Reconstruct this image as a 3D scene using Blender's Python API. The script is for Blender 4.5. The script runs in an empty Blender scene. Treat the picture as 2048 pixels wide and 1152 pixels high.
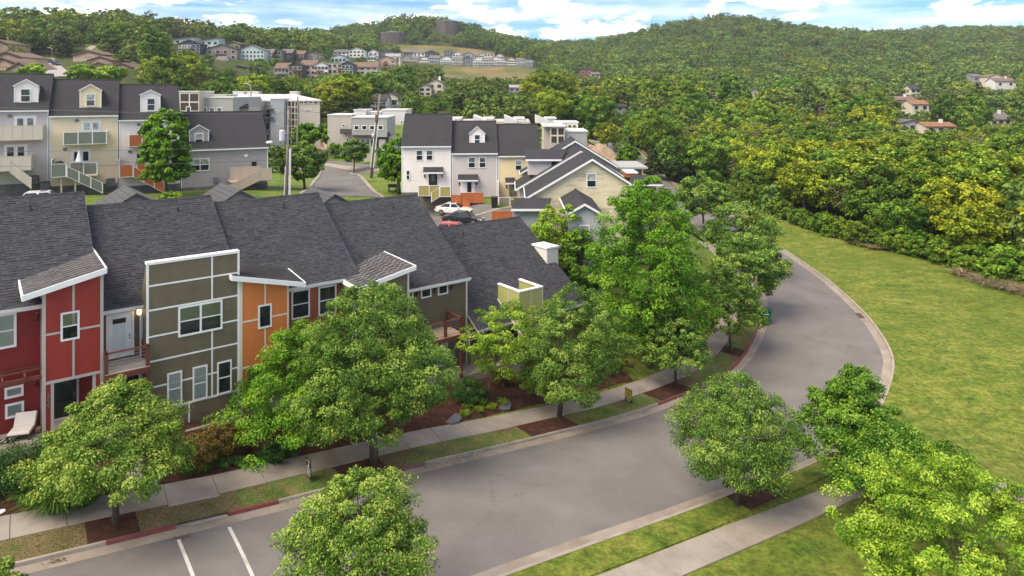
import bpy, bmesh, math, random
import numpy as np
from mathutils import Vector, Matrix

# ------------------------------------------------------------------ camera, sky, sun, exposure
scene = bpy.context.scene
COL = scene.collection
HC = 18.0                       # camera height over the street
F = 2048 * 24.0 / 36.0          # focal length in photo pixels
HOR = 185.0                     # horizon row in the photo
cam_data = bpy.data.cameras.new('camera')
cam_data.lens = 24.0
cam_data.sensor_width = 36.0
cam_data.shift_y = -(576.0 - HOR) / 2048.0
cam_data.clip_end = 6000.0
cam_data.clip_start = 0.5
cam = bpy.data.objects.new('camera', cam_data)
COL.objects.link(cam)
cam.location = (0, 0, HC)
cam.rotation_euler = (math.radians(90), 0, 0)
scene.camera = cam

SUN_EL, SUN_AZ = 52.0, -125.0     # degrees; azimuth measured from +Y towards +X
world = bpy.data.worlds.new('World')
scene.world = world
world.use_nodes = True
wn, wl = world.node_tree.nodes, world.node_tree.links
wn.clear()
def wnode(t, **kw):
    n = wn.new(t)
    for k, v in kw.items():
        setattr(n, k, v)
    return n
sky = wnode('ShaderNodeTexSky', sky_type='NISHITA', sun_disc=False)
sky.sun_elevation = math.radians(SUN_EL)
sky.sun_rotation = math.radians(SUN_AZ)
sky.altitude = 200
sky.air_density = 1.0
sky.dust_density = 0.3
sky.ozone_density = 2.5
tc = wnode('ShaderNodeTexCoord')
mp = wnode('ShaderNodeMapping')
mp.inputs['Scale'].default_value = (1.0, 1.0, 3.4)
mp.inputs['Location'].default_value = (3.3, 1.7, 0.35)
wl.new(tc.outputs['Generated'], mp.inputs['Vector'])
n1 = wnode('ShaderNodeTexNoise'); n1.inputs['Scale'].default_value = 10.0; n1.inputs['Detail'].default_value = 9; n1.inputs['Roughness'].default_value = 0.56
wl.new(mp.outputs[0], n1.inputs['Vector'])
r1 = wnode('ShaderNodeValToRGB'); r1.color_ramp.elements[0].position = 0.49; r1.color_ramp.elements[1].position = 0.57
wl.new(n1.outputs['Fac'], r1.inputs['Fac'])
mp2 = wnode('ShaderNodeMapping'); mp2.inputs['Scale'].default_value = (1.0, 1.0, 13.0); mp2.inputs['Location'].default_value = (0.4, 5.2, 1.0)
wl.new(tc.outputs['Generated'], mp2.inputs['Vector'])
n2 = wnode('ShaderNodeTexNoise'); n2.inputs['Scale'].default_value = 3.1; n2.inputs['Detail'].default_value = 7; n2.inputs['Roughness'].default_value = 0.6
wl.new(mp2.outputs[0], n2.inputs['Vector'])
r2 = wnode('ShaderNodeValToRGB'); r2.color_ramp.elements[0].position = 0.42; r2.color_ramp.elements[1].position = 0.78
r2.color_ramp.elements[1].color = (0.6, 0.6, 0.6, 1)
wl.new(n2.outputs['Fac'], r2.inputs['Fac'])
mxf = wnode('ShaderNodeMath', operation='MAXIMUM')
wl.new(r1.outputs[0], mxf.inputs[0]); wl.new(r2.outputs[0], mxf.inputs[1])
# grey undersides inside the clouds
n3 = wnode('ShaderNodeTexNoise'); n3.inputs['Scale'].default_value = 22.0; n3.inputs['Detail'].default_value = 6
wl.new(mp.outputs[0], n3.inputs['Vector'])
r3 = wnode('ShaderNodeValToRGB')
r3.color_ramp.elements[0].color = (4.4, 4.4, 4.5, 1); r3.color_ramp.elements[0].position = 0.36
r3.color_ramp.elements[1].color = (7.7, 7.2, 6.5, 1); r3.color_ramp.elements[1].position = 0.56
wl.new(n3.outputs['Fac'], r3.inputs['Fac'])
tint = wnode('ShaderNodeMixRGB', blend_type='MULTIPLY'); tint.inputs['Fac'].default_value = 1.0
tint.inputs['Color2'].default_value = (0.25, 0.43, 0.68, 1)
wl.new(sky.outputs[0], tint.inputs['Color1'])
mix = wnode('ShaderNodeMixRGB')
wl.new(mxf.outputs[0], mix.inputs['Fac']); wl.new(tint.outputs[0], mix.inputs['Color1']); wl.new(r3.outputs[0], mix.inputs['Color2'])
bg = wnode('ShaderNodeBackground'); bg.inputs['Strength'].default_value = 0.15
wl.new(mix.outputs[0], bg.inputs['Color'])
wo = wnode('ShaderNodeOutputWorld'); wl.new(bg.outputs[0], wo.inputs['Surface'])

sun_data = bpy.data.lights.new('sun', 'SUN')
sun_data.energy = 2.9
sun_data.angle = math.radians(42)
sun_data.color = (1.0, 0.87, 0.67)
sun = bpy.data.objects.new('sun', sun_data)
COL.objects.link(sun)
_d = Vector((math.sin(math.radians(SUN_AZ)) * math.cos(math.radians(SUN_EL)),
             math.cos(math.radians(SUN_AZ)) * math.cos(math.radians(SUN_EL)), math.sin(math.radians(SUN_EL))))
sun.rotation_euler = _d.to_track_quat('Z', 'Y').to_euler()
scene.view_settings.view_transform = 'Standard'
scene.view_settings.look = 'None'
scene.view_settings.exposure = 1.02
scene.view_settings.gamma = 1.0
scene.view_settings.use_curve_mapping = False

# ------------------------------------------------------------------ frames and helpers
TH = math.atan2(0.609, 0.793)
CS, SN = math.cos(TH), math.sin(TH)
def W(s, u):                       # row frame (along the street s, away from it u) -> world x, y
    return (s * CS - u * SN, s * SN + u * CS)
def SU(x, y):
    return (x * CS + y * SN, -x * SN + y * CS)
def FS(px, u):
    k = (px - 1024) / F; Y = u / (CS - SN * k); return k * Y * CS + Y * SN
def FZ(px, py, u):
    k = (px - 1024) / F; Y = u / (CS - SN * k); return HC - (py - HOR) / F * Y
def PX(px, Y): return (px - 1024) / F * Y
def PZ(py, Y): return HC - (py - HOR) / F * Y

ORG = {}
class MB:
    """collects shapes into one mesh; coordinates are absolute in the thing's frame"""
    def __init__(self): self.v = []; self.f = []
    def add(self, vs, fs):
        b = len(self.v); self.v += [tuple(p) for p in vs]; self.f += [tuple(b + i for i in q) for q in fs]; return self
    def box(self, x0, x1, y0, y1, z0, z1):
        if x1 < x0: x0, x1 = x1, x0
        if y1 < y0: y0, y1 = y1, y0
        if z1 < z0: z0, z1 = z1, z0
        return self.add([(x0,y0,z0),(x1,y0,z0),(x1,y1,z0),(x0,y1,z0),(x0,y0,z1),(x1,y0,z1),(x1,y1,z1),(x0,y1,z1)],
                        [(0,3,2,1),(4,5,6,7),(0,1,5,4),(1,2,6,5),(2,3,7,6),(3,0,4,7)])
    def hexa(self, p):            # eight corners, bottom four (counter-clockwise) then top four
        return self.add(p, [(0,3,2,1),(4,5,6,7),(0,1,5,4),(1,2,6,5),(2,3,7,6),(3,0,4,7)])
    def prism_xz(self, pts, y0, y1):   # polygon in x,z extruded along y
        n = len(pts)
        vs = [(x, y0, z) for x, z in pts] + [(x, y1, z) for x, z in pts]
        fs = [tuple(range(n)), tuple(range(2*n-1, n-1, -1))] + [(i+n, (i+1) % n + n, (i+1) % n, i) for i in range(n)]
        return self.add(vs, fs)
    def prism_yz(self, pts, x0, x1):
        n = len(pts)
        vs = [(x0, y, z) for y, z in pts] + [(x1, y, z) for y, z in pts]
        fs = [tuple(range(n-1, -1, -1)), tuple(range(n, 2*n))] + [(i, (i+1) % n, (i+1) % n + n, i+n) for i in range(n)]
        return self.add(vs, fs)
    def slab(self, p, t):         # quad/polygon p (top face, counter-clockwise from above) thickened downwards by t along -z
        n = len(p)
        vs = [tuple(q) for q in p] + [(q[0], q[1], q[2]-t) for q in p]
        fs = [tuple(range(n)), tuple(range(2*n-1, n-1, -1))] + [(i, i+n, (i+1) % n + n, (i+1) % n) for i in range(n)]
        return self.add(vs, fs)
    def tube(self, path, rad, n=8, cap=True):
        path = [Vector(p) for p in path]
        if not hasattr(rad, '__len__'): rad = [rad] * len(path)
        vs = []; fs = []
        for i, p in enumerate(path):
            d = (path[min(i+1, len(path)-1)] - path[max(i-1, 0)])
            d = d.normalized() if d.length > 1e-9 else Vector((0,0,1))
            a = d.orthogonal().normalized() if abs(d.z) < 0.9 else (Vector((1,0,0)) - d * d.x).normalized()
            b = d.cross(a)
            for k in range(n):
                t = 2 * math.pi * k / n
                vs.append(p + (a * math.cos(t) + b * math.sin(t)) * rad[i])
        for i in range(len(path)-1):
            for k in range(n):
                fs.append((i*n+k, i*n+(k+1) % n, (i+1)*n+(k+1) % n, (i+1)*n+k))
        if cap:
            fs.append(tuple(range(n-1, -1, -1))); fs.append(tuple((len(path)-1)*n + k for k in range(n)))
        return self.add(vs, fs)
    def lathe(self, cx, cy, prof, n=16):   # prof: list of (r, z)
        vs = []; fs = []
        for r, z in prof:
            for k in range(n):
                t = 2 * math.pi * k / n; vs.append((cx + r*math.cos(t), cy + r*math.sin(t), z))
        for i in range(len(prof)-1):
            for k in range(n):
                fs.append((i*n+k, i*n+(k+1) % n, (i+1)*n+(k+1) % n, (i+1)*n+k))
        fs.append(tuple(range(n-1, -1, -1))); fs.append(tuple((len(prof)-1)*n + k for k in range(n)))
        return self.add(vs, fs)
    def build(self, name, mat, parent=None, smooth=False, kind=None, label=None):
        o0 = ORG.get(parent.name, (0, 0, 0)) if parent else (0, 0, 0)
        me = bpy.data.meshes.new(name)
        me.from_pydata([(p[0]-o0[0], p[1]-o0[1], p[2]-o0[2]) for p in self.v], [], self.f)
        me.update()
        o = bpy.data.objects.new(name, me); COL.objects.link(o)
        if mat: me.materials.append(mat)
        if smooth: me.polygons.foreach_set('use_smooth', [True] * len(me.polygons))
        if parent:
            o.parent = parent; ORG[o.name] = o0
        if kind: o['kind'] = kind
        if label: o['label'] = label
        return o

def tag(o, label, cat, group=None):
    o['label'] = label; o['category'] = cat
    if group: o['group'] = group
    return o
def thing(name, label, cat, org=(0, 0, 0), frame=None, group=None, rz=0.0):
    """frame 'row': org is (s,u,z) and parts are given in the street row's frame; else world x,y,z"""
    o = bpy.data.objects.new(name, None); COL.objects.link(o)
    o.empty_display_size = 0.3
    if frame == 'row':
        x, y = W(org[0], org[1]); o.location = (x, y, org[2]); o.rotation_euler = (0, 0, TH)
    else:
        o.location = org; o.rotation_euler = (0, 0, rz)
    ORG[o.name] = tuple(org) if rz == 0 or frame == 'row' else (0, 0, 0)
    tag(o, label, cat, group)
    return o
def structure(o): o['kind'] = 'structure'; return o
def copy_thing(src, loc, rz=0.0, scale=None, label=None, group=None):
    r = src.copy(); COL.objects.link(r); r.location = loc; r.rotation_euler = (0, 0, rz)
    if scale is not None: r.scale = scale if hasattr(scale, '__len__') else (scale,)*3
    if label: r['label'] = label
    if group: r['group'] = group
    for ch in src.children:
        c = ch.copy(); COL.objects.link(c); c.parent = r
        for g in ch.children:
            d = g.copy(); COL.objects.link(d); d.parent = c
    return r

# ------------------------------------------------------------------ materials
MATS = {}
def nt(name):
    m = bpy.data.materials.new(name); m.use_nodes = True
    N, L = m.node_tree.nodes, m.node_tree.links
    N.clear()
    out = N.new('ShaderNodeOutputMaterial'); b = N.new('ShaderNodeBsdfPrincipled'); L.new(b.outputs[0], out.inputs['Surface'])
    return m, N, L, b, out
def ramp(N, stops):
    r = N.new('ShaderNodeValToRGB'); cr = r.color_ramp
    while len(cr.elements) > 1: cr.elements.remove(cr.elements[-1])
    cr.elements[0].position = stops[0][0]; cr.elements[0].color = (*stops[0][1], 1)
    for p, c in stops[1:]:
        e = cr.elements.new(p); e.color = (*c, 1)
    return r
def noise(N, L, vec, scale, detail=4, rough=0.55):
    n = N.new('ShaderNodeTexNoise'); n.inputs['Scale'].default_value = scale; n.inputs['Detail'].default_value = detail
    n.inputs['Roughness'].default_value = rough
    if vec is not None: L.new(vec, n.inputs['Vector'])
    return n
def mul(c, f): return tuple(max(0.0, min(1.0, x * f)) for x in c)
def paint(name, c, rough=0.6, var=0.12, scale=1.2, lap=0.0, dirt=0.0, dirtcol=(0.09, 0.085, 0.06), spec=0.3, streak=True):
    """painted boards: mottled colour, optional lap lines (metres) as relief, optional dirt streaks"""
    if name in MATS: return MATS[name]
    m, N, L, b, out = nt(name)
    g = N.new('ShaderNodeNewGeometry')
    mp = N.new('ShaderNodeMapping'); L.new(g.outputs['Position'], mp.inputs['Vector'])
    mp.inputs['Scale'].default_value = (1, 1, 0.35 if streak else 1)
    n = noise(N, L, mp.outputs[0], scale, 6, 0.6)
    n2 = noise(N, L, g.outputs['Position'], 14, 3)
    r = ramp(N, [(0.3, mul(c, 1 - var)), (0.55, c), (0.75, mul(c, 1 + var * 0.7))])
    L.new(n.outputs['Fac'], r.inputs['Fac'])
    mx = N.new('ShaderNodeMixRGB'); mx.blend_type = 'OVERLAY'; mx.inputs['Fac'].default_value = 0.10
    L.new(r.outputs[0], mx.inputs['Color1']); L.new(n2.outputs['Fac'], mx.inputs['Color2'])
    col = mx.outputs[0]
    if dirt > 0:
        mp3 = N.new('ShaderNodeMapping'); mp3.inputs['Scale'].default_value = (0.35, 0.35, 1.6)
        L.new(g.outputs['Position'], mp3.inputs['Vector'])
        n3 = noise(N, L, mp3.outputs[0], 1.1, 8, 0.65)
        r3 = ramp(N, [(0.50, (0, 0, 0)), (0.72, (dirt, dirt, dirt))]); L.new(n3.outputs['Fac'], r3.inputs['Fac'])
        mx3 = N.new('ShaderNodeMixRGB'); L.new(r3.outputs[0], mx3.inputs['Fac']); L.new(col, mx3.inputs['Color1'])
        mx3.inputs['Color2'].default_value = (*dirtcol, 1); col = mx3.outputs[0]
    L.new(col, b.inputs['Base Color'])
    b.inputs['Roughness'].default_value = rough
    b.inputs['Specular IOR Level'].default_value = spec
    bump = N.new('ShaderNodeBump'); bump.inputs['Strength'].default_value = 0.25; bump.inputs['Distance'].default_value = 0.01
    L.new(n2.outputs['Fac'], bump.inputs['Height'])
    if lap > 0:
        sx = N.new('ShaderNodeSeparateXYZ'); L.new(g.outputs['Position'], sx.inputs[0])
        dv = N.new('ShaderNodeMath'); dv.operation = 'DIVIDE'; dv.inputs[1].default_value = lap; L.new(sx.outputs['Z'], dv.inputs[0])
        fr = N.new('ShaderNodeMath'); fr.operation = 'FRACT'; L.new(dv.outputs[0], fr.inputs[0])
        sb = N.new('ShaderNodeMath'); sb.operation = 'SUBTRACT'; sb.inputs[0].default_value = 1.0; L.new(fr.outputs[0], sb.inputs[1])
        b2 = N.new('ShaderNodeBump'); b2.inputs['Strength'].default_value = 1.0; b2.inputs['Distance'].default_value = lap * 0.16
        L.new(sb.outputs[0], b2.inputs['Height']); L.new(bump.outputs[0], b2.inputs['Normal']); L.new(b2.outputs[0], b.inputs['Normal'])
    else:
        L.new(bump.outputs[0], b.inputs['Normal'])
    MATS[name] = m
    return m
def shingle_mat(name, c, island=True, course=0.0):
    if name in MATS: return MATS[name]
    m, N, L, b, out = nt(name)
    g = N.new('ShaderNodeNewGeometry')
    n = noise(N, L, g.outputs['Position'], 0.7, 5); n2 = noise(N, L, g.outputs['Position'], 22, 4, 0.7)
    r = ramp(N, [(0.0, mul(c, 0.72)), (0.3, mul(c, 0.95)), (0.8, mul(c, 1.08)), (1.0, mul(c, 1.25))])
    if island:
        L.new(g.outputs['Random Per Island'], r.inputs['Fac'])
    else:
        br = N.new('ShaderNodeTexBrick'); br.inputs['Scale'].default_value = 1.0
        br.inputs['Brick Width'].default_value = 0.42; br.inputs['Row Height'].default_value = 0.2; br.inputs['Mortar Size'].default_value = 0.012
        br.inputs['Color1'].default_value = (0.2, 0.2, 0.2, 1); br.inputs['Color2'].default_value = (0.8, 0.8, 0.8, 1); br.inputs['Mortar'].default_value = (0, 0, 0, 1)
        sx = N.new('ShaderNodeSeparateXYZ'); L.new(g.outputs['Position'], sx.inputs[0])
        ad = N.new('ShaderNodeMath'); ad.operation = 'ADD'; L.new(sx.outputs['X'], ad.inputs[0])
        sc = N.new('ShaderNodeMath'); sc.operation = 'MULTIPLY'; sc.inputs[1].default_value = 0.7; L.new(sx.outputs['Y'], sc.inputs[0]); L.new(sc.outputs[0], ad.inputs[1])
        cb = N.new('ShaderNodeCombineXYZ'); L.new(ad.outputs[0], cb.inputs['X'])
        zs = N.new('ShaderNodeMath'); zs.operation = 'MULTIPLY'; zs.inputs[1].default_value = 1.7; L.new(sx.outputs['Z'], zs.inputs[0]); L.new(zs.outputs[0], cb.inputs['Y'])
        L.new(cb.outputs[0], br.inputs['Vector'])
        mm = N.new('ShaderNodeMixRGB'); mm.inputs['Fac'].default_value = 0.55; L.new(br.outputs['Color'], mm.inputs['Color1']); L.new(n2.outputs['Fac'], mm.inputs['Color2'])
        L.new(mm.outputs[0], r.inputs['Fac'])
    mx = N.new('ShaderNodeMixRGB'); mx.blend_type = 'OVERLAY'; mx.inputs['Fac'].default_value = 0.22
    L.new(r.outputs[0], mx.inputs['Color1']); L.new(n.outputs['Fac'], mx.inputs['Color2'])
    mx2 = N.new('ShaderNodeMixRGB'); mx2.blend_type = 'OVERLAY'; mx2.inputs['Fac'].default_value = 0.35
    L.new(mx.outputs[0], mx2.inputs['Color1']); L.new(n2.outputs['Fac'], mx2.inputs['Color2'])
    L.new(mx2.outputs[0], b.inputs['Base Color'])
    b.inputs['Roughness'].default_value = 0.9; b.inputs['Specular IOR Level'].default_value = 0.2
    bump = N.new('ShaderNodeBump'); bump.inputs['Strength'].default_value = 0.5; bump.inputs['Distance'].default_value = 0.01
    L.new(n2.outputs['Fac'], bump.inputs['Height']); L.new(bump.outputs[0], b.inputs['Normal'])
    MATS[name] = m
    return m
def plain(name, c, rough=0.5, metal=0.0, spec=0.5, emit=None, coat=0.0):
    if name in MATS: return MATS[name]
    m, N, L, b, out = nt(name)
    b.inputs['Base Color'].default_value = (*c, 1); b.inputs['Roughness'].default_value = rough
    b.inputs['Metallic'].default_value = metal; b.inputs['Specular IOR Level'].default_value = spec
    b.inputs['Coat Weight'].default_value = coat
    if emit:
        b.inputs['Emission Color'].default_value = (*emit[0], 1); b.inputs['Emission Strength'].default_value = emit[1]
    if not metal and not emit and not coat:
        g = N.new('ShaderNodeNewGeometry'); n = noise(N, L, g.outputs['Position'], 3.0, 6, 0.65)
        r = ramp(N, [(0.3, mul(c, 0.85)), (0.7, mul(c, 1.12))]); L.new(n.outputs['Fac'], r.inputs['Fac']); L.new(r.outputs[0], b.inputs['Base Color'])
    MATS[name] = m
    return m
def glass_mat(name, c=(0.02, 0.024, 0.026), rough=0.06):
    """dark window glass with a faint uneven interior"""
    if name in MATS: return MATS[name]
    m, N, L, b, out = nt(name)
    g = N.new('ShaderNodeNewGeometry')
    n = noise(N, L, g.outputs['Position'], 1.3, 3)
    r = ramp(N, [(0.35, mul(c, 0.5)), (0.7, mul(c, 1.6))]); L.new(n.outputs['Fac'], r.inputs['Fac'])
    L.new(r.outputs[0], b.inputs['Base Color'])
    b.inputs['Roughness'].default_value = rough; b.inputs['Specular IOR Level'].default_value = 0.6
    n2 = noise(N, L, g.outputs['Position'], 0.9, 2)
    bump = N.new('ShaderNodeBump'); bump.inputs['Strength'].default_value = 0.12; bump.inputs['Distance'].default_value = 0.05
    L.new(n2.outputs['Fac'], bump.inputs['Height']); L.new(bump.outputs[0], b.inputs['Normal'])
    MATS[name] = m
    return m
def ground_mat(name, stops, scale, fine=9.0, finefac=0.4, bumpd=0.03, rough=0.95, big=None, stretch=(1, 1, 1), speck=None, grit=None, crack=None):
    if name in MATS: return MATS[name]
    m, N, L, b, out = nt(name)
    g = N.new('ShaderNodeNewGeometry')
    mp = N.new('ShaderNodeMapping'); mp.inputs['Scale'].default_value = stretch; L.new(g.outputs['Position'], mp.inputs['Vector'])
    n = noise(N, L, mp.outputs[0], scale, 9, 0.62)
    r = ramp(N, stops); L.new(n.outputs['Fac'], r.inputs['Fac'])
    n2 = noise(N, L, mp.outputs[0], fine, 5, 0.7)
    mx = N.new('ShaderNodeMixRGB'); mx.blend_type = 'OVERLAY'; mx.inputs['Fac'].default_value = finefac
    L.new(r.outputs[0], mx.inputs['Color1']); L.new(n2.outputs['Fac'], mx.inputs['Color2'])
    col = mx.outputs[0]
    if big:
        nb = noise(N, L, g.outputs['Position'], big[0], 5, 0.6)
        rb = ramp(N, [(big[1], (0, 0, 0)), (big[2], (1, 1, 1))]); L.new(nb.outputs['Fac'], rb.inputs['Fac'])
        mb = N.new('ShaderNodeMixRGB'); L.new(rb.outputs[0], mb.inputs['Fac']); L.new(col, mb.inputs['Color1'])
        ov = N.new('ShaderNodeMixRGB'); ov.blend_type = 'OVERLAY'; ov.inputs['Fac'].default_value = finefac
        ov.inputs['Color1'].default_value = (*big[3], 1); L.new(n2.outputs['Fac'], ov.inputs['Color2']); L.new(ov.outputs[0], mb.inputs['Color2'])
        col = mb.outputs[0]
    if speck:
        vo = N.new('ShaderNodeTexVoronoi'); vo.inputs['Scale'].default_value = speck[0]; L.new(g.outputs['Position'], vo.inputs['Vector'])
        rs = ramp(N, [(speck[1] * 0.6, (1, 1, 1)), (speck[1], (0, 0, 0))]); L.new(vo.outputs['Distance'], rs.inputs['Fac'])
        gate = noise(N, L, g.outputs['Position'], 0.9, 2)
        rg = ramp(N, [(0.5, (0, 0, 0)), (0.62, (0.8, 0.8, 0.8))]); L.new(gate.outputs['Fac'], rg.inputs['Fac'])
        mm = N.new('ShaderNodeMath'); mm.operation = 'MULTIPLY'; L.new(rs.outputs[0], mm.inputs[0]); L.new(rg.outputs[0], mm.inputs[1])
        ms = N.new('ShaderNodeMixRGB'); L.new(mm.outputs[0], ms.inputs['Fac']); L.new(col, ms.inputs['Color1']); ms.inputs['Color2'].default_value = (*speck[2], 1)
        col = ms.outputs[0]
    if grit:
        ng_ = noise(N, L, g.outputs['Position'], grit[0], 3, 0.75)
        rg_ = ramp(N, [(0.32, (0.5 - grit[1],) * 3), (0.68, (0.5 + grit[1],) * 3)]); L.new(ng_.outputs['Fac'], rg_.inputs['Fac'])
        mg = N.new('ShaderNodeMixRGB'); mg.blend_type = 'OVERLAY'; mg.inputs['Fac'].default_value = 1.0
        L.new(col, mg.inputs['Color1']); L.new(rg_.outputs[0], mg.inputs['Color2']); col = mg.outputs[0]
    if crack:
        nw = noise(N, L, g.outputs['Position'], 0.6, 5, 0.7); va = N.new('ShaderNodeVectorMath'); va.operation = 'MULTIPLY_ADD'
        va.inputs[1].default_value = (2.2, 2.2, 0); L.new(nw.outputs['Color'], va.inputs[0]); L.new(g.outputs['Position'], va.inputs[2])
        vc = N.new('ShaderNodeTexVoronoi'); vc.feature = 'DISTANCE_TO_EDGE'; vc.inputs['Scale'].default_value = crack[0]; L.new(va.outputs[0], vc.inputs['Vector'])
        rc_ = ramp(N, [(0.0, (1, 1, 1)), (crack[1], (0, 0, 0))]); L.new(vc.outputs['Distance'], rc_.inputs['Fac'])
        gt_ = noise(N, L, g.outputs['Position'], 0.11, 2); rt_ = ramp(N, [(0.48, (0, 0, 0)), (0.6, (0.4, 0.4, 0.4))]); L.new(gt_.outputs['Fac'], rt_.inputs['Fac'])
        mc = N.new('ShaderNodeMath'); mc.operation = 'MULTIPLY'; L.new(rc_.outputs[0], mc.inputs[0]); L.new(rt_.outputs[0], mc.inputs[1])
        mk = N.new('ShaderNodeMixRGB'); L.new(mc.outputs[0], mk.inputs['Fac']); L.new(col, mk.inputs['Color1']); mk.inputs['Color2'].default_value = (0.05, 0.046, 0.045, 1); col = mk.outputs[0]
    L.new(col, b.inputs['Base Color']); b.inputs['Roughness'].default_value = rough; b.inputs['Specular IOR Level'].default_value = 0.15
    bump = N.new('ShaderNodeBump'); bump.inputs['Strength'].default_value = 0.7; bump.inputs['Distance'].default_value = bumpd
    L.new(n2.outputs['Fac'], bump.inputs['Height']); L.new(bump.outputs[0], b.inputs['Normal'])
    MATS[name] = m
    return m

M_WHITE = paint('white_trim', (0.76, 0.76, 0.74), 0.5, 0.05)
M_GREYTRIM = paint('taupe_trim', (0.46, 0.42, 0.38), 0.6, 0.08)
M_CREAMTRIM = paint('cream_trim', (0.66, 0.61, 0.48), 0.6, 0.06)
M_ASPHALT = ground_mat('asphalt', [(0.25, (0.132, 0.119, 0.112)), (0.5, (0.165, 0.150, 0.142)), (0.75, (0.198, 0.182, 0.172))], 0.28, 38, 0.28, 0.006, 0.85, speck=(0.8, 0.05, (0.05, 0.045, 0.045)), grit=(60, 0.2), crack=(0.10, 0.004), big=(0.09, 0.56, 0.72, (0.115, 0.107, 0.103)))
M_ASPHALT2 = ground_mat('old_asphalt', [(0.25, (0.12, 0.115, 0.11)), (0.75, (0.19, 0.18, 0.17))], 0.35, 25, 0.3, 0.006, 0.85)
M_CONC = ground_mat('concrete', [(0.25, (0.22, 0.185, 0.15)), (0.5, (0.31, 0.27, 0.225)), (0.75, (0.38, 0.335, 0.285))], 0.9, 26, 0.25, 0.006, 0.9)
M_GUTTER = ground_mat('gutter_concrete', [(0.25, (0.19, 0.15, 0.12)), (0.5, (0.27, 0.225, 0.185)), (0.75, (0.33, 0.285, 0.24))], 0.7, 24, 0.3, 0.006, 0.9)
M_REDCURB = paint('red_curb_paint', (0.20, 0.055, 0.055), 0.75, 0.25, 2.0, dirt=0.7, dirtcol=(0.17, 0.13, 0.11), streak=False)
M_MULCH = ground_mat('mulch', [(0.3, (0.035, 0.017, 0.012)), (0.55, (0.075, 0.032, 0.022)), (0.8, (0.12, 0.06, 0.042))], 3.0, 30, 0.8, 0.05)
M_LAWN = ground_mat('lawn_grass', [(0.26, (0.05, 0.095, 0.012)), (0.42, (0.10, 0.142, 0.018)), (0.58, (0.16, 0.178, 0.030)), (0.78, (0.235, 0.22, 0.06))], 0.5, 7.0, 0.8, 0.08,
                    stretch=(1.0, 1.5, 1), big=(0.14, 0.50, 0.66, (0.10, 0.135, 0.018)), grit=(2.6, 0.22))
M_VERGE = ground_mat('verge_grass', [(0.3, (0.05, 0.095, 0.016)), (0.45, (0.095, 0.145, 0.03)), (0.6, (0.17, 0.16, 0.055)), (0.8, (0.21, 0.16, 0.085))], 0.6, 9, 0.6, 0.05, big=(0.22, 0.5, 0.64, (0.13, 0.085, 0.05)), grit=(14, 0.35))
M_DRYVERGE = ground_mat('dry_verge', [(0.3, (0.10, 0.095, 0.03)), (0.5, (0.15, 0.115, 0.055)), (0.75, (0.20, 0.14, 0.085))], 0.8, 9, 0.6, 0.05, big=(0.5, 0.55, 0.66, (0.085, 0.12, 0.03)), grit=(14, 0.35))
M_DIRT = ground_mat('bare_earth', [(0.3, (0.26, 0.18, 0.12)), (0.7, (0.40, 0.30, 0.21))], 0.15, 1.6, 0.5, 0.2)
M_GLASS = glass_mat('window_glass')
M_GLASSF = glass_mat('far_window_glass', (0.03, 0.034, 0.038), 0.25)
M_BLIND = paint('window_blind', (0.42, 0.46, 0.43), 0.55, 0.06, lap=0.06)
M_BLINDREFL = paint('tree_reflection_blind', (0.22, 0.25, 0.16), 0.5, 0.2, lap=0.06)  # green reflection of trees painted into the blind colour
M_BLINDW = paint('pale_blind', (0.55, 0.62, 0.60), 0.55, 0.06, lap=0.07)
M_BLACK = plain('black_metal', (0.012, 0.012, 0.013), 0.45)
M_BARK = ground_mat('bark', [(0.3, (0.055, 0.042, 0.032)), (0.7, (0.15, 0.125, 0.10))], 2.0, 16, 0.6, 0.04, stretch=(1, 1, 0.25))
M_STEEL = plain('steel', (0.45, 0.45, 0.46), 0.35, 1.0)
# ------------------------------------------------------------------ terrain height
def sstep(a, b, x):
    t = np.clip((x - a) / (b - a), 0, 1); return t * t * (3 - 2 * t)
def near_drop(s, u):
    base = 17.66 + 0.108 * np.minimum(s, 30) + np.where(s > 30, 3.2 * 0.108 * 6 * (1 - np.exp(-(np.maximum(s, 30) - 30) / (3.2 * 6))), 0)
    rise = np.interp(u, [35.2, 38.2, 41.5, 43.5, 58, 90], [0, 0.7, 0.85, 1.1, 6.9, 7.3])
    fade = 1 - sstep(44.0, 72.0, s)
    return base - rise * fade
CTRL = []
for _s in range(-40, 49, 8):
    for _u in (8, 20, 30, 35.2, 38.2, 41.5, 46, 52, 58, 66, 76):
        _x, _y = W(_s, _u)
        if _y > -20 and abs(_x) < 75: CTRL.append((_x, _y, HC - float(near_drop(np.float64(_s), np.float64(_u)))))
for _x, _y in [(30, 20), (45, 30), (20, 40), (30, 55), (40, 45), (55, 55), (34, 75), (45, 75), (60, 75), (80, 60), (100, 90), (70, 30), (25, 60), (36, 95), (46, 100), (52, 120), (36, 130), (40, 160)]:
    CTRL.append((_x, _y, HC - 21.3))
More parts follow.
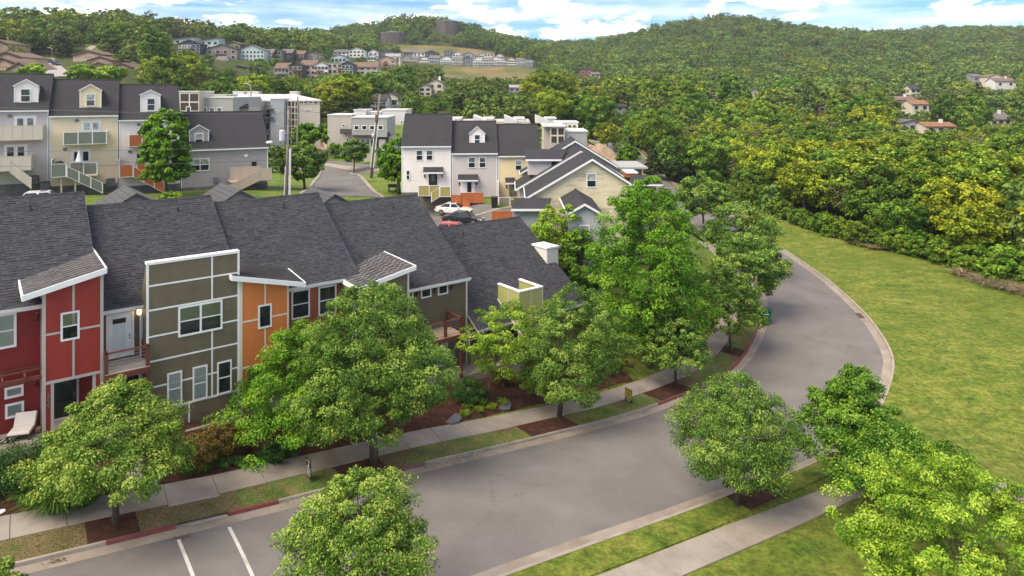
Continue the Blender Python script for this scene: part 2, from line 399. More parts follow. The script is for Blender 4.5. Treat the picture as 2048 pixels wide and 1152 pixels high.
OBS = [(50,392,79),(170,389,78),(290,389,79),(440,388,81),(540,386,84),(760,402,88),(930,404,90),(1040,408,90),(-150,385,80),
       (690,384,97),(700,352,115),(640,312,150),(745,346,112),(570,292,190),(480,290,190),(740,306,140),(640,245,230),(450,240,230),
       (120,150,230),(105,126,300),(20,140,250),(-200,120,300),(190,94,345),(280,160,250),(250,120,300),(330,150,270),(60,75,400),(200,72,420),(330,85,400),(-200,60,420),
       (380,105,385),(450,114,400),(500,122,390),(560,120,420),(640,122,430),(600,163,352),(700,166,380),(660,195,300),(540,165,330),
       (700,113,560),(870,118,640),(960,133,600),(1050,133,600),(940,156,545),(800,150,500),(1050,119,650),(840,96,690),(960,100,700),(790,84,720),(895,62,765),
       (850,50,800),(1000,93,790),(1090,112,800),(640,92,800),(520,100,800),(400,104,800),(1160,132,800),(720,70,800),
       (1450,48,900),(1300,76,900),(1200,107,900),(1380,58,900),(1600,70,900),(1520,56,900),(1720,88,950),(1850,72,1120),(2048,80,1120),(2300,90,1120),
       (1450,140,620),(1250,160,620),(1700,150,620),(1950,150,620),(1400,200,440),(1200,200,440),(1050,190,440),(900,176,450),(1600,205,440),
       (865,193,310),(765,222,240),(1100,215,300),(1250,225,300),(1400,230,300),(1550,235,300),
       (2005,262,300),(1850,266,260),(1830,216,380),(1990,176,480),(2200,250,300),(2250,180,480),
       (1700,330,200),(1500,330,200),(1900,330,200),(2200,330,200),(1350,330,200),(1700,400,140),(2000,400,140),(2300,400,140),
       (1240,287,180),(1180,282,190),(1050,300,150),(1150,380,125),(900,330,125)]
for _px, _py, _Y in OBS:
    CTRL.append((PX(_px, _Y), _Y, PZ(_py, _Y)))
for _px in (-400, 200, 800, 1400, 2000, 2500):
    CTRL.append((PX(_px, 1700), 1700, 18.0))
CTRL = np.array(CTRL)
_C = 5.0
_sc = CTRL[:, :2]
_D = np.sqrt(((_sc[:, None, :] - _sc[None, :, :]) ** 2).sum(-1) + _C * _C)
_n = len(CTRL)
_A = np.zeros((_n + 3, _n + 3)); _A[:_n, :_n] = _D + np.eye(_n) * -0.02
_A[:_n, _n] = 1; _A[:_n, _n + 1] = _sc[:, 0]; _A[:_n, _n + 2] = _sc[:, 1]; _A[_n:, :_n] = _A[:_n, _n:].T
_w = np.linalg.solve(_A, np.concatenate([CTRL[:, 2], [0, 0, 0]]))
def TZ(x, y):
    x = np.atleast_1d(np.asarray(x, float)).ravel(); y = np.atleast_1d(np.asarray(y, float)).ravel()
    out = np.empty(len(x))
    for i in range(0, len(x), 20000):
        xx, yy = x[i:i+20000], y[i:i+20000]
        d = np.sqrt((xx[:, None] - _sc[None, :, 0]) ** 2 + (yy[:, None] - _sc[None, :, 1]) ** 2 + _C * _C)
        far = np.concatenate([np.ones((len(xx), 1)), xx[:, None], yy[:, None]], 1)
        out[i:i+20000] = d @ _w[:_n] + far @ _w[_n:]
    return out
def tz(x, y): return float(TZ(x, y)[0])
_YS = np.concatenate([np.arange(12, 140, 0.5), np.arange(140, 400, 2.0), np.arange(400, 1600, 5.0)])
_GC = {}
def G(px, py):
    """where the ray through a photo pixel first meets the ground"""
    if px not in _GC:
        k = (px - 1024) / F; _GC[px] = TZ(k * _YS, _YS)
    k = (px - 1024) / F
    z = HC - (py - HOR) / F * _YS
    d = z - _GC[px]
    idx = np.where(d < 0)[0]
    i = idx[0] if len(idx) else len(_YS) - 1
    if i == 0: Y = _YS[0]
    else:
        a, b = d[i-1], d[i]; Y = _YS[i-1] + (_YS[i] - _YS[i-1]) * a / (a - b) if len(idx) else _YS[-1]
    return Vector((k * Y, Y, tz(k * Y, Y)))

# ------------------------------------------------------------------ street lines
def smooth_line(pts, step=0.6):
    pts = [Vector((p[0], p[1])) for p in pts]
    P = [pts[0] * 2 - pts[1]] + pts + [pts[-1] * 2 - pts[-2]]
    out = []
    for i in range(1, len(P) - 2):
        n = max(2, int((P[i+1] - P[i]).length / step))
        for k in range(n):
            t = k / n
            a, b, c, d = P[i-1], P[i], P[i+1], P[i+2]
            out.append(0.5 * ((2*b) + (c - a) * t + (2*a - 5*b + 4*c - d) * t*t + (3*b - a - 3*c + d) * t**3))
    out.append(P[-2])
    for _ in range(10):
        out = [out[0]] + [(out[i-1] + out[i] * 2 + out[i+1]) / 4 for i in range(1, len(out)-1)] + [out[-1]]
    return out
def offset_line(line, d):            # + is to the right of travel
    out = []
    for i, p in enumerate(line):
        t = (line[min(i+2, len(line)-1)] - line[max(i-2, 0)]).normalized()
        out.append(p + Vector((t.y, -t.x)) * d)
    return out
def strip(la, lb, za, zb, mb=None, seg=None):
    """ribbon between two lines; za, zb: heights over the ground"""
    mb = mb or MB()
    n = min(len(la), len(lb))
    i0, i1 = seg or (0, n)
    za_ = TZ([p.x for p in la], [p.y for p in la]) + za; zb_ = TZ([p.x for p in lb], [p.y for p in lb]) + zb
    vs = []; fs = []
    for i in range(i0, i1):
        vs += [(la[i].x, la[i].y, za_[i]), (lb[i].x, lb[i].y, zb_[i])]
    for i in range(i1 - i0 - 1):
        fs.append((2*i, 2*i+1, 2*i+3, 2*i+2))
    return mb.add(vs, fs)
LPX = [(-260,1200),(-120,1166),(24,1131),(211,1087),(344,1054),(456,1029),(564,1002),(700,967),(810,937),(1000,893),(1143,858),(1250,830),(1319,808),(1407,772),(1458,742),(1490,710),(1512,668),(1520,640),(1522,610),(1515,570),(1500,530)]
L0 = [G(*p) for p in LPX]
L0 += [Vector((27.5, 100, 0)), Vector((28.5, 130, 0)), Vector((27, 158, 0)), Vector((18, 185, 0)), Vector((2, 205, 0))]
RPX = [(420,1362),(700,1262),(990,1155),(1190,1083),(1400,1010),(1560,950),(1640,918),(1700,880),(1745,832),(1774,780),(1786,725),(1768,680),(1722,620),(1662,565),(1600,521),(1560,494)]
R0 = [G(*p) for p in RPX]
R0 += [Vector((38.3, 125, 0)), Vector((38.5, 150, 0)), Vector((33, 176, 0)), Vector((22, 196, 0)), Vector((5, 216, 0))]
LL = smooth_line(L0); RL = smooth_line(R0)
def nearest_i(line, p): return min(range(len(line)), key=lambda i: (line[i].x - p[0])**2 + (line[i].y - p[1])**2)
def LI(px, py): return nearest_i(LL, G(px, py))
def RI(px, py): return nearest_i(RL, G(px, py))

# corridor (everything built as strips) where the terrain sheet is sunk out of sight
EDGE_L = offset_line(LL, -3.35); EDGE_R = offset_line(RL, 1.6)
POLY = np.array([(p.x, p.y) for p in EDGE_L] + [(p.x, p.y) for p in reversed(EDGE_R)])
def in_poly(x, y, poly):
    c = np.zeros(len(x), bool); n = len(poly)
    for i in range(n):
        x1, y1 = poly[i]; x2, y2 = poly[i-1]
        if y1 == y2: continue
        m = ((y1 > y) != (y2 > y)) & (x < (x2 - x1) * (y - y1) / (y2 - y1) + x1)
        c ^= m
    return c
def seg_dist(x, y, poly):
    d = np.full(len(x), 1e9); n = len(poly)
    for i in range(n):
        a = poly[i-1]; b = poly[i]; ab = b - a; l2 = (ab ** 2).sum() + 1e-9
        t = np.clip(((x - a[0]) * ab[0] + (y - a[1]) * ab[1]) / l2, 0, 1)
        d = np.minimum(d, (x - a[0] - t * ab[0]) ** 2 + (y - a[1] - t * ab[1]) ** 2)
    return np.sqrt(d)

_rows = [3.0]
while _rows[-1] < 120: _rows.append(_rows[-1] + 0.55)
while _rows[-1] < 2600: _rows.append(_rows[-1] * 1.018 + 0.3)
_rows = np.array(_rows); _cols = np.linspace(-650, 2700, 330)
_gx = ((_cols[None, :] - 1024) / F) * (_rows[:, None] + 6) ; _gy = np.repeat(_rows[:, None], len(_cols), 1)
_fx, _fy = _gx.ravel(), _gy.ravel()
_gz = TZ(_fx, _fy)
_near = np.where((_fy < 225) & (np.abs(_fx) < 90))[0]
_in = in_poly(_fx[_near], _fy[_near], POLY)
_dist = seg_dist(_fx[_near], _fy[_near], POLY)
_gz[_near] -= np.where(_in & (_dist > 0.75), 0.45, 0.0)
_rng = np.random.default_rng(5)
_nr, _nc = len(_rows), len(_cols)
me = bpy.data.meshes.new('ground')
me.from_pydata(np.stack([_fx, _fy, _gz], 1).tolist(), [], [(r*_nc+c, r*_nc+c+1, (r+1)*_nc+c+1, (r+1)*_nc+c) for r in range(_nr-1) for c in range(_nc-1)])
me.polygons.foreach_set('use_smooth', [True] * len(me.polygons))
ground = bpy.data.objects.new('ground', me); COL.objects.link(ground); structure(ground)
me.materials.append(M_LAWN)
M_FOREST = ground_mat('forest_floor', [(0.3, (0.03, 0.05, 0.012)), (0.6, (0.06, 0.075, 0.02)), (0.8, (0.10, 0.09, 0.04))], 0.15, 1.0, 0.6, 0.3)
me.materials.append(M_FOREST); me.materials.append(M_DIRT); me.materials.append(M_MULCH)
M_FIELD = ground_mat('dry_field', [(0.35, (0.085, 0.11, 0.028)), (0.5, (0.15, 0.13, 0.05)), (0.66, (0.23, 0.155, 0.085))], 0.03, 0.3, 0.4, 0.3)
me.materials.append(M_FIELD)
M_YARD = ground_mat('yard_grass', [(0.3, (0.06, 0.11, 0.016)), (0.5, (0.12, 0.17, 0.03)), (0.75, (0.19, 0.19, 0.06))], 0.5, 7, 0.5, 0.05)
me.materials.append(M_YARD)
# which stretch of the sheet is woods, bare earth, dry field, planted yard
_cx = (_fx.reshape(_nr, _nc)[:-1, :-1] + _fx.reshape(_nr, _nc)[1:, 1:]) / 2
_cy = (_fy.reshape(_nr, _nc)[:-1, :-1] + _fy.reshape(_nr, _nc)[1:, 1:]) / 2
WOOD_EDGE = [G(*p) for p in [(1440,378),(1530,425),(1620,462),(1700,486),(1790,506),(1880,528),(1960,556),(2048,580),(2200,640),(2500,720)]]
_wex = np.array([p.x for p in WOOD_EDGE]); _wey = np.array([p.y for p in WOOD_EDGE])
_mi = np.zeros(_cx.shape, int)
_woodY = np.interp(_cx, _wex[np.argsort(_wex)], _wey[np.argsort(_wex)])
_mi[(_cx > 36) & (_cy > _woodY + 0.5)] = 1
_mi[_cy > 215] = 1
_s_, _u_ = _cx * CS + _cy * SN, -_cx * SN + _cy * CS
_mi[(_u_ > 36.6) & (_u_ < 43) & (_s_ > -40) & (_s_ < 40)] = 3
_mi[(_u_ >= 43) & (_cy < 215) & (_cx < 26)] = 5
_pxg = 1024 + F * _cx / _cy
def band(p0, p1, y0, y1, m):
    _mi[(_pxg > p0) & (_pxg < p1) & (_cy > y0) & (_cy < y1)] = m
band(890, 1075, 530, 592, 4); band(790, 990, 668, 704, 4); band(800, 1068, 592, 668, 4)
band(1160, 1330, 165, 215, 2); band(630, 700, 150, 200, 2); band(170, 215, 310, 360, 5)
me.polygons.foreach_set('material_index', _mi.ravel().astype('i4'))

# road surface: matched along its length
_k = np.linspace(0, 1, 420)
def resample(line, ks):
    P = np.array([(p.x, p.y) for p in line]); d = np.concatenate([[0], np.cumsum(np.sqrt((np.diff(P, axis=0)**2).sum(1)))]); d /= d[-1]
    return [Vector((np.interp(k, d, P[:, 0]), np.interp(k, d, P[:, 1]))) for k in ks]
# pair each left point with the nearest right point, monotonic
_pairs = []; _j = 0
for _i in range(0, len(LL), 2):
    _best = min(range(_j, min(_j + 40, len(RL))), key=lambda j: (RL[j] - LL[_i]).length) if _j < len(RL) - 1 else len(RL) - 1
    _j = _best; _pairs.append((_i, _j))
LG = offset_line(LL, 0.62); RG = offset_line(RL, -0.62)
mb = MB(); vs = []; fs = []
NW = 8
for _i, _j in _pairs:
    for q in range(NW + 1):
        t = q / NW; p = LG[_i] * (1 - t) + RG[_j] * t
        vs.append((p.x, p.y, -0.115 + 0.05 * math.sin(math.pi * t)))
_zz = TZ([v[0] for v in vs], [v[1] for v in vs])
vs = [(v[0], v[1], v[2] + z) for v, z in zip(vs, _zz)]
for r in range(len(_pairs) - 1):
    for q in range(NW):
        fs.append((r*(NW+1)+q, r*(NW+1)+q+1, (r+1)*(NW+1)+q+1, (r+1)*(NW+1)+q))
road = structure(mb.add(vs, fs).build('road', M_ASPHALT, smooth=True))
# right ends that the pairing skipped: fill with a fan of the gutter strip
gutter = structure(strip(offset_line(RL, -0.66), RL, -0.112, -0.095, strip(LL, offset_line(LL, 0.66), -0.095, -0.112)).build('gutter', M_GUTTER))
def curb(line, side, segs, mb):
    for a, b in segs:
        inner = line; outer = offset_line(line, 0.16 * side)
        strip(inner, outer, 0.05, 0.05, mb, (a, b)) if side > 0 else strip(outer, inner, 0.05, 0.05, mb, (a, b))
        # face towards the road, slightly battered, and back
        toe = offset_line(line, -0.02 * side)
        strip(toe, inner, -0.11, 0.05, mb, (a, b)) if side > 0 else strip(inner, toe, 0.05, -0.11, mb, (a, b))
        strip(outer, outer, 0.05, -0.1, mb, (a, b))
    return mb
i1, i2, i3, i4 = LI(211,1087), LI(344,1054), LI(456,1029), LI(564,1002)
i5, i6 = LI(1319,808), LI(1520,640)
i7, i8 = LI(760, 951), LI(845, 928)
curb_o = structure(curb(RL, 1, [(0, len(RL))], curb(LL, -1, [(0, i1+1), (i4, i7+1), (i8, i5+1), (i6, len(LL))], MB())).build('curb', M_CONC))
M_REDFADE = paint('faded_red_curb', (0.17, 0.085, 0.08), 0.8, 0.25, 2.0, dirt=0.8, dirtcol=(0.19, 0.15, 0.125), streak=False)
for a, b, m in ((i1, i2+1, M_REDCURB), (i3, i4+1, M_REDCURB), (i5, i6+1, M_REDCURB), (i7, i8+1, M_REDFADE)):
    curb(LL, -1, [(a, b)], MB()).build('painted_curb', m, curb_o, label='curb stretch painted red')
# planting strip between curb and footway
verge = structure(strip(offset_line(LL, -1.85), offset_line(LL, -0.15), 0.035, 0.035, None, (i3, len(LL))).build('verge', M_VERGE))
structure(strip(offset_line(LL, -1.85), offset_line(LL, -0.15), 0.036, 0.036, None, (0, i3 + 2)).build('dry_verge', M_DRYVERGE))
structure(strip(offset_line(RL, 0.15), offset_line(RL, 1.7), 0.035, 0.035).build('lawn_edge', M_LAWN))
# driveway apron between the red curbs
apron = strip(offset_line(LL, -1.86), offset_line(LL, 0.02), 0.048, -0.085, None, (i2, i3 + 1)).build('kerb_ramp', M_CONC); structure(apron)
# footway slabs
def slabs(name, line, d0, d1, step, mat, i0=0, i1=None, h=0.055, rng=random.Random(3)):
    root = bpy.data.objects.new(name, None); COL.objects.link(root); structure(root); ORG[root.name] = (0, 0, 0)
    a = offset_line(line, d0); b = offset_line(line, d1)
    i1 = i1 or len(line)
    pos = i0; acc = 0
    i = i0
    while i < i1 - 2:
        j = i; acc = 0
        while j < i1 - 1 and acc < step:
            acc += (line[j+1] - line[j]).length; j += 1
        # leave a joint
        mbs = MB(); N_ = max(1, (j - i) // 2)
        ks = [i + (j - i) * q // N_ for q in range(N_ + 1)]
        top = []; 
        dz = rng.uniform(-0.006, 0.006)
        def pt(L_, k, sh):
            q = min(k + 1, len(L_) - 1) if k < len(L_) - 1 else k - 1
            d = (L_[q] - L_[k]).normalized() * sh if q != k else Vector((0, 0))
            p = L_[k] + d; return (p.x, p.y, tz(p.x, p.y) + h + dz)
        A = [pt(a, k, 0.012 if k == ks[0] else (-0.012 if k == ks[-1] else 0)) for k in ks]
        B = [pt(b, k, 0.012 if k == ks[0] else (-0.012 if k == ks[-1] else 0)) for k in ks]
        mbs.slab(A + B[::-1], 0.12)
        mbs.build('slab', mat, root)
        i = j
    return root
M_CONCS = []
M_SLAB = ground_mat('footway_concrete', [(0.25, (0.20, 0.165, 0.13)), (0.5, (0.285, 0.245, 0.205)), (0.75, (0.36, 0.32, 0.275))], 0.55, 30, 0.28, 0.005, 0.9, speck=(0.9, 0.05, (0.12, 0.09, 0.07)))
slabs('sidewalk', LL, -3.35, -1.86, 1.75, M_SLAB, 0, LI(1522, 600) + 40)
RSW = smooth_line([G(*p) for p in [(600,1430),(900,1300),(1190,1192),(1390,1108),(1560,1040),(1660,995),(1745,960),(1840,945),(1950,962),(2048,992),(2200,1042)]])
slabs('footpath', RSW, -0.8, 0.8, 1.8, M_SLAB)
# mulch rings and beds in the strip
def patch(name, pts_px, mat, h=0.042, n=14, parent=None):
    c = [G(*p) for p in pts_px]
    N_ = len(c); mbp = MB()
    vs = [(p.x, p.y, tz(p.x, p.y) + h) for p in c]
    mbp.add(vs, [tuple(range(N_))])
    o = mbp.build(name, mat); structure(o); return o
def bed(i0, i1, d0=-1.84, d1=-0.16, line=None, h=0.05, mat=M_MULCH, name='mulch_bed'):
    line = line or LL
    return structure(strip(offset_line(line, d0), offset_line(line, d1), h, h, None, (i0, i1)).build(name, mat))
bed(LI(168,1096), LI(310,1062))
bed(LI(700,967), LI(812,936))
bed(LI(1065,877), LI(1172,851))
bed(LI(1322,806), LI(1398,776))
bed(LI(1480,720), LI(1500,693))
bed(RI(1455,991), RI(1540,958), 0.17, 1.62, RL)
bed(RI(1642,917), RI(1705,876), 0.17, 1.5, RL)
# painted parking bay lines
M_LINE = paint('road_paint', (0.52, 0.50, 0.47), 0.7, 0.12, 3.0, dirt=0.85, dirtcol=(0.23, 0.21, 0.20), streak=False)
for (xa, ya), (xb, yb) in (((357,1076),(392,1165)), ((458,1051),(512,1165))):
    p, q = G(xa, ya), G(xb, yb); q = p + (q - p) * 1.15; d = (q - p); d2 = Vector((d.y, -d.x, 0)).normalized() * 0.07
    N_ = 10; vs = []; fs = []
    for k in range(N_ + 1):
        c = p + d * (k / N_)
        for e in (c + d2, c - d2):
            vs.append((e.x, e.y, tz(e.x, e.y) - 0.062))
    fs = [(2*k, 2*k+1, 2*k+3, 2*k+2) for k in range(N_)]
    structure(MB().add(vs, fs).build('bay_line', M_LINE))
# ------------------------------------------------------------------ front row of town houses
def clear_glass():
    m, N, L, b, out = nt('clear_glass')
    N.remove(b)
    tr = N.new('ShaderNodeBsdfTransparent'); gl = N.new('ShaderNodeBsdfGlossy'); gl.inputs['Roughness'].default_value = 0.05
    lw = N.new('ShaderNodeLayerWeight'); lw.inputs['Blend'].default_value = 0.35
    mx = N.new('ShaderNodeMixShader'); L.new(lw.outputs['Fresnel'], mx.inputs[0]); L.new(tr.outputs[0], mx.inputs[1]); L.new(gl.outputs[0], mx.inputs[2])
    L.new(mx.outputs[0], out.inputs['Surface']); return m
M_CLEAR = clear_glass()
M_ROOF = shingle_mat('roof_shingle_tabs', (0.049, 0.050, 0.057))
M_ROOFB = shingle_mat('roof_underlay', (0.028, 0.026, 0.026), False)
M_RIDGE = shingle_mat('ridge_cap_shingle', (0.038, 0.039, 0.044))
M_ROOFL = shingle_mat('pale_roof_tabs', (0.125, 0.12, 0.125))
M_RED = paint('red_panel', (0.30, 0.036, 0.024), 0.6, 0.16, dirt=0.22, dirtcol=(0.16, 0.03, 0.025))
M_REDS = paint('red_siding', (0.20, 0.018, 0.016), 0.6, 0.12)
M_OLIVE = paint('olive_panel', (0.145, 0.125, 0.077), 0.65, 0.15, dirt=0.3, dirtcol=(0.085, 0.078, 0.05))
M_OLIVES = paint('olive_siding', (0.12, 0.10, 0.062), 0.65, 0.12)
M_ORANGE = paint('orange_panel', (0.62, 0.195, 0.05), 0.6, 0.12, dirt=0.2, dirtcol=(0.42, 0.15, 0.05))
M_RUST = paint('rust_siding', (0.30, 0.088, 0.034), 0.6, 0.12)
M_LIME = paint('lime_panel', (0.36, 0.36, 0.125), 0.6, 0.08)
M_LIMES = paint('lime_siding', (0.27, 0.26, 0.08), 0.6, 0.10)
M_BEAM = paint('stained_beam', (0.15, 0.048, 0.036), 0.55, 0.2)
M_DECK = paint('deck_board', (0.50, 0.43, 0.35), 0.7, 0.15)
M_DECK2 = paint('tan_deck_board', (0.52, 0.37, 0.24), 0.7, 0.15)
M_DARK = plain('recess_shade', (0.010, 0.009, 0.009), 0.6)  # near black: shade of the entry and bay recesses put into the colour
M_CABLE = plain('cable', (0.32, 0.31, 0.30), 0.4, 1.0)
U1, U2, UW, UWE = 39.8, 41.3, 40.75, 40.35
def boxrow(name, mat, root, s0, s1, u0, u1, z0, z1, **kw):
    return MB().box(s0, s1, u0, u1, z0, z1).build(name, mat, root, **kw)
def bar(root, name, mat, a, b, t=0.09, proud=0.03, u=None):
    """flat trim bar in a facade plane between (s,z) points"""
    (s0, z0), (s1, z1) = a, b
    d = Vector((s1 - s0, z1 - z0)).normalized(); n = Vector((-d.y, d.x)) * t / 2
    pts = [(s0 + n.x, z0 + n.y), (s0 - n.x, z0 - n.y), (s1 - n.x, z1 - n.y), (s1 + n.x, z1 + n.y)]
    return MB().prism_xz(pts, u - proud, u + 0.01).build(name, mat, root)
def panel(root, pts, u, mat, th=0.014, name='panel'):
    return MB().prism_xz(pts, u - th, u + 0.004).build(name, mat, root)
def siding(root, s0, s1, z0, z1, u, mat, lap=0.15, top=None):
    """lapped boards as real courses; top(s) may give a sloping upper edge"""
    mb = MB(); z = z0
    while z < z1 - 0.01:
        zt = min(z + lap, z1)
        mb.add([(s0, u - 0.03, z), (s1, u - 0.03, z), (s1, u - 0.008, zt), (s0, u - 0.008, zt), (s0, u, z), (s1, u, z), (s1, u, zt), (s0, u, zt)],
               [(0,1,2,3), (0,4,5,1), (0,3,7,4), (1,5,6,2)])
        z = zt
    mb.box(s0, s1, u, u + 0.12, z0, z1)
    return mb.build('siding', mat, root, kind='stuff')
def frect(px0, px1, ref, yt, yb, u):
    return FS(px0, u), FS(px1, u), FZ(ref, yb, u), FZ(ref, yt, u)
def window(root, r, u, kind='double', blind=None, frame=M_WHITE, fw=0.085, proud=0.05, halves=1):
    s0, s1, z0, z1 = r
    if u in (U2, UW, UWE): u -= 0.034
    mb = MB()
    mb.box(s0, s1, u - proud, u + 0.02, z1 - fw, z1).box(s0, s1, u - proud - 0.015, u + 0.02, z0, z0 + fw)
    mb.box(s0, s0 + fw, u - proud, u + 0.02, z0 + fw, z1 - fw).box(s1 - fw, s1, u - proud, u + 0.02, z0 + fw, z1 - fw)
    cells = []
    w = (s1 - s0 - 2 * fw)
    for h in range(halves):
        a = s0 + fw + w * h / halves; b = s0 + fw + w * (h + 1) / halves
        if h > 0: mb.box(a - 0.05, a + 0.05, u - proud, u + 0.02, z0 + fw, z1 - fw); a += 0.05
        if h < halves - 1: b -= 0.05
        if kind == 'double':
            zm = (z0 + z1) / 2
            mb.box(a, b, u - proud + 0.012, u + 0.02, zm - 0.03, zm + 0.03)
            cells += [(a, b, z0 + fw, zm - 0.03, 0), (a, b, zm + 0.03, z1 - fw, 1)]
        else:
            cells.append((a, b, z0 + fw, z1 - fw, 1))
    f = mb.build('window', frame, root)
    for a, b, c, d, top in cells:
        bl = blind if (blind and (blind[0] == 'full' or (blind[0] == 'top' and top))) else None
        if bl:
            MB().box(a, b, u - 0.004, u + 0.015, c, d).build('blind', bl[1], f)
            MB().box(a, b, u - 0.026, u - 0.018, c, d).build('pane', M_CLEAR, f)
        else:
            MB().box(a, b, u - 0.02, u + 0.015, c, d).build('pane', M_GLASS, f)
    return f
RNG = random.Random(11)
def shingles(root, parent, s0, s1, u0, z0, u1, z1, mat=None, expo=0.19, lift=0.0):
    """courses of tabs laid up a slope from (u0,z0) to (u1,z1)"""
    mat = mat or M_ROOF
    L = math.hypot(u1 - u0, z1 - z0); du, dz = (u1 - u0) / L, (z1 - z0) / L
    nu, nz = -dz, du                      # outward normal (u,z)
    mb = MB(); d = 0.0; row = 0
    while d < L - 0.02:
        e = min(d + expo, L)
        s = s0 - RNG.uniform(0, 0.3); jit = RNG.uniform(-0.006, 0.006)
        while s < s1:
            w = RNG.choice((0.14, 0.2, 0.26, 0.34)) * RNG.uniform(0.9, 1.1)
            a, b = max(s, s0), min(s + w - 0.012, s1)
            if b - a > 0.03:
                h = RNG.choice((0.012, 0.036, 0.03)) + lift
                dd = d + jit - (0.02 if h > 0.02 else 0)
                p = lambda q, hh: (u0 + du * q + nu * hh, z0 + dz * q + nz * hh)
                f0, f1, g0, g1 = p(dd, h), p(e, 0.008 + lift), p(dd, 0), p(e, 0)
                mb.add([(a, *f0), (b, *f0), (b, *f1), (a, *f1), (a, *g0), (b, *g0), (b, *g1), (a, *g1)],
                       [(0,1,2,3), (4,5,1,0), (5,6,2,1), (7,4,0,3)])
            s += w
        d = e; row += 1
    return mb.build('shingles', mat, parent, kind='stuff')
SLOPE = 0.64
def main_roof(root, s0, s1, ue, ze, ur, zr, back=True, gable_l=None, gable_r=None):
    """gable roof along s; roof deck, shingle courses, ridge caps, white eave board and gutter"""
    mb = MB()
    th = 0.16
    ub = 2 * ur - ue
    mb.prism_yz([(ue, ze), (ur, zr), (ub, ze), (ub, ze - th), (ur, zr - th), (ue, ze - th)], s0, s1)
    deck = mb.build('roof', M_ROOFB, root)
    shingles(root, deck, s0, s1, ue - 0.04, ze - 0.02, ur, zr + 0.005)
    # back slope: broad courses
    mb = MB(); n = 14
    for i in range(n):
        a = i / n; b = (i + 1) / n
        y0, y1 = ub + (ur - ub) * a, ub + (ur - ub) * b; z0, z1 = ze + (zr - ze) * a, ze + (zr - ze) * b
        mb.add([(s0, y0, z0 + 0.04), (s1, y0, z0 + 0.04), (s1, y1, z1 + 0.012), (s0, y1, z1 + 0.012), (s0, y0, z0), (s1, y0, z0)], [(1, 0, 3, 2), (0, 1, 5, 4)])
    mb.build('rear_courses', M_RIDGE, deck)
    mb = MB(); s = s0
    while s < s1:
        e = min(s + 0.3, s1)
        h = 0.05
        mb.add([(s, ur - 0.16, zr - 0.10 + 0.04), (e, ur - 0.16, zr - 0.10 + 0.035), (e, ur, zr + 0.05), (s, ur, zr + 0.06), (e, ur + 0.16, zr - 0.065), (s, ur + 0.16, zr - 0.06)],
               [(0,1,2,3), (3,2,4,5)])
        s = e
    mb.build('ridge_cap', M_RIDGE, deck)
    MB().box(s0, s1, ue - 0.03, ue + 0.02, ze - 0.27, ze - 0.05).build('fascia', M_WHITE, root)
    # half-round style gutter
    mb = MB()
    mb.add([(s0, ue - 0.03, ze - 0.06), (s1, ue - 0.03, ze - 0.06), (s1, ue - 0.15, ze - 0.05), (s0, ue - 0.15, ze - 0.05), (s0, ue - 0.13, ze - 0.17), (s1, ue - 0.13, ze - 0.17), (s1, ue - 0.03, ze - 0.19), (s0, ue - 0.03, ze - 0.19)],
           [(3,2,5,4), (4,5,6,7), (0,3,4,7), (1,6,5,2), (0, 7, 6, 1)])
    mb.box(s0 + 0.01, s1 - 0.01, ue - 0.14, ue - 0.03, ze - 0.10, ze - 0.085)
    mb.build('gutter', M_WHITE, root)
    for s in (s0, s1):
        w = 0.012
        MB().prism_yz([(ue, ze - 0.02), (ur, zr - 0.02), (ub, ze - 0.02), (ub, ze - 0.2), (ur, zr - 0.2), (ue, ze - 0.2)], s - w, s + w).build('rake_board', M_GREYTRIM if s == s0 else M_WHITE, root)
    return deck
def mass(root, s0, s1, u0, u1, z0, z1, ur, zr, mat):
    """rendered body of a unit behind its facade, with gables"""
    zt = z1
    mb = MB().prism_yz([(u0, z0), (u0, zt), (ur, zr - 0.25), (u1, zt), (u1, z0)], s0, s1)
    return mb.build('wall', mat, root)
def shed_roof(root, P, mat=None, th=0.14):
    """P: four corners front-left, front-right, back-right, back-left (s,u,z)"""
    top = MB().slab([(p[0], p[1], p[2]) for p in P], th).build('porch_roof', M_ROOFB, root)
    # tabs on the slope: courses run front to back, rising along s
    fl, fr, br, bl = [Vector(p) for p in P]
    mb = MB(); n = max(3, int((fr - fl).length / 0.235)); m = max(3, int((bl - fl).length / 0.34))
    for i in range(n):
        jit = RNG.uniform(-0.4, 0.4)
        for j in range(m + 1):
            t0 = min(max((j + jit) / m, 0), 1); t1 = min(max((j + 1 + jit) / m - 0.03, 0), 1)
            if t1 - t0 < 0.02: continue
            h = RNG.choice((0.016, 0.03, 0.026))
            # low side is where the slope begins
            lo, hi = i / n, (i + 1) / n
            q = lambda a, b: (fl * (1 - a) + fr * a) * (1 - b) + (bl * (1 - a) + br * a) * b
            if fl.z <= fr.z: a0, a1 = lo, hi
            else: a0, a1 = 1 - lo, 1 - hi
            z = Vector((0, 0, 1))
            v = [q(a0, t0) + z * h, q(a1, t0) + z * 0.006, q(a1, t1) + z * 0.006, q(a0, t1) + z * h, q(a0, t0), q(a0, t1)]
            mb.add(v, [(0,1,2,3) if fl.z <= fr.z else (3,2,1,0), (0,3,5,4)])
    mb.build('shingles', mat or M_ROOFL, top, kind='stuff')
    # white fascia boards round the edge
    for a, b in ((fl, fr), (fr, br), (bl, fl)):
        d = (b - a); nrm = Vector((d.y, -d.x, 0)).normalized() * 0.035
        mb = MB()
        lo = Vector((0, 0, -0.24)); up = Vector((0, 0, 0.035))
        mb.hexa([a + lo + nrm, b + lo + nrm, b + lo - nrm, a + lo - nrm, a + up + nrm, b + up + nrm, b + up - nrm, a + up - nrm])
        mb.build('fascia', M_WHITE, root)
    return top
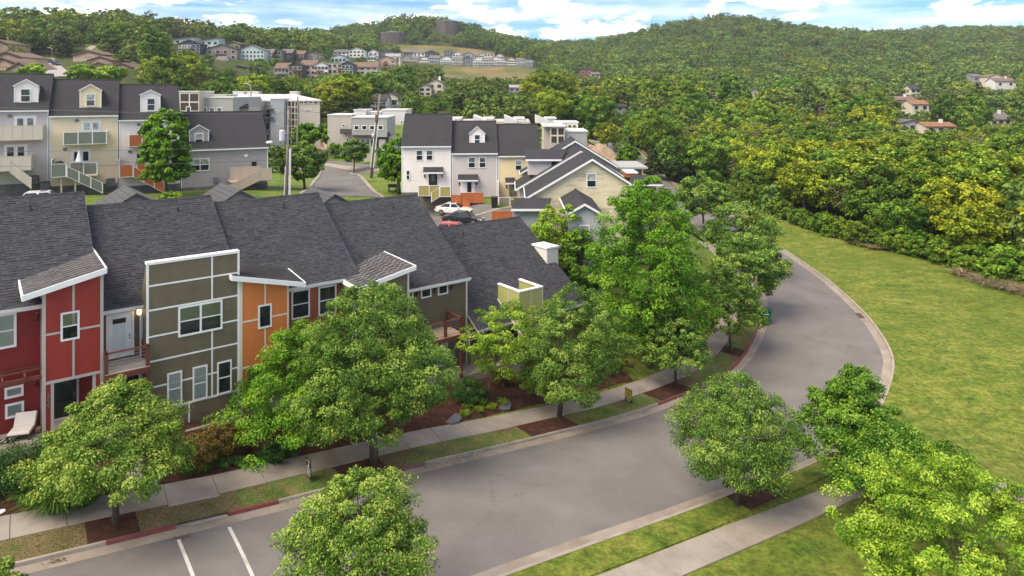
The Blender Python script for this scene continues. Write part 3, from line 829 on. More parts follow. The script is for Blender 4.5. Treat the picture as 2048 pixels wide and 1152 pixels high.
def railing(root, pts, z, h=1.0, post=0.13, posts=None, cables=6, mat=M_BEAM, cable=M_CABLE):
    """posts at pts (s,u), top rail and cables between them"""
    for s, u in pts:
        MB().box(s - post/2, s + post/2, u - post/2, u + post/2, z, z + h).build('post', mat, root)
    for (a, b), (c, d) in zip(pts[:-1], pts[1:]):
        v = Vector((c - a, d - b)); n = Vector((-v.y, v.x)).normalized() * 0.07; e = v.normalized() * 0.07
        A = Vector((a, b)) - e; B = Vector((c, d)) + e
        MB().hexa([(A.x - n.x, A.y - n.y, z + h + 0.002), (A.x + n.x, A.y + n.y, z + h + 0.002), (B.x + n.x, B.y + n.y, z + h + 0.002), (B.x - n.x, B.y - n.y, z + h + 0.002),
                   (A.x - n.x, A.y - n.y, z + h + 0.055), (A.x + n.x, A.y + n.y, z + h + 0.055), (B.x + n.x, B.y + n.y, z + h + 0.055), (B.x - n.x, B.y - n.y, z + h + 0.055)]).build('top_rail', mat, root)
        for k in range(cables):
            zz = z + 0.1 + (h - 0.16) * k / (cables - 1)
            MB().tube([(a, b, zz), (c, d, zz)], 0.012, 5).build('cable', cable, root)
def deck(root, s0, s1, u0, u1, z, mat=M_DECK, board=0.14, beam=0.3, bm=M_BEAM):
    u = u0
    while u < u1 - 0.02:
        MB().box(s0 + 0.02, s1 - 0.02, u, min(u + board - 0.008, u1), z - 0.035, z + RNG.uniform(0, 0.004)).build('deck_board', mat, root); u += board
    boxrow('beam', bm, root, s0, s1, u0 - 0.06, u0 - 0.004, z - beam, z - 0.02)
    boxrow('beam', bm, root, s0, s0 + 0.06, u0 - 0.002, u1, z - beam, z - 0.04)
    boxrow('beam', bm, root, s1 - 0.06, s1, u0 - 0.002, u1, z - beam, z - 0.04)
    boxrow('soffit', M_BEAM, root, s0 + 0.08, s1 - 0.08, u0 + 0.01, u1, z - 0.12, z - 0.10)
def ground_su(s, u):
    x, y = W(s, u); return tz(x, y)
def text_part(root, txt, size, pos, mat, rot=(90, 0, 0), extrude=0.006, name='lettering', align='CENTER'):
    cu = bpy.data.curves.new(name, 'FONT'); cu.body = txt; cu.size = size; cu.extrude = extrude; cu.align_x = align; cu.align_y = 'CENTER'
    cu.resolution_u = 3
    tmp = bpy.data.objects.new(name, cu); COL.objects.link(tmp)
    bpy.context.view_layer.update()
    me = bpy.data.meshes.new_from_object(tmp.evaluated_get(bpy.context.evaluated_depsgraph_get()))
    bpy.data.objects.remove(tmp)
    o = bpy.data.objects.new(name, me); COL.objects.link(o); me.materials.append(mat)
    o.parent = root; o0 = ORG.get(root.name, (0, 0, 0))
    o.location = (pos[0]-o0[0], pos[1]-o0[1], pos[2]-o0[2]); o.rotation_euler = [math.radians(a) for a in rot]
    ORG[o.name] = o0
    return o
UR = 48.0
UNIT_S = [-3.4, 4.57, 11.72, 19.1, 27.2, 37.75]
ZR = [12.06, 11.18, 10.69, 9.84, 6.90]
UE = [41.0, 41.0, 41.0, 40.3, 39.4]
ZE = [zr - SLOPE * (UR - ue) for zr, ue in zip(ZR, UE)]
PORCH = FZ(92, 872, U1)

# ---- unit A: red
A = thing('red_townhouse', 'red town house with a tall panelled bay under a tilted shingle roof, house number 3529', 'house', (UNIT_S[0], 41, PORCH), 'row')
s0, s1 = UNIT_S[0], UNIT_S[1]
mass(A, s0, s1 - 0.01, U2 + 0.1, 54.6, -1.5, ZE[0] - 0.16, UR, ZR[0], M_REDS)
main_roof(A, s0, s1, UE[0], ZE[0], UR, ZR[0])
ba, bb = FS(88, U1), s1 - 0.02
siding(A, s0, ba + 0.05, 0.6, ZE[0] - 0.2, U2, M_REDS)
window(A, frect(-22, 33, 33, 623, 692, U2), U2, blind=('full', M_BLIND), fw=0.11)
window(A, frect(9, 47, 9, 776, 798, U2), U2, 'fixed', ('full', M_BLIND), fw=0.1)
window(A, frect(10, 48, 10, 809, 838, U2), U2, 'fixed', ('full', M_BLIND), fw=0.1)
# bay: body behind the panels
zb = FZ(92, 768, U1)
FLr, FRr = (FS(45, 39.2), 39.2, FZ(45, 593, 39.2)), (FS(213, 39.2), 39.2, FZ(213, 537, 39.2))
def redtop(s): return FLr[2] + (FRr[2] - FLr[2]) * (s - FLr[0]) / (FRr[0] - FLr[0]) - 0.16
MB().prism_xz([(ba, zb), (bb, zb), (bb, redtop(bb)), (ba, redtop(ba))], U1 + 0.005, 44.5).build('bay_wall', M_RED, A)
sm = FS(147, U1); zm = FZ(147, 660, U1)
for (a, b) in ((ba, sm), (sm, bb)):
    g = 0.02
    panel(A, [(a + g, zb + g), (b - g, zb + g), (b - g, zm - g), (a + g, zm - g)], U1, M_RED)
    panel(A, [(a + g, zm + g), (b - g, zm + g), (b - g, redtop(b) - g), (a + g, redtop(a) - g)], U1, M_RED)
bar(A, 'batten', M_GREYTRIM, (sm, zb), (sm, redtop(sm)), 0.10, 0.030, U1)
bar(A, 'batten', M_GREYTRIM, (ba, zm), (bb, zm), 0.10, 0.034, U1)
bar(A, 'batten', M_GREYTRIM, (ba, zb + 0.03), (bb, zb + 0.03), 0.14, 0.038, U1)
for s in (ba, bb):
    boxrow('corner_board', M_GREYTRIM, A, s - 0.07, s + 0.07, U1 - 0.042, U1 + 0.07, PORCH, redtop(s) + 0.01)
boxrow('corner_board', M_GREYTRIM, A, ba - 0.06, ba + 0.04, U2 - 0.09, U2 - 0.032, PORCH, redtop(ba))
window(A, frect(121, 159, 121, 626, 683, U1), U1 - 0.02, 'double', ('top', M_BLINDREFL), fw=0.09)
shed_roof(A, [FLr, FRr, (FRr[0] - 0.02, 44.8, FRr[2] + 0.02), (FLr[0] - 0.05, 43.6, FLr[2] + 0.05)])
# entry under the bay
pl, pr = FS(105, U1), FS(188.5, U1)
boxrow('pillar', M_RED, A, ba + 0.072, pl - 0.075, U1 + 0.002, U1 + 0.3, PORCH, zb)
boxrow('pillar', M_RED, A, pr + 0.07, bb - 0.075, U1 + 0.002, U1 + 0.3, PORCH, zb)
boxrow('entry_post', M_GREYTRIM, A, pl - 0.07, pl + 0.06, U1 - 0.01, U1 + 0.3, PORCH, zb)
boxrow('entry_post', M_GREYTRIM, A, pr - 0.06, pr + 0.07, U1 - 0.01, U1 + 0.3, PORCH, zb)
boxrow('entry_wall', M_REDS, A, ba, bb, U2 + 0.06, U2 + 0.2, PORCH, zb + 0.1)
e0, e1 = FS(104, U2 + .05), FS(153, U2 + .05)
dr = boxrow('front_door', M_BLACK, A, e0, e1, U2 - 0.01, U2 + 0.055, PORCH + 0.12, PORCH + 2.3)
MB().box(e0 + 0.18, e1 - 0.18, U2 - 0.03, U2 - 0.012, PORCH + 0.9, PORCH + 2.1).build('glazing', M_GLASS, dr)
MB().tube([(e1 - 0.12, U2 - 0.06, PORCH + 1.05), (e1 - 0.12, U2 - 0.06, PORCH + 1.3)], 0.015, 6).build('handle', M_STEEL, dr)
boxrow('door_frame', M_GREYTRIM, A, e1, e1 + 0.1, U2 - 0.02, U2 + 0.055, PORCH, zb)
boxrow('door_step', M_GREYTRIM, A, e0, e1 + 0.1, U2 - 0.25, U2 + 0.05, PORCH, PORCH + 0.12)
boxrow('porch_floor', M_CONC, A, s0, 6.4, 38.95, U2 + 0.1, PORCH - 1.3, PORCH - 0.004)
for i, ch in enumerate('3529'):
    text_part(A, ch, 0.26, ((ba + pl) / 2, U1 - 0.012, FZ(98, 791 + i * 7.2, U1)), M_STEEL, (90, 0, 0), name='house_number')
# trellis over the ground floor window
zt = FZ(0, 771, 39.9)
for i in range(7):
    s = s0 + 0.5 + i * 0.86
    if s < ba - 0.1: boxrow('trellis_rafter', M_BEAM, A, s - 0.035, s + 0.035, 39.8, U2 - 0.03, zt + 0.09, zt + 0.2)
for u, h in ((39.95, 0.0), (40.4, 0.205), (40.85, 0.205)):
    boxrow('trellis_beam', M_BEAM, A, s0, ba - 0.08, u - 0.04, u + 0.04, zt + h - (0.1 if h == 0 else 0), zt + h + 0.085)
mb = MB().prism_yz([(40.0, zt - 0.02), (U2 - 0.03, zt - 0.9), (U2 - 0.03, zt - 0.75), (40.1, zt - 0.02)], ba - 0.3, ba - 0.2); mb.build('bracket', M_BEAM, A)
mb = MB().prism_yz([(40.2, ZE[0] - 0.25), (U2 - 0.03, ZE[0] - 0.95), (U2 - 0.03, ZE[0] - 0.8), (40.35, ZE[0] - 0.25)], ba - 0.3, ba - 0.2); mb.build('bracket', M_BEAM, A)

# ---- unit B: olive
B = thing('olive_townhouse', 'olive town house with white battens on a tall flat front and small entry balcony', 'house', (UNIT_S[1], 41, PORCH - 0.7), 'row')
s0, s1 = UNIT_S[1], UNIT_S[2]
mass(B, s0 + 0.01, s1 - 0.01, U2 + 0.1, 54.6, -2.0, ZE[1] - 0.16, UR, ZR[1], M_OLIVES)
g0, g1 = FS(295, U1), FS(476.5, U1)
main_roof(B, s0, s1, UE[1], ZE[1], UR, ZR[1])
siding(B, s0 + 0.02, g0 + 0.02, 0.2, ZE[1] - 0.2, U2, M_OLIVES)
gt = FZ(292, 531, U1); gb = -0.9
MB().box(g0, g1, U1 + 0.004, U1 + 0.3, gb, gt).build('facade_wall', M_OLIVE, B)
MB().prism_yz([(U1 + 0.31, gb), (U1 + 0.31, gt), (U1 + 0.42, gt), (U2 + 0.5, ZE[1] + 0.2), (U2 + 0.5, gb)], g0, g0 + 0.18).build('return_wall', M_OLIVE, B)
MB().prism_yz([(U1 + 0.31, gb), (U1 + 0.31, gt), (U1 + 0.42, gt), (U2 + 0.5, ZE[1] + 0.2), (U2 + 0.5, gb)], g1 - 0.18, g1).build('return_wall', M_OLIVE, B)
boxrow('parapet_cap', M_WHITE, B, g0 - 0.06, g1 + 0.06, U1 - 0.06, U1 + 0.42, gt, gt + 0.13)
MB().slab([(g0 + 0.2, U1 + 0.31, ZE[1] - 0.62), (g1 - 0.2, U1 + 0.31, ZE[1] - 0.62), (g1 - 0.2, UE[1], ZE[1] - 0.02), (g0 + 0.2, UE[1], ZE[1] - 0.02)], 0.1).build('roof_apron', M_RIDGE, B)
hz = [FZ(295, y, U1) for y in (573, 622, 675, 725, 777, 826)]
gv = FS(424, U1); gv2 = FS(378, U1)
zs = [gt] + hz
for k in range(6):
    for a, b in ((g0, gv), (gv, g1)):
        panel(B, [(a + .02, zs[k+1] + .02), (b - .02, zs[k+1] + .02), (b - .02, zs[k] - .02), (a + .02, zs[k] - .02)], U1, M_OLIVE)
for a, b in ((g0, gv2), (gv2, g1)):
    panel(B, [(a + .02, gb), (b - .02, gb), (b - .02, zs[6] - .02), (a + .02, zs[6] - .02)], U1, M_OLIVE)
for i, z in enumerate(hz):
    bar(B, 'batten', M_WHITE, (g0, z), (g1, z), 0.085 if i < 5 else 0.12, 0.034, U1)
bar(B, 'batten', M_WHITE, (gv, gt), (gv, hz[1]), 0.085, 0.030, U1)
bar(B, 'batten', M_WHITE, (gv, FZ(424, 660, U1)), (gv, hz[5]), 0.085, 0.030, U1)
bar(B, 'batten', M_WHITE, (gv2, hz[5]), (gv2, gb), 0.085, 0.030, U1)
for s in (g0, g1):
    boxrow('corner_board', M_WHITE, B, s - 0.05, s + 0.06, U1 - 0.04, U1 + 0.06, gb, gt - 0.002)
window(B, frect(356, 444.5, 356, 614, 674.5, U1), U1 - 0.02, 'double', ('top', M_BLINDREFL), fw=0.1, halves=2)
window(B, frect(334, 364, 334, 747, 814, U1), U1 - 0.02, 'double', ('full', M_BLINDW), fw=0.08)
window(B, frect(385, 414.5, 385, 735, 803, U1), U1 - 0.02, 'double', ('full', M_BLINDW), fw=0.08)
window(B, frect(434, 463, 434, 725, 790, U1), U1 - 0.02, 'double', None, fw=0.08)
# downspout beside the recess
MB().tube([(g0 - 0.1, UE[1] - 0.1, ZE[1] - 0.15), (g0 - 0.1, U2 - 0.12, ZE[1] - 0.5), (g0 - 0.1, U2 - 0.12, 0.2)], 0.05, 8).build('downspout', M_WHITE, B)
boxrow('corner_board', M_WHITE, B, g0 - 0.05, g0 - 0.004, U2 - 0.1, U2 - 0.034, 0.2, ZE[1] - 0.25)
# balcony door
r = frect(212, 268, 268, 621, 709, U2)
fr = MB().box(r[0], r[1], U2 - 0.06, U2, r[3] - 0.1, r[3]).box(r[0], r[0] + 0.11, U2 - 0.06, U2, r[2], r[3] - 0.1).box(r[1] - 0.11, r[1], U2 - 0.06, U2, r[2], r[3] - 0.1).build('door_frame', M_WHITE, B)
dz0, dz1 = r[2] + 0.02, r[3] - 0.11
dl, dh = r[0] + 0.12, r[1] - 0.12
door = MB().box(dl, dh, U2 - 0.045, U2 - 0.005, dz0, dz1).build('balcony_door', plain('white_door', (0.72, 0.74, 0.73), 0.45), B)
gl0, gl1 = dl + 0.17, dh - 0.27
MB().box(gl0 - 0.04, gl1 + 0.04, U2 - 0.055, U2 - 0.046, dz0 + 0.28, dz1 - 0.12).build('glazing_bead', M_WHITE, door)
MB().box(gl0, gl1, U2 - 0.062, U2 - 0.056, dz0 + 0.32, dz1 - 0.42).build('blind', M_BLINDW, door)
MB().box(gl0, gl1, U2 - 0.062, U2 - 0.056, dz1 - 0.42, dz1 - 0.16).build('pane', M_GLASS, door)
for h in (0.95, 1.1):
    MB().lathe(dh - 0.1, U2 - 0.09, [(0.028, dz0 + h - 0.03), (0.034, dz0 + h), (0.028, dz0 + h + 0.03)], 10).build('door_knob', M_BLACK, door)
# porch lantern, lit
ls, lz = FS(277, U2), FZ(277, 622, U2)
lamp = boxrow('lantern', M_BLACK, B, ls - 0.10, ls + 0.10, U2 - 0.06, U2 - 0.031, lz - 0.05, lz + 0.3)
MB().box(ls - 0.12, ls + 0.12, U2 - 0.30, U2 - 0.06, lz + 0.19, lz + 0.24).build('lamp_cap', M_BLACK, lamp)
MB().lathe(ls, U2 - 0.18, [(0.075, lz - 0.14), (0.10, lz - 0.10), (0.105, lz + 0.16), (0.09, lz + 0.19)], 12).build('lamp_glass', plain('lit_lamp_glass', (1, 0.75, 0.45), 0.3, emit=((1.0, 0.62, 0.28), 2.6)), lamp)
# small balcony
b0, b1 = FS(209, 39.35), FS(301, 39.35); zdk = FZ(209, 752, 39.35)
deck(B, b0, b1, 39.4, U2 - 0.04, zdk)
railing(B, [(b0 + 0.09, U2 - 0.15), (b0 + 0.09, 39.5), (b1 - 0.1, 39.5), (b1 - 0.1, U2 - 0.55)], zdk, 1.0, 0.17)
for s in (b0 + 0.1, b1 - 0.1):
    boxrow('support_post', M_BEAM, B, s - 0.1, s + 0.1, 39.42, 39.62, -1.0, zdk - 0.3)
d0, d1 = FS(240, U2), FS(276, U2)
dd = boxrow('ground_door', plain('dark_door', (0.02, 0.017, 0.014), 0.4), B, d0, d1, U2 - 0.07, U2 - 0.02, 0.3, zdk - 0.45)
MB().box(d0 + 0.2, d1 - 0.2, U2 - 0.08, U2 - 0.072, 1.0, zdk - 0.7).build('pane', M_GLASS, dd)
boxrow('door_frame', M_WHITE, B, d0 - 0.1, d0 - 0.002, U2 - 0.08, U2 - 0.03, 0.3, zdk - 0.4)
boxrow('door_frame', M_WHITE, B, d1 + 0.002, d1 + 0.1, U2 - 0.08, U2 - 0.03, 0.3, zdk - 0.4)
boxrow('ramp_wall', M_CONC, B, g0 + 0.5, UNIT_S[2] + 0.4, U1 - 1.0, U1 - 0.8, -2.0, 0.22)

# ---- unit C: orange
Ct = thing('orange_townhouse', 'orange panelled town house bay with rust red siding beside the olive house', 'house', (UNIT_S[2], 41, -1.0), 'row')
s0, s1 = UNIT_S[2], UNIT_S[3]
mass(Ct, s0 + 0.01, s1 - 0.01, U2 + 0.1, 54.6, -3.0, ZE[2] - 0.16, UR, ZR[2], M_RUST)
main_roof(Ct, s0, s1, UE[2], ZE[2], UR, ZR[2])
c0, c1 = FS(479, U1), FS(577, U1)
siding(Ct, c1, s1, -2.6, ZE[2] - 0.2, U2, M_RUST)
FLo, FRo = (FS(464, 39.3), 39.3, FZ(464, 553, 39.3)), (FS(611, 39.3), 39.3, FZ(611, 566, 39.3))
def ortop(s): return FLo[2] + (FRo[2] - FLo[2]) * (s - FLo[0]) / (FRo[0] - FLo[0]) - 0.15
zb = FZ(483, 738, U1)
MB().prism_xz([(c0, zb), (c1, zb), (c1, ortop(c1)), (c0, ortop(c0))], U1 + 0.006, 43.5).build('bay_wall', M_ORANGE, Ct)
cm = FS(530, U1); zm = FZ(483, 645, U1)
c0i = FS(483.5, U1)
for a, b in ((c0i, cm), (cm, c1)):
    panel(Ct, [(a + .02, zb + .02), (b - .02, zb + .02), (b - .02, zm - .02), (a + .02, zm - .02)], U1, M_ORANGE)
    panel(Ct, [(a + .02, zm + .02), (b - .02, zm + .02), (b - .02, ortop(b) - .02), (a + .02, ortop(a) - .02)], U1, M_ORANGE)
bar(Ct, 'batten', M_CREAMTRIM, (cm, zb), (cm, ortop(cm)), 0.09, 0.030, U1)
bar(Ct, 'batten', M_CREAMTRIM, (c0, zm), (c1, zm), 0.09, 0.034, U1)
bar(Ct, 'batten', M_CREAMTRIM, (c0, zb + 0.02), (c1, zb + 0.02), 0.11, 0.038, U1)
for s, w in ((c0 + 0.07, 0.16), (c1 - 0.04, 0.10)):
    boxrow('corner_board', M_CREAMTRIM, Ct, s - w/2, s + w/2, U1 - 0.042, U1 + 0.06, -2.4, ortop(s))
window(Ct, frect(516, 543, 516, 611, 658, U1), U1 - 0.02, 'fixed', None, fw=0.09)
shed_roof(Ct, [FLo, FRo, (FRo[0] + 0.02, 42.6, FRo[2] + 0.25), (FLo[0] + 0.02, 43.2, FLo[2] + 0.1)], M_ROOF)
window(Ct, frect(582, 619, 582, 582, 640, U2), U2, 'double', None, fw=0.1)
window(Ct, frect(636, 672, 636, 574, 632, U2), U2, 'double', None, fw=0.1)
window(Ct, frect(600, 640, 600, 745, 800, U2), U2, 'double', ('full', M_BLIND), fw=0.1)
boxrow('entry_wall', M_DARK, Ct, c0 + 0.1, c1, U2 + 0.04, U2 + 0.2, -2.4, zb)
boxrow('pillar', M_ORANGE, Ct, c0 + 0.16, c0 + 0.5, U1 + 0.002, U1 + 0.3, -2.4, zb)
o0, o1 = c0 + 0.8, c0 + 1.75
dr = boxrow('front_door', plain('wine_door', (0.06, 0.012, 0.012), 0.4), Ct, o0, o1, U2 - 0.02, U2 + 0.035, -0.9, zb - 0.3)
MB().box(o0 + 0.2, o1 - 0.2, U2 - 0.03, U2 - 0.022, 0.2, zb - 0.5).build('glazing', M_GLASS, dr)
boxrow('porch_floor', M_CONC, Ct, s0 + 0.3, s1 - 0.3, 38.9, U2 + 0.05, -3.0, ground_su(14, 39) + 0.35)

# ---- unit D: olive with long balcony
UW = 40.75
D = thing('brown_olive_townhouse', 'brown olive sided town house with long red railed balcony and three small square windows', 'house', (UNIT_S[3], 41, -1.6), 'row')
s0, s1 = UNIT_S[3], UNIT_S[4]
mass(D, s0 + 0.01, s1 - 0.01, UW + 0.1, 55.3, -4.0, ZE[3] - 0.16, UR, ZR[3], M_OLIVES)
main_roof(D, s0, s1, UE[3], ZE[3], UR, ZR[3])
UB = 39.4
v0, v1 = FS(707, UB), FS(816, UB)
siding(D, v1 - 0.05, s1 - 0.02, -3.2, ZE[3] - 0.2, UW, M_OLIVES)
FLd, FRd = (FS(716, 38.95), 38.95, FZ(716, 577, 38.95)), (FS(832, 38.95), 38.95, FZ(832, 532, 38.95))
def dtop(s): return FLd[2] + (FRd[2] - FLd[2]) * (s - FLd[0]) / (FRd[0] - FLd[0]) - 0.16
zb = FZ(816, 596, UB); zl = -3.2
MB().prism_xz([(v0, zb), (v1, zb), (v1, dtop(v1)), (v0, dtop(v0))], UB + 0.006, 43.4).build('bay_wall', M_OLIVE, D)
vm = FS(769, UB)
for a, b in ((v0, vm), (vm, v1)):
    panel(D, [(a + .02, zb + .02), (b - .02, zb + .02), (b - .02, dtop(b) - .02), (a + .02, dtop(a) - .02)], UB, M_OLIVE)
bar(D, 'batten', M_CREAMTRIM, (vm, zb), (vm, dtop(vm)), 0.09, 0.030, UB)
bar(D, 'batten', M_CREAMTRIM, (v0, zb), (v1, zb), 0.10, 0.034, UB)
boxrow('corner_board', M_CREAMTRIM, D, v1 - 0.06, v1 + 0.06, UB - 0.042, UB + 0.06, zl, dtop(v1))
boxrow('corner_board', M_CREAMTRIM, D, v0 - 0.06, v0 + 0.06, UB - 0.042, UB + 0.06, zl, dtop(v0))
shed_roof(D, [FLd, FRd, (FRd[0] - 0.05, 43.9, FRd[2] + 0.15), (FLd[0] - 0.2, 42.6, FLd[2] + 0.2)])
boxrow('bay_jamb', M_OLIVE, D, FS(800, UB), v1 - 0.065, UB + 0.002, UB + 0.3, zl, zb)
boxrow('bay_jamb', M_CREAMTRIM, D, FS(789, UB), FS(797, UB), UB + 0.002, UB + 0.3, zl, zb)
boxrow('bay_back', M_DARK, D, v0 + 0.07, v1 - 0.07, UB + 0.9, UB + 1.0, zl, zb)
for p0, p1, yt, yb in ((806, 825.5, 583, 603), (841, 861.5, 578, 597), (875, 895, 571, 590.5)):
    window(D, frect(p0, p1, p0, yt, yb, UW), UW, 'fixed', None, fw=0.085)
for p in (832, 868, 902):
    s = FS(p, UW)
    MB().prism_yz([(UE[3] + 0.05, ZE[3] - 0.3), (UW - 0.03, ZE[3] - 0.85), (UW - 0.03, ZE[3] - 0.2), (UE[3] + 0.05, ZE[3] - 0.2)], s - 0.05, s + 0.05).build('bracket', M_BEAM, D)
e1s = s1 - 0.02
boxrow('corner_board', M_CREAMTRIM, D, e1s - 0.07, e1s + 0.05, UW - 0.06, UW + 0.06, zl, ZE[3] - 0.22)
b1 = FS(927.5, 38.75); zdk = FZ(927, 667, 38.75)
deck(D, v1 + 0.05, b1, 38.8, UW - 0.04, zdk, M_DECK2)
railing(D, [(v1 + 0.25, 38.9), (FS(854, 38.9), 38.9), (FS(891, 38.9), 38.9), (b1 - 0.1, 38.9), (b1 - 0.1, UW - 0.2)], zdk, 1.02, 0.17)
boxrow('support_post', M_BEAM, D, b1 - 0.22, b1 - 0.02, 38.82, 39.02, FZ(935, 752, 38.8), zdk - 0.3)
for p0, p1 in ((846, 862), (872, 894)):
    r = frect(p0, p1, p0, 683 if p0 < 860 else 679, 742 if p0 < 860 else 735, UW)
    w = window(D, r, UW, 'fixed', ('full', M_BLINDW), fw=0.09)
boxrow('porch_floor', M_CONC, D, s0 + 0.4, s1 + 3.8, 38.9, UW + 0.05, -5.0, FZ(935, 752, 38.8) + 0.0)

# ---- unit E: lime end house
E = thing('lime_end_house', 'low lime green end house with a big shingle roof, roof box and white chimney', 'house', (UNIT_S[4], 41, -2.4), 'row')
s0, s1 = UNIT_S[4], UNIT_S[5]
UWE = 40.35
mass(E, s0 + 0.01, s1 - 0.25, UWE + 0.1, 56.0, -5.0, ZE[4] - 0.2, UR, ZR[4], M_LIMES)
main_roof(E, s0, s1, UE[4], ZE[4], UR, ZR[4])
siding(E, s0 + 0.04, s1 - 0.3, -3.6, ZE[4] - 0.2, UWE, M_LIMES)
window(E, frect(937, 966, 937, 658, 703, UWE), UWE, 'double', ('full', paint('rust_blind', (0.12, 0.04, 0.025), 0.5, 0.1)), fw=0.09)
for p in (920, 975):
    s = FS(p, UWE)
    MB().prism_yz([(UE[4] + 0.1, ZE[4] - 0.3), (UWE - 0.03, ZE[4] - 0.9), (UWE - 0.03, ZE[4] - 0.2), (UE[4] + 0.1, ZE[4] - 0.2)], s - 0.05, s + 0.05).build('bracket', M_BEAM, E)
y0, y1 = 38.5, 41.1
x0, x1 = FS(1039, y0), FS(1085, y0)
zt = FZ(1039, 585, y0)
boxrow('roof_box_front', M_LIME, E, x0, x1, y0, y0 + 0.16, -0.8, zt)
boxrow('roof_box_side', M_LIME, E, x0, x0 + 0.16, y0 + 0.165, y1, 0.8, zt)
boxrow('roof_box_side', M_LIME, E, x1 - 0.16, x1, y0 + 0.165, y1, 0.8, zt)
boxrow('roof_box_cap', M_WHITE, E, x0 - 0.05, x1 + 0.05, y0 - 0.05, y0 + 0.22, zt + 0.002, zt + 0.09)
boxrow('roof_box_cap', M_WHITE, E, x0 - 0.05, x0 + 0.22, y0 + 0.225, y1 + 0.03, zt + 0.002, zt + 0.088)
boxrow('roof_box_cap', M_WHITE, E, x1 - 0.22, x1 + 0.05, y0 + 0.225, y1 + 0.03, zt + 0.002, zt + 0.088)
for s, u in ((x0 - 0.02, y0 - 0.02), ((x0 + x1) / 2, y0 - 0.02), (x1, y0 - 0.02)):
    boxrow('batten', M_GREYTRIM, E, s - 0.05, s + 0.05, u, u + 0.03, -0.8, zt)
boxrow('batten', M_GREYTRIM, E, x0 - 0.02, x0 - 0.002, (y0 + y1)/2 - 0.05, (y0 + y1)/2 + 0.05, 1.2, zt)
# white flashing where the box meets the roof
MB().prism_yz([(y0 - 0.3, ZE[4] + SLOPE * (y0 - 0.3 - UE[4]) + 0.03), (y1, ZE[4] + SLOPE * (y1 - UE[4]) + 0.03), (y1, ZE[4] + SLOPE * (y1 - UE[4]) + 0.13), (y0 - 0.3, ZE[4] + SLOPE * (y0 - 0.3 - UE[4]) + 0.13)], x0 - 0.05, x0 - 0.021).build('flashing', M_WHITE, E)
cx0, cy0 = FS(1094, 43.1), 43.1
ctop = FZ(1094, 496, 43.1)
M_CHIM = paint('white_vinyl', (0.62, 0.58, 0.54), 0.6, 0.06)
cx1 = UNIT_S[5] + 0.25
chm = boxrow('chimney', M_CHIM, E, cx0 + 0.03, cx1 - 0.03, cy0 + 0.03, 44.97, 1.6, ctop - 0.12)
k = 0
z = 2.2
while z < ctop - 0.16:
    zz = min(z + 0.17, ctop - 0.14)
    mb = MB()
    a0, a1, c0_, c1_ = cx0, cx1, cy0, 45.0
    mb.add([(a0, c0_, z), (a1, c0_, z), (a1 - .02, c0_ + .02, zz), (a0 + .02, c0_ + .02, zz), (a0, c1_, z), (a0 + .02, c1_, zz), (a0 + .03, c0_ + .03, z), (a1, c0_ + .03, z), (a0 + .03, c1_, z)],
           [(0, 1, 2, 3), (4, 0, 3, 5), (0, 6, 7, 1), (4, 8, 6, 0)])
    mb.build('siding_course', M_CHIM, chm); z += 0.17
boxrow('chimney_cap', M_WHITE, E, cx0 - 0.06, cx1 + 0.06, cy0 - 0.06, 45.06, ctop - 0.11, ctop + 0.03)
boxrow('porch_floor', M_CONC, E, s0 + 4.2, s1 - 1.0, 38.9, UWE, -5.6, -3.2)
for p in (990, 1075):
    boxrow('support_post', M_BEAM, E, FS(p, 39.6) - 0.1, FS(p, 39.6) + 0.1, 39.5, 39.7, -3.6, ZE[4] - 0.15)
window(E, frect(1010, 1040, 1010, 650, 692, UWE), UWE, 'double', None, fw=0.09)
# pipe vents
for U_, k, s in ((A, 0, 1.9), (B, 1, 9.5), (Ct, 2, 16.2), (D, 3, 24.6), (E, 4, 31.0)):
    u = 46.9; z = ZE[k] + SLOPE * (u - UE[k])
    MB().tube([(s, u, z - 0.1), (s, u, z + 0.32)], 0.045, 8).build('vent_pipe', M_BLACK, U_)
# ------------------------------------------------------------------ town houses behind
class Fr:
    """a building frame turned by th; a: along the facade, b: away from the camera"""
    def __init__(self, deg): self.t = math.radians(deg); self.c = math.cos(self.t); self.s = math.sin(self.t)
    def U(self, px, Y): k = (px - 1024) / F; return Y * (self.c - self.s * k)
    def a(self, px, u): k = (px - 1024) / F; Y = u / (self.c - self.s * k); return k * Y * self.c + Y * self.s
    def z(self, px, py, u): k = (px - 1024) / F; Y = u / (self.c - self.s * k); return HC - (py - HOR) / F * Y
    def w(self, a, u): return (a * self.c - u * self.s, a * self.s + u * self.c)
    def thing(self, name, label, cat, org, group=None):
        o = bpy.data.objects.new(name, None); COL.objects.link(o)
        x, y = self.w(org[0], org[1]); o.location = (x, y, org[2]); o.rotation_euler = (0, 0, self.t)
        ORG[o.name] = tuple(org); tag(o, label, cat, group); return o
def bx(root, name, mat, a0, a1, u0, u1, z0, z1, **kw): return MB().box(a0, a1, u0, u1, z0, z1).build(name, mat, root, **kw)
M_ROOFD = shingle_mat('charcoal_roof', (0.040, 0.039, 0.042), False)
def vinyl(name, c, dirt=0.0, dc=(0.09, 0.085, 0.06)): return paint(name, c, 0.6, 0.05, 0.8, lap=0.17, dirt=dirt, dirtcol=dc)
V_LILAC = vinyl('lilac_vinyl', (0.50, 0.455, 0.44)); V_CREAM = vinyl('cream_vinyl', (0.74, 0.63, 0.43)); V_WHITE = vinyl('white_vinyl_siding', (0.72, 0.67, 0.635))
V_GREY = vinyl('grey_vinyl', (0.31, 0.295, 0.285)); V_STAIN = vinyl('stained_cream_vinyl', (0.60, 0.53, 0.36), 0.75, (0.12, 0.115, 0.06)); V_PALE = vinyl('pale_grey_vinyl', (0.42, 0.42, 0.43))
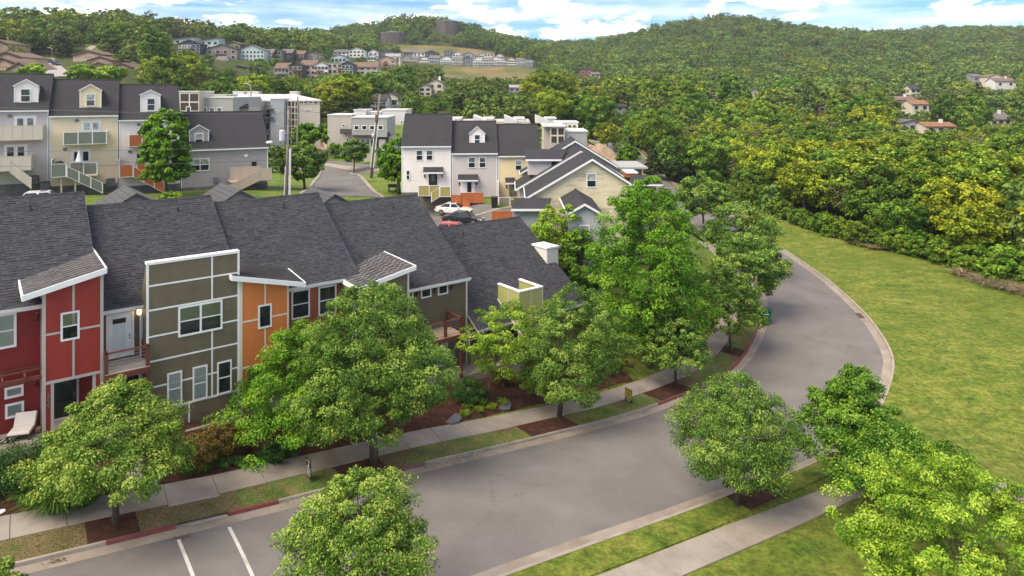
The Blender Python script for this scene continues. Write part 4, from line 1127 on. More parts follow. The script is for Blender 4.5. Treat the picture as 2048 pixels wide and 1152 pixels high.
V_YELLOW = vinyl('butter_vinyl', (0.70, 0.58, 0.34)); V_PEACH = vinyl('peach_vinyl', (0.66, 0.52, 0.36)); V_BG = vinyl('blue_grey_vinyl', (0.36, 0.37, 0.38))
M_BLOCK = ground_mat('block_base', [(0.3, (0.10, 0.095, 0.09)), (0.7, (0.2, 0.19, 0.18))], 0.8, 12, 0.4, 0.01)
P_BEIGE = paint('beige_fence', (0.60, 0.53, 0.44), 0.6, 0.05); P_SAGE = paint('sage_fence', (0.17, 0.185, 0.15), 0.6, 0.06); P_ORNG = paint('orange_fence', (0.42, 0.125, 0.04), 0.6, 0.07)
P_LIME = paint('mustard_fence', (0.34, 0.29, 0.10), 0.6, 0.07); P_TAUPE = paint('taupe_fence', (0.22, 0.20, 0.15), 0.6, 0.07); P_TAN = paint('tan_fence', (0.55, 0.42, 0.31), 0.6, 0.06)
def fwin(root, a0, a1, u, z0, z1, frame=M_WHITE, split=True, fw=0.09, blind=None, halves=1):
    """window standing proud of a facade at depth u"""
    mb = MB().box(a0, a1, u - 0.06, u - 0.002, z1 - fw, z1).box(a0, a1, u - 0.07, u - 0.002, z0, z0 + fw).box(a0, a0 + fw, u - 0.06, u - 0.002, z0 + fw, z1 - fw).box(a1 - fw, a1, u - 0.06, u - 0.002, z0 + fw, z1 - fw)
    zm = (z0 + z1) / 2; cells = []
    for h in range(halves):
        l = a0 + fw + (a1 - a0 - 2*fw) * h / halves; r = a0 + fw + (a1 - a0 - 2*fw) * (h + 1) / halves
        if h: mb.box(l - 0.04, l + 0.04, u - 0.058, u - 0.002, z0 + fw, z1 - fw); l += 0.04
        if h < halves - 1: r -= 0.04
        if split: mb.box(l, r, u - 0.05, u - 0.002, zm - 0.035, zm + 0.035); cells += [(l, r, z0 + fw, zm - 0.035, 0), (l, r, zm + 0.035, z1 - fw, 1)]
        else: cells.append((l, r, z0 + fw, z1 - fw, 1))
    f = mb.build('window', frame, root)
    for l, r, c, d, t in cells:
        MB().box(l, r, u - 0.03, u - 0.003, c, d).build('pane', blind if (blind and t) else M_GLASS, f)
    return f
M_PALEGLASS = glass_mat('curtained_glass', (0.30, 0.33, 0.30), 0.15)
M_MIDGLASS = glass_mat('dim_curtained_glass', (0.11, 0.125, 0.115), 0.12)
def gable_unit(root, fr, a0, a1, u, zb, ze, ur, zr, wall, base=None, roofover=0.25, zbase=None, gut=M_WHITE):
    """house body with the eaves towards the camera"""
    ub = 2 * ur - u
    MB().prism_yz([(u, zb), (u, ze), (ur, zr - 0.15), (ub, ze), (ub, zb)], a0, a1).build('wall', wall, root)
    if base is not None: bx(root, 'foundation', M_BLOCK, a0 - 0.01, a1 + 0.01, u - 0.03, ub, zb - 1.5, base)
    sl = (zr - ze) / (ur - u); o = roofover
    mb = MB().prism_yz([(u - o, ze - sl * o + 0.06), (ur, zr + 0.06), (ub + o, ze - sl * o + 0.06), (ub + o, ze - sl * o - 0.1), (ur, zr - 0.1), (u - o, ze - sl * o - 0.1)], a0 - 0.06, a1 + 0.06)
    rf = mb.build('roof', M_ROOFD, root)
    MB().tube([(a0 - 0.06, ur, zr + 0.06), (a1 + 0.06, ur, zr + 0.06)], 0.09, 6).build('ridge_cap', M_ROOFD, rf)
    bx(root, 'gutter', gut, a0 - 0.05, a1 + 0.05, u - o - 0.09, u - o - 0.002, ze - sl * o - 0.12, ze - sl * o + 0.03)
    for a in (a0 - 0.075, a1 + 0.062):
        MB().prism_yz([(u - o, ze - sl * o + 0.04), (ur, zr + 0.04), (ub + o, ze - sl * o + 0.04), (ub + o, ze - sl * o - 0.14), (ur, zr - 0.14), (u - o, ze - sl * o - 0.14)], a, a + 0.012).build('rake_board', M_ROOFD, root)
    return rf
def dormer(root, fr, px0, px1, ypk, ye, yb, u, wall, win, depth=3.0, blind=None):
    a0, a1 = fr.a(px0, u), fr.a(px1, u); m = (a0 + a1) / 2; pc = (px0 + px1) / 2
    zp, ze, zb = fr.z(pc, ypk, u), fr.z(pc, ye, u), fr.z(pc, yb, u)
    MB().prism_xz([(a0, zb), (a1, zb), (a1, ze), (m, zp), (a0, ze)], u, u + depth).build('dormer_wall', wall, root)
    o = 0.14; sl = (zp - ze) / (m - a0)
    rf = MB().prism_xz([(a0 - o, ze - sl * o + 0.01), (m, zp + 0.01), (a1 + o, ze - sl * o + 0.01), (a1 + o, ze - sl * o + 0.13), (m, zp + 0.13), (a0 - o, ze - sl * o + 0.13)], u - 0.12, u + depth + 0.6).build('dormer_roof', M_ROOFD, root)
    MB().prism_xz([(a0 - o, ze - sl * o + 0.0), (m, zp + 0.0), (a1 + o, ze - sl * o), (a1 + o, ze - sl * o + 0.12), (m, zp + 0.12), (a0 - o, ze - sl * o + 0.12)], u - 0.15, u - 0.121).build('dormer_trim', M_WHITE, root)
    for a in (a0, a1): bx(root, 'dormer_corner', M_WHITE, a - 0.05, a + 0.05, u - 0.03, u + 0.05, zb, ze)
    bx(root, 'dormer_sill', M_WHITE, a0 - 0.05, a1 + 0.05, u - 0.04, u - 0.002, zb - 0.08, zb)
    p0, p1, yt, yl = win
    fwin(root, fr.a(p0, u), fr.a(p1, u), u, fr.z(pc, yl, u), fr.z(pc, yt, u), blind=blind, fw=0.11)
def solid_fence(root, A, Bp, h, mat, n, frame=M_WHITE, th=0.05, drop=0.0):
    """row of n solid panels between posts; A, B are (a,u,z) bottom ends"""
    A, Bp = Vector(A), Vector(Bp)
    d = (Bp - A) / n
    nrm = Vector((d.y, -d.x, 0)).normalized() * th / 2
    for i in range(n):
        p, q = A + d * i, A + d * (i + 1)
        e = d.normalized() * 0.05
        up = Vector((0, 0, h))
        MB().hexa([p + e + nrm, q - e + nrm, q - e - nrm, p + e - nrm, p + e + nrm + up, q - e + nrm + up, q - e - nrm + up, p + e - nrm + up]).build('fence_panel', mat, root)
    for i in range(n + 1):
        p = A + d * i; w = 0.05
        MB().box(p.x - w, p.x + w, p.y - w, p.y + w, p.z - 0.05, p.z + h + 0.04).build('fence_post', frame, root)
    for zz in (0.0, h):
        n2 = nrm * 1.8; up = Vector((0, 0, 0.05)); o = Vector((0, 0, zz - 0.03))
        MB().hexa([A + n2 + o, Bp + n2 + o, Bp - n2 + o, A - n2 + o, A + n2 + up + o, Bp + n2 + up + o, Bp - n2 + up + o, A - n2 + up + o]).build('fence_rail', frame, root)
def french_doors(root, fr, px0, px1, yt, yb, u, pane=M_GLASS, frame=M_WHITE):
    a0, a1 = fr.a(px0, u), fr.a(px1, u); pc = (px0 + px1) / 2; z1, z0 = fr.z(pc, yt, u), fr.z(pc, yb, u)
    bx(root, 'door_frame', frame, a0 - 0.12, a1 + 0.12, u - 0.03, u - 0.002, z0, z1 + 0.12)
    m = (a0 + a1) / 2
    for l, r in ((a0, m - 0.02), (m + 0.02, a1)):
        d = bx(root, 'door', paint('white_door_leaf', (0.68, 0.68, 0.66), 0.5, 0.04), l, r, u - 0.06, u - 0.032, z0, z1)
        MB().box(l + 0.16, r - 0.16, u - 0.075, u - 0.062, z0 + 0.25, z1 - 0.15).build('pane', pane, d)
def balcony_box(root, fr, px0, px1, yt, yb, u, out, mat, n, frame=M_WHITE):
    uf = u - out
    a0, a1 = fr.a(px0, uf), fr.a(px1, uf); pc = (px0 + px1) / 2; z1, z0 = fr.z(pc, yt, uf), fr.z(pc, yb, uf)
    bx(root, 'balcony_floor', M_DECK, a0, a1, uf + 0.05, u, z0 - 0.12, z0)
    solid_fence(root, (a0, uf, z0), (a1, uf, z0), z1 - z0, mat, n, frame)
    solid_fence(root, (a0, uf + 0.06, z0), (a0, u - 0.02, z0), z1 - z0, mat, 1, frame)
    solid_fence(root, (a1, uf + 0.06, z0), (a1, u - 0.02, z0), z1 - z0, mat, 1, frame)
def medallion(root, fr, px, py, u, mat):
    a, z = fr.a(px, u), fr.z(px, py, u)
    MB().add([(a + 0.24 * math.cos(t * math.pi / 6), u - 0.05, z + 0.2 * math.sin(t * math.pi / 6)) for t in range(12)] + [(a + 0.24 * math.cos(t * math.pi / 6), u, z + 0.2 * math.sin(t * math.pi / 6)) for t in range(12)],
             [tuple(range(12))] + [(i, i + 12, (i + 1) % 12 + 12, (i + 1) % 12) for i in range(12)]).build('wall_vent', mat, root)
M_VENT = plain('grey_vent', (0.16, 0.15, 0.17), 0.5)
R2 = Fr(29.0)
UL = R2.U(45, 76.0)          # facade depth of the left row
def left_unit(name, label, px0, px1, ye, yr, pr, wall, **k):
    a0, a1 = R2.a(px0, UL), R2.a(px1, UL); ur = UL + 5.2
    ze, zr = R2.z((px0+px1)/2, ye, UL - 0.25), R2.z(pr, yr, ur)
    base = R2.z((px0 + px1) / 2, 385, UL)
    t = R2.thing(name, label, 'house', (a0, UL, base))
    gable_unit(t, R2, a0, a1, UL, base - 0.2, ze + 0.2, ur, zr, wall, base + 0.9)
    for a in (a0 + 0.06, a1 - 0.06): bx(t, 'corner_board', M_WHITE, a - 0.06, a + 0.06, UL - 0.03, UL - 0.002, base, ze)
    return t, a0, a1, base
t, a0, a1, zb = left_unit('lilac_townhouse', 'pale lilac town house with beige balcony and white dormer at the left edge', -70, 97, 222, 149, 60, V_LILAC)
dormer(t, R2, 29, 76, 160, 172, 207, UL + 0.9, V_WHITE, (40, 62, 177, 205))
dormer(t, R2, -75, -40, 156, 168, 203, UL + 0.9, V_WHITE, (-67, -48, 175, 201))
french_doors(t, R2, 31, 70, 234, 256, UL, M_MIDGLASS)
french_doors(t, R2, 11, 52, 291, 322, UL)
balcony_box(t, R2, -40, 84, 252, 280, UL, 1.5, P_BEIGE, 6, P_BEIGE)
balcony_box(t, R2, -60, 61, 314, 342, UL, 2.4, P_BEIGE, 6, P_BEIGE)
solid_fence(t, (R2.a(20, UL - 2.6), UL - 2.6, R2.z(20, 345, UL - 2.6)), (R2.a(62, UL - 2.6), UL - 2.6, R2.z(62, 377, UL - 2.6)), 1.2, P_BEIGE, 2, P_BEIGE)
medallion(t, R2, 20, 232, UL, M_VENT)
t, a0, a1, zb = left_unit('cream_townhouse', 'cream town house with sage green balcony, stair fence and matching dormer', 98.5, 236, 232, 160.5, 180, V_CREAM)
dormer(t, R2, 160, 202, 170, 181, 217, UL + 0.9, V_YELLOW, (171, 191, 187, 213), blind=M_PALEGLASS)
french_doors(t, R2, 165, 200, 243, 263, UL, M_PALEGLASS)
french_doors(t, R2, 145, 180, 301, 326, UL)
balcony_box(t, R2, 127, 213, 264, 288, UL, 1.5, P_SAGE, 3)
uf = UL - 2.6
zt, zl = R2.z(117, 328, uf), R2.z(117, 354, uf)
solid_fence(t, (R2.a(103, uf), uf, zl), (R2.a(132, uf), uf, zl), zt - zl, P_SAGE, 1)
solid_fence(t, (R2.a(134, uf), uf, zl), (R2.a(205, uf), uf, R2.z(205, 386, uf)), 1.15, P_SAGE, 3)
solid_fence(t, (R2.a(140, UL - 1.2), UL - 1.2, R2.z(140, 352, UL - 1.2)), (R2.a(194, UL - 1.2), UL - 1.2, R2.z(194, 352, UL - 1.2)), 1.5, P_SAGE, 2)
solid_fence(t, (R2.a(103, uf), uf, zl), (R2.a(103, uf), UL - 0.05, zl), 1.9, P_SAGE, 1)
bx(t, 'landing', M_DECK, R2.a(103, uf), R2.a(195, uf), uf + 0.05, UL, zl - 0.1, zl + 0.02)
for p in (122, 150): bx(t, 'deck_post', M_DECK, R2.a(p, uf) - 0.08, R2.a(p, uf) + 0.08, uf + 0.3, uf + 0.46, zb - 2.5, zl - 0.1)
medallion(t, R2, 154, 241, UL, M_VENT); medallion(t, R2, 130, 298.5, UL, M_VENT)
t, a0, a1, zb = left_unit('white_townhouse', 'white town house with orange balcony and stair fence behind the narrow tree', 237.5, 360, 240, 170.5, 300, V_WHITE)
dormer(t, R2, 281.5, 320, 181, 190, 225, UL + 0.9, V_WHITE, (293, 311, 196, 222))
french_doors(t, R2, 287, 325, 251, 270, UL)
french_doors(t, R2, 271, 305, 305, 328, UL)
balcony_box(t, R2, 258, 335, 269, 292, UL, 1.5, P_ORNG, 3)
zl = R2.z(250, 354, uf)
solid_fence(t, (R2.a(239, uf), uf, zl), (R2.a(266, uf), uf, zl), R2.z(250, 330, uf) - zl, P_ORNG, 1)
solid_fence(t, (R2.a(267, uf), uf, zl), (R2.a(329, uf), uf, R2.z(329, 386, uf)), 1.15, P_ORNG, 3)
solid_fence(t, (R2.a(274, UL - 1.2), UL - 1.2, R2.z(274, 352, UL - 1.2)), (R2.a(326, UL - 1.2), UL - 1.2, R2.z(326, 352, UL - 1.2)), 1.5, P_ORNG, 2)
solid_fence(t, (R2.a(238, uf), uf, zl), (R2.a(238, uf), UL - 0.05, zl), 1.9, P_ORNG, 1)
bx(t, 'landing', M_DECK, R2.a(239, uf), R2.a(326, uf), uf + 0.05, UL, zl - 0.1, zl + 0.02)
medallion(t, R2, 278, 249, UL, M_VENT); medallion(t, R2, 260, 303, UL, M_VENT)
t, a0, a1, zb = left_unit('grey_townhouse', 'low grey town house with one dormer and a tan stair fence beside the utility pole', 361.5, 536, 298, 224.5, 450, V_GREY)
dormer(t, R2, 379, 417, 251, 262, 292, UL + 0.9, V_GREY, (389, 407, 266, 290), blind=M_PALEGLASS)
fwin(t, R2.a(381, UL), R2.a(419, UL), UL, R2.z(400, 342, UL), R2.z(400, 317, UL), halves=2, blind=M_PALEGLASS)
a = R2.a(508, UL); dd = bx(t, 'door', V_GREY, a - 0.5, a + 0.5, UL - 0.06, UL - 0.002, R2.z(508, 345, UL), R2.z(508, 312, UL))
MB().box(a - 0.3, a + 0.3, UL - 0.075, UL - 0.062, R2.z(508, 334, UL), R2.z(508, 323, UL)).build('pane', M_GLASS, dd)
medallion(t, R2, 492, 311, UL, M_WHITE)
zl = R2.z(500, 362, uf)
solid_fence(t, (R2.a(461, UL - 1.2), UL - 1.2, zl), (R2.a(520, UL - 1.2), UL - 1.2, zl), R2.z(490, 336, uf) - zl, P_TAN, 3, M_GREYTRIM)
solid_fence(t, (R2.a(520, uf), uf, zl), (R2.a(543, uf), uf, zl), R2.z(530, 337, uf) - zl, P_TAN, 1, M_GREYTRIM)
solid_fence(t, (R2.a(458, uf), uf, R2.z(458, 391, uf)), (R2.a(519, uf), uf, zl), 1.25, P_TAN, 3, M_GREYTRIM)
bx(t, 'landing', M_DECK, R2.a(461, uf), R2.a(543, uf), uf + 0.05, UL, zl - 0.1, zl + 0.02)
bx(t, 'meter_box', M_VENT, R2.a(427, UL), R2.a(436, UL), UL - 0.25, UL - 0.002, R2.z(430, 366, UL), R2.z(430, 354, UL))
for px, py, lab, tt in ((68, 352, 'grey air conditioner against the lilac town house base', 0), (221, 358, 'dark air conditioner between cream and white town houses', 0), (90, 364, 'small dark air conditioner below the meter box of the lilac town house', 0)):
    a = R2.a(px, UL - 1); z = R2.z(px, py + 5, UL - 1)
    o = R2.thing('air_conditioner', lab, 'air conditioner', (a, UL - 1, z - 0.6), 'air conditioners by the rear walls')
    bx(o, 'case', plain('dark_metal', (0.05, 0.05, 0.055), 0.5), a - 0.45, a + 0.45, UL - 1.4, UL - 0.6, z - 0.6, z + 0.3)
    for q in range(6): bx(o, 'louvre', M_VENT, a - 0.42, a + 0.42, UL - 1.43, UL - 1.402, z - 0.5 + q * 0.13, z - 0.45 + q * 0.13)
    MB().lathe(a, UL - 1.0, [(0.38, z + 0.302), (0.38, z + 0.34), (0.1, z + 0.36)], 12).build('fan_guard', M_BLACK, o)

# ---- centre row
R3 = Fr(3.7)
UC = R3.U(930, 90.0)
def mid_unit(name, label, px0, px1, ye, yr, pr, wall, yb=404):
    a0, a1 = R3.a(px0, UC), R3.a(px1, UC); ur = UC + 5.6
    ze, zr = R3.z((px0+px1)/2, ye, UC - 0.25), R3.z(pr, yr, ur)
    base = R3.z((px0 + px1) / 2, yb, UC)
    t = R3.thing(name, label, 'house', (a0, UC, base))
    gable_unit(t, R3, a0, a1, UC, base - 1.0, ze + 0.2, ur, zr, wall, base + 0.5)
    for a in (a0 + 0.06, a1 - 0.06): bx(t, 'corner_board', M_WHITE, a - 0.06, a + 0.06, UC - 0.03, UC - 0.002, base, ze)
    return t, base
def awning(t, px0, px1, yt, yb):
    a0, a1 = R3.a(px0, UC - 0.8), R3.a(px1, UC - 0.8); pc = (px0 + px1) / 2
    z1, z0 = R3.z(pc, yt, UC), R3.z(pc, yb, UC - 0.9)
    MB().slab([(a0, UC - 0.9, z0), (a1, UC - 0.9, z0), (a1, UC, z1), (a0, UC, z1)], 0.1).build('door_canopy', M_ROOFD, t)
    bx(t, 'canopy_trim', M_WHITE, a0, a1, UC - 0.95, UC - 0.902, z0 - 0.16, z0 + 0.02)
    for a in (a0 + 0.15, a1 - 0.15): bx(t, 'wall_lamp', M_BLACK, a - 0.07, a + 0.07, UC - 0.16, UC - 0.002, z0 - 0.7, z0 - 0.35)
t, zb = mid_unit('white_rear_townhouse', 'white town house with dark roof and mustard stair fence behind the round tree', 803, 902, 293.5, 229, 850, V_WHITE, 392)
for p0, p1 in ((832, 846), (852, 866)): fwin(t, R3.a(p0, UC), R3.a(p1, UC), UC, R3.z(850, 321, UC), R3.z(850, 300, UC), blind=M_MIDGLASS)
for p0, p1 in ((812, 820),): fwin(t, R3.a(p0, UC), R3.a(p1, UC), UC, R3.z(850, 360, UC), R3.z(850, 340, UC))
awning(t, 846, 886, 334, 345)
a = R3.a(866, UC); dd = bx(t, 'door', M_BLACK, a - 0.55, a + 0.55, UC - 0.05, UC - 0.002, R3.z(866, 371, UC), R3.z(866, 347, UC))
MB().box(a - 0.2, a + 0.2, UC - 0.07, UC - 0.052, R3.z(866, 362, UC), R3.z(866, 350, UC)).build('pane', M_MIDGLASS, dd)
us = UC - 2.2
zl = R3.z(870, 391, us)
solid_fence(t, (R3.a(837, us), us, zl), (R3.a(880, us), us, zl), R3.z(860, 371, us) - zl, P_LIME, 2)
solid_fence(t, (R3.a(863, us - 1), us - 1, R3.z(863, 404, us - 1)), (R3.a(879, us - 1), us - 1, zl), 1.2, P_LIME, 1)
solid_fence(t, (R3.a(880, us - 1), us - 1, zl), (R3.a(901, us - 1), us - 1, zl), 1.25, P_LIME, 1)
bx(t, 'landing', M_DECK, R3.a(837, us), R3.a(901, us), us + 0.05, UC, zl - 0.12, zl)
t, zb = mid_unit('lavender_townhouse', 'lavender grey town house with one gabled dormer and orange fence below', 903.5, 995, 307.6, 243, 950, V_LILAC, 402)
dormer(t, R3, 939.5, 969, 254, 267, 292, UC + 1.6, V_WHITE, (948, 961, 268.5, 290))
for p0, p1 in ((936, 951), (958, 972)): fwin(t, R3.a(p0, UC), R3.a(p1, UC), UC, R3.z(950, 336, UC), R3.z(950, 314, UC), blind=M_MIDGLASS)
awning(t, 916, 956, 348.5, 360.5)
a = R3.a(936, UC); dd = bx(t, 'door', M_WHITE, a - 1.0, a + 0.9, UC - 0.05, UC - 0.002, R3.z(936, 388, UC), R3.z(936, 363.5, UC))
MB().box(a - 0.1, a + 0.45, UC - 0.07, UC - 0.052, R3.z(936, 384, UC), R3.z(936, 364.5, UC)).build('pane', M_GLASS, dd)
zl = R3.z(930, 405, us)
solid_fence(t, (R3.a(922, us), us, zl), (R3.a(966, us), us, zl), R3.z(930, 386, us) - zl, P_ORNG, 2, P_ORNG)
solid_fence(t, (R3.a(903, us - 1), us - 1, zl - 0.6), (R3.a(923, us - 1), us - 1, zl - 0.6), 1.7, P_ORNG, 1, P_ORNG)
solid_fence(t, (R3.a(923, us - 1), us - 1, zl - 0.6), (R3.a(939, us - 1), us - 1, zl - 1.6), 1.7, P_ORNG, 1, P_ORNG)
bx(t, 'landing', M_DECK, R3.a(903, us), R3.a(966, us), us + 0.05, UC, zl - 0.12, zl)
t, zb = mid_unit('butter_townhouse', 'butter yellow town house half hidden behind the stained gable house', 996.5, 1082, 313, 249.5, 1040, V_YELLOW, 408)
fwin(t, R3.a(1030, UC), R3.a(1044, UC), UC, R3.z(1035, 341, UC), R3.z(1035, 320, UC), blind=M_PALEGLASS)
awning(t, 1011, 1030, 355, 366)
a = R3.a(1026, UC); bx(t, 'door', M_MIDGLASS, a - 0.5, a + 0.5, UC - 0.05, UC - 0.002, R3.z(1026, 392, UC), R3.z(1026, 370, UC))
zl = R3.z(1005, 414, us)
solid_fence(t, (R3.a(998, us), us, zl), (R3.a(1020, us), us, zl), R3.z(1005, 395, us) - zl, P_TAUPE, 1)
solid_fence(t, (R3.a(997, us), us + 0.1, zl), (R3.a(997, us), UC - 0.1, zl), 3.2, P_SAGE, 1)

# ---- stained gable house (ridge runs away from the camera)
GY = 72.0
def gx(px, Y=GY): return PX(px, Y)
H0 = thing('stained_gable_house', 'cream sided gable house with mildew stains, in front of the lavender town house', 'house', (gx(1150), GY, PZ(500, GY)))
pkx, pkz = gx(1184), PZ(316, GY); lx, lz = gx(1051), PZ(394, GY); rx, rz = gx(1261), PZ(365, GY)
zf = PZ(520, GY) - 1
MB().prism_xz([(lx + 0.5, zf), (rx - 0.35, zf), (rx - 0.35, rz + 0.22 - 0.15), (pkx, pkz - 0.2), (lx + 0.5, lz + 0.14)], GY, GY + 8).build('wall', V_STAIN, H0)
def gable_roof(root, pk, l, r, y0, y1, name='roof', trim=True):
    n = MB().prism_xz([(l[0], l[1]), (pk[0], pk[1]), (r[0], r[1]), (r[0], r[1] - 0.2), (pk[0], pk[1] - 0.2), (l[0], l[1] - 0.2)], y0, y1).build(name, M_ROOFD, root)
    if trim:
        MB().prism_xz([(l[0], l[1] - 0.03), (pk[0], pk[1] - 0.03), (r[0], r[1] - 0.03), (r[0], r[1] - 0.26), (pk[0], pk[1] - 0.26), (l[0], l[1] - 0.26)], y0 - 0.05, y0 - 0.003).build('rake_trim', M_WHITE, root)
        bx(root, 'gutter', M_WHITE, l[0] - 0.1, l[0] - 0.003, y0, y1, l[1] - 0.2, l[1] - 0.04)
    MB().tube([(pk[0], y0, pk[1]), (pk[0], y1, pk[1])], 0.08, 6).build('ridge_cap', M_ROOFD, n)
    return n
gable_roof(H0, (pkx, pkz), (lx, lz), (rx, rz), GY - 0.4, GY + 8.0)
fwin(H0, gx(1173), gx(1193), GY, PZ(375, GY), PZ(346, GY), blind=M_PALEGLASS)
# wing towards the camera
WY = 63.0
wpk, wl, wr = (gx(1169, WY), PZ(405, WY)), (gx(1100, WY), PZ(440, WY)), (gx(1236, WY), PZ(440, WY))
MB().prism_xz([(gx(1137, WY), zf - 1), (gx(1202, WY), zf - 1), (gx(1202, WY), PZ(426, WY)), (wpk[0], wpk[1] - 0.2), (gx(1137, WY), PZ(424, WY))], WY, WY + 3).build('wing_wall', V_BG, H0)
gable_roof(H0, wpk, (gx(1134, WY), PZ(424.5, WY)), (gx(1206, WY), PZ(426, WY)), WY - 0.35, GY - 0.05, 'wing_roof')
MB().slab([(gx(1022, 66), 66, PZ(419, 66)), (gx(1096, 66), 66, PZ(419, 66)), (gx(1103, 70), 70, PZ(396, 70)), (gx(1028, 70), 70, PZ(396, 70))], 0.12).build('porch_roof', M_ROOFD, H0)
bx(H0, 'gutter', M_WHITE, gx(1022, 66), gx(1096, 66), 65.88, 65.995, PZ(422, 66), PZ(418, 66))
bx(H0, 'porch_wall', V_BG, gx(1026, 66.5), gx(1094, 66.5), 66.5, 70, zf - 1, PZ(421, 66.5))
fwin(H0, gx(1159, WY), gx(1179, WY), WY, PZ(476, WY), PZ(450, WY), split=False, blind=M_PALEGLASS)
# second and third units stepping up behind
H1 = thing('lilac_gable_house', 'lilac sided gable house unit with a boxy dark dormer, behind the stained gable', 'house', (gx(1140, 80.5), 80.5, PZ(480, 80)))
Y1_ = GY + 8.6
pk1, l1, r1 = (PX(1161, Y1_), PZ(300, Y1_)), (PX(1031, Y1_), PZ(377, Y1_)), (PX(1246, Y1_), PZ(350, Y1_))
MB().prism_xz([(l1[0] + 0.5, zf), (r1[0] - 0.3, zf), (r1[0] - 0.3, r1[1] + 0.05), (pk1[0], pk1[1] - 0.2), (l1[0] + 0.5, l1[1] + 0.1)], Y1_, Y1_ + 7).build('wall', V_LILAC, H1)
gable_roof(H1, pk1, l1, r1, Y1_ - 0.5, Y1_ + 7)
a0, a1, y_ = PX(1056, Y1_ + 1), PX(1103, Y1_ + 1), Y1_ + 1
bx(H1, 'dormer_wall', V_LILAC, a0, a1, y_, y_ + 3.5, PZ(350, y_), PZ(320, y_))
MB().slab([(a0 - 0.3, y_ - 0.4, PZ(318, y_)), (a1 + 1.2, y_ - 0.4, PZ(318, y_)), (a1 + 2.2, y_ + 3.6, PZ(303, y_)), (a0 - 0.3, y_ + 3.6, PZ(303, y_))], 0.14).build('dormer_roof', M_ROOFD, H1)
bx(H1, 'gutter', M_WHITE, a0 - 0.3, a1 + 1.2, y_ - 0.48, y_ - 0.405, PZ(321.5, y_), PZ(318, y_))
H2 = thing('rear_gable_house', 'rearmost of the three stepped gable houses, only its dark roof and white rake showing', 'house', (PX(1150, 90), 90, PZ(440, 90)))
Y2_ = Y1_ + 7.6
pk2, l2, r2 = (PX(1150, Y2_), PZ(280, Y2_)), (PX(1040, Y2_), PZ(345, Y2_)), (PX(1245, Y2_), PZ(338, Y2_))
MB().prism_xz([(l2[0] + 0.5, zf), (r2[0] - 0.3, zf), (r2[0] - 0.3, r2[1] + 0.05), (pk2[0], pk2[1] - 0.2), (l2[0] + 0.5, l2[1] + 0.1)], Y2_, Y2_ + 7).build('wall', V_PALE, H2)
gable_roof(H2, pk2, l2, r2, Y2_ - 0.5, Y2_ + 7)
# street fronts of that row, seen edge-on at right
H3 = thing('flat_roofed_porch_house', 'flat roofed porch fronts with a mustard wall and orange band facing the far road', 'house', (PX(1290, 78), 78, PZ(450, 78)))
bx(H3, 'wall', paint('mustard_wall', (0.22, 0.20, 0.07), 0.6, 0.08), PX(1262, 88), PX(1284, 88), 88, 93, zf, PZ(339, 88))
bx(H3, 'canopy_roof', paint('grey_roof_edge', (0.35, 0.34, 0.33)), PX(1240, 86), PX(1296, 86), 86, 94, PZ(338, 86), PZ(334.5, 86))
bx(H3, 'orange_band', P_ORNG, PX(1253, 80), PX(1274, 80), 80, 83, PZ(355, 80), PZ(347, 80))
bx(H3, 'parapet_cap', M_WHITE, PX(1252, 80), PX(1276, 80), 79.9, 83.1, PZ(347, 80) + 0.002, PZ(344.5, 80))
MB().slab([(PX(1256, 74), 74, PZ(369, 74)), (PX(1326, 74), 74, PZ(369, 74)), (PX(1316, 79), 79, PZ(350, 79)), (PX(1262, 79), 79, PZ(350, 79))], 0.15).build('porch_roof', M_ROOFD, H3)
bx(H3, 'fascia', M_WHITE, PX(1256, 74), PX(1326, 74), 73.9, 73.995, PZ(372, 74), PZ(369, 74))
bx(H3, 'porch_wall', M_OLIVES, PX(1270, 75), PX(1312, 75), 75, 79, zf, PZ(371, 75))

# ---- detached garages on the alley, only their gables show over the front roofs
for px, py, lab in ((273, 386, 'small grey garage gable showing over the olive house roof'), (481, 380, 'small grey garage gable showing over the orange house roof'), (671, 388, 'small grey garage gable showing over the brown olive house roof')):
    u = 57.5; s = FS(px, u); z = FZ(px, py, u)
    g = thing('garage', lab, 'garage', (s, u, z - 4), 'row', 'alley garages')
    MB().prism_xz([(s - 2.4, z - 5), (s + 2.4, z - 5), (s + 2.4, z - 1.5), (s, z - 0.15), (s - 2.4, z - 1.5)], u + 0.3, u + 5.5).build('wall', V_GREY, g)
    rf = MB().prism_xz([(s - 2.7, z - 1.65), (s, z), (s + 2.7, z - 1.65), (s + 2.7, z - 1.8), (s, z - 0.15), (s - 2.7, z - 1.8)], u, u + 5.8).build('roof', shingle_mat('pale_garage_roof', (0.085, 0.083, 0.087), False), g)
    for i in range(7):
        t = i / 7
        for sd in (-1, 1):
            x0, z0_ = s + sd * 2.7 * (1 - t), z - 1.65 * (1 - t)
            MB().box(x0 - 0.03, x0 + 0.03, u, u + 5.8, z0_, z0_ + 0.03).build('roof_course', MATS['pale_garage_roof'], rf)
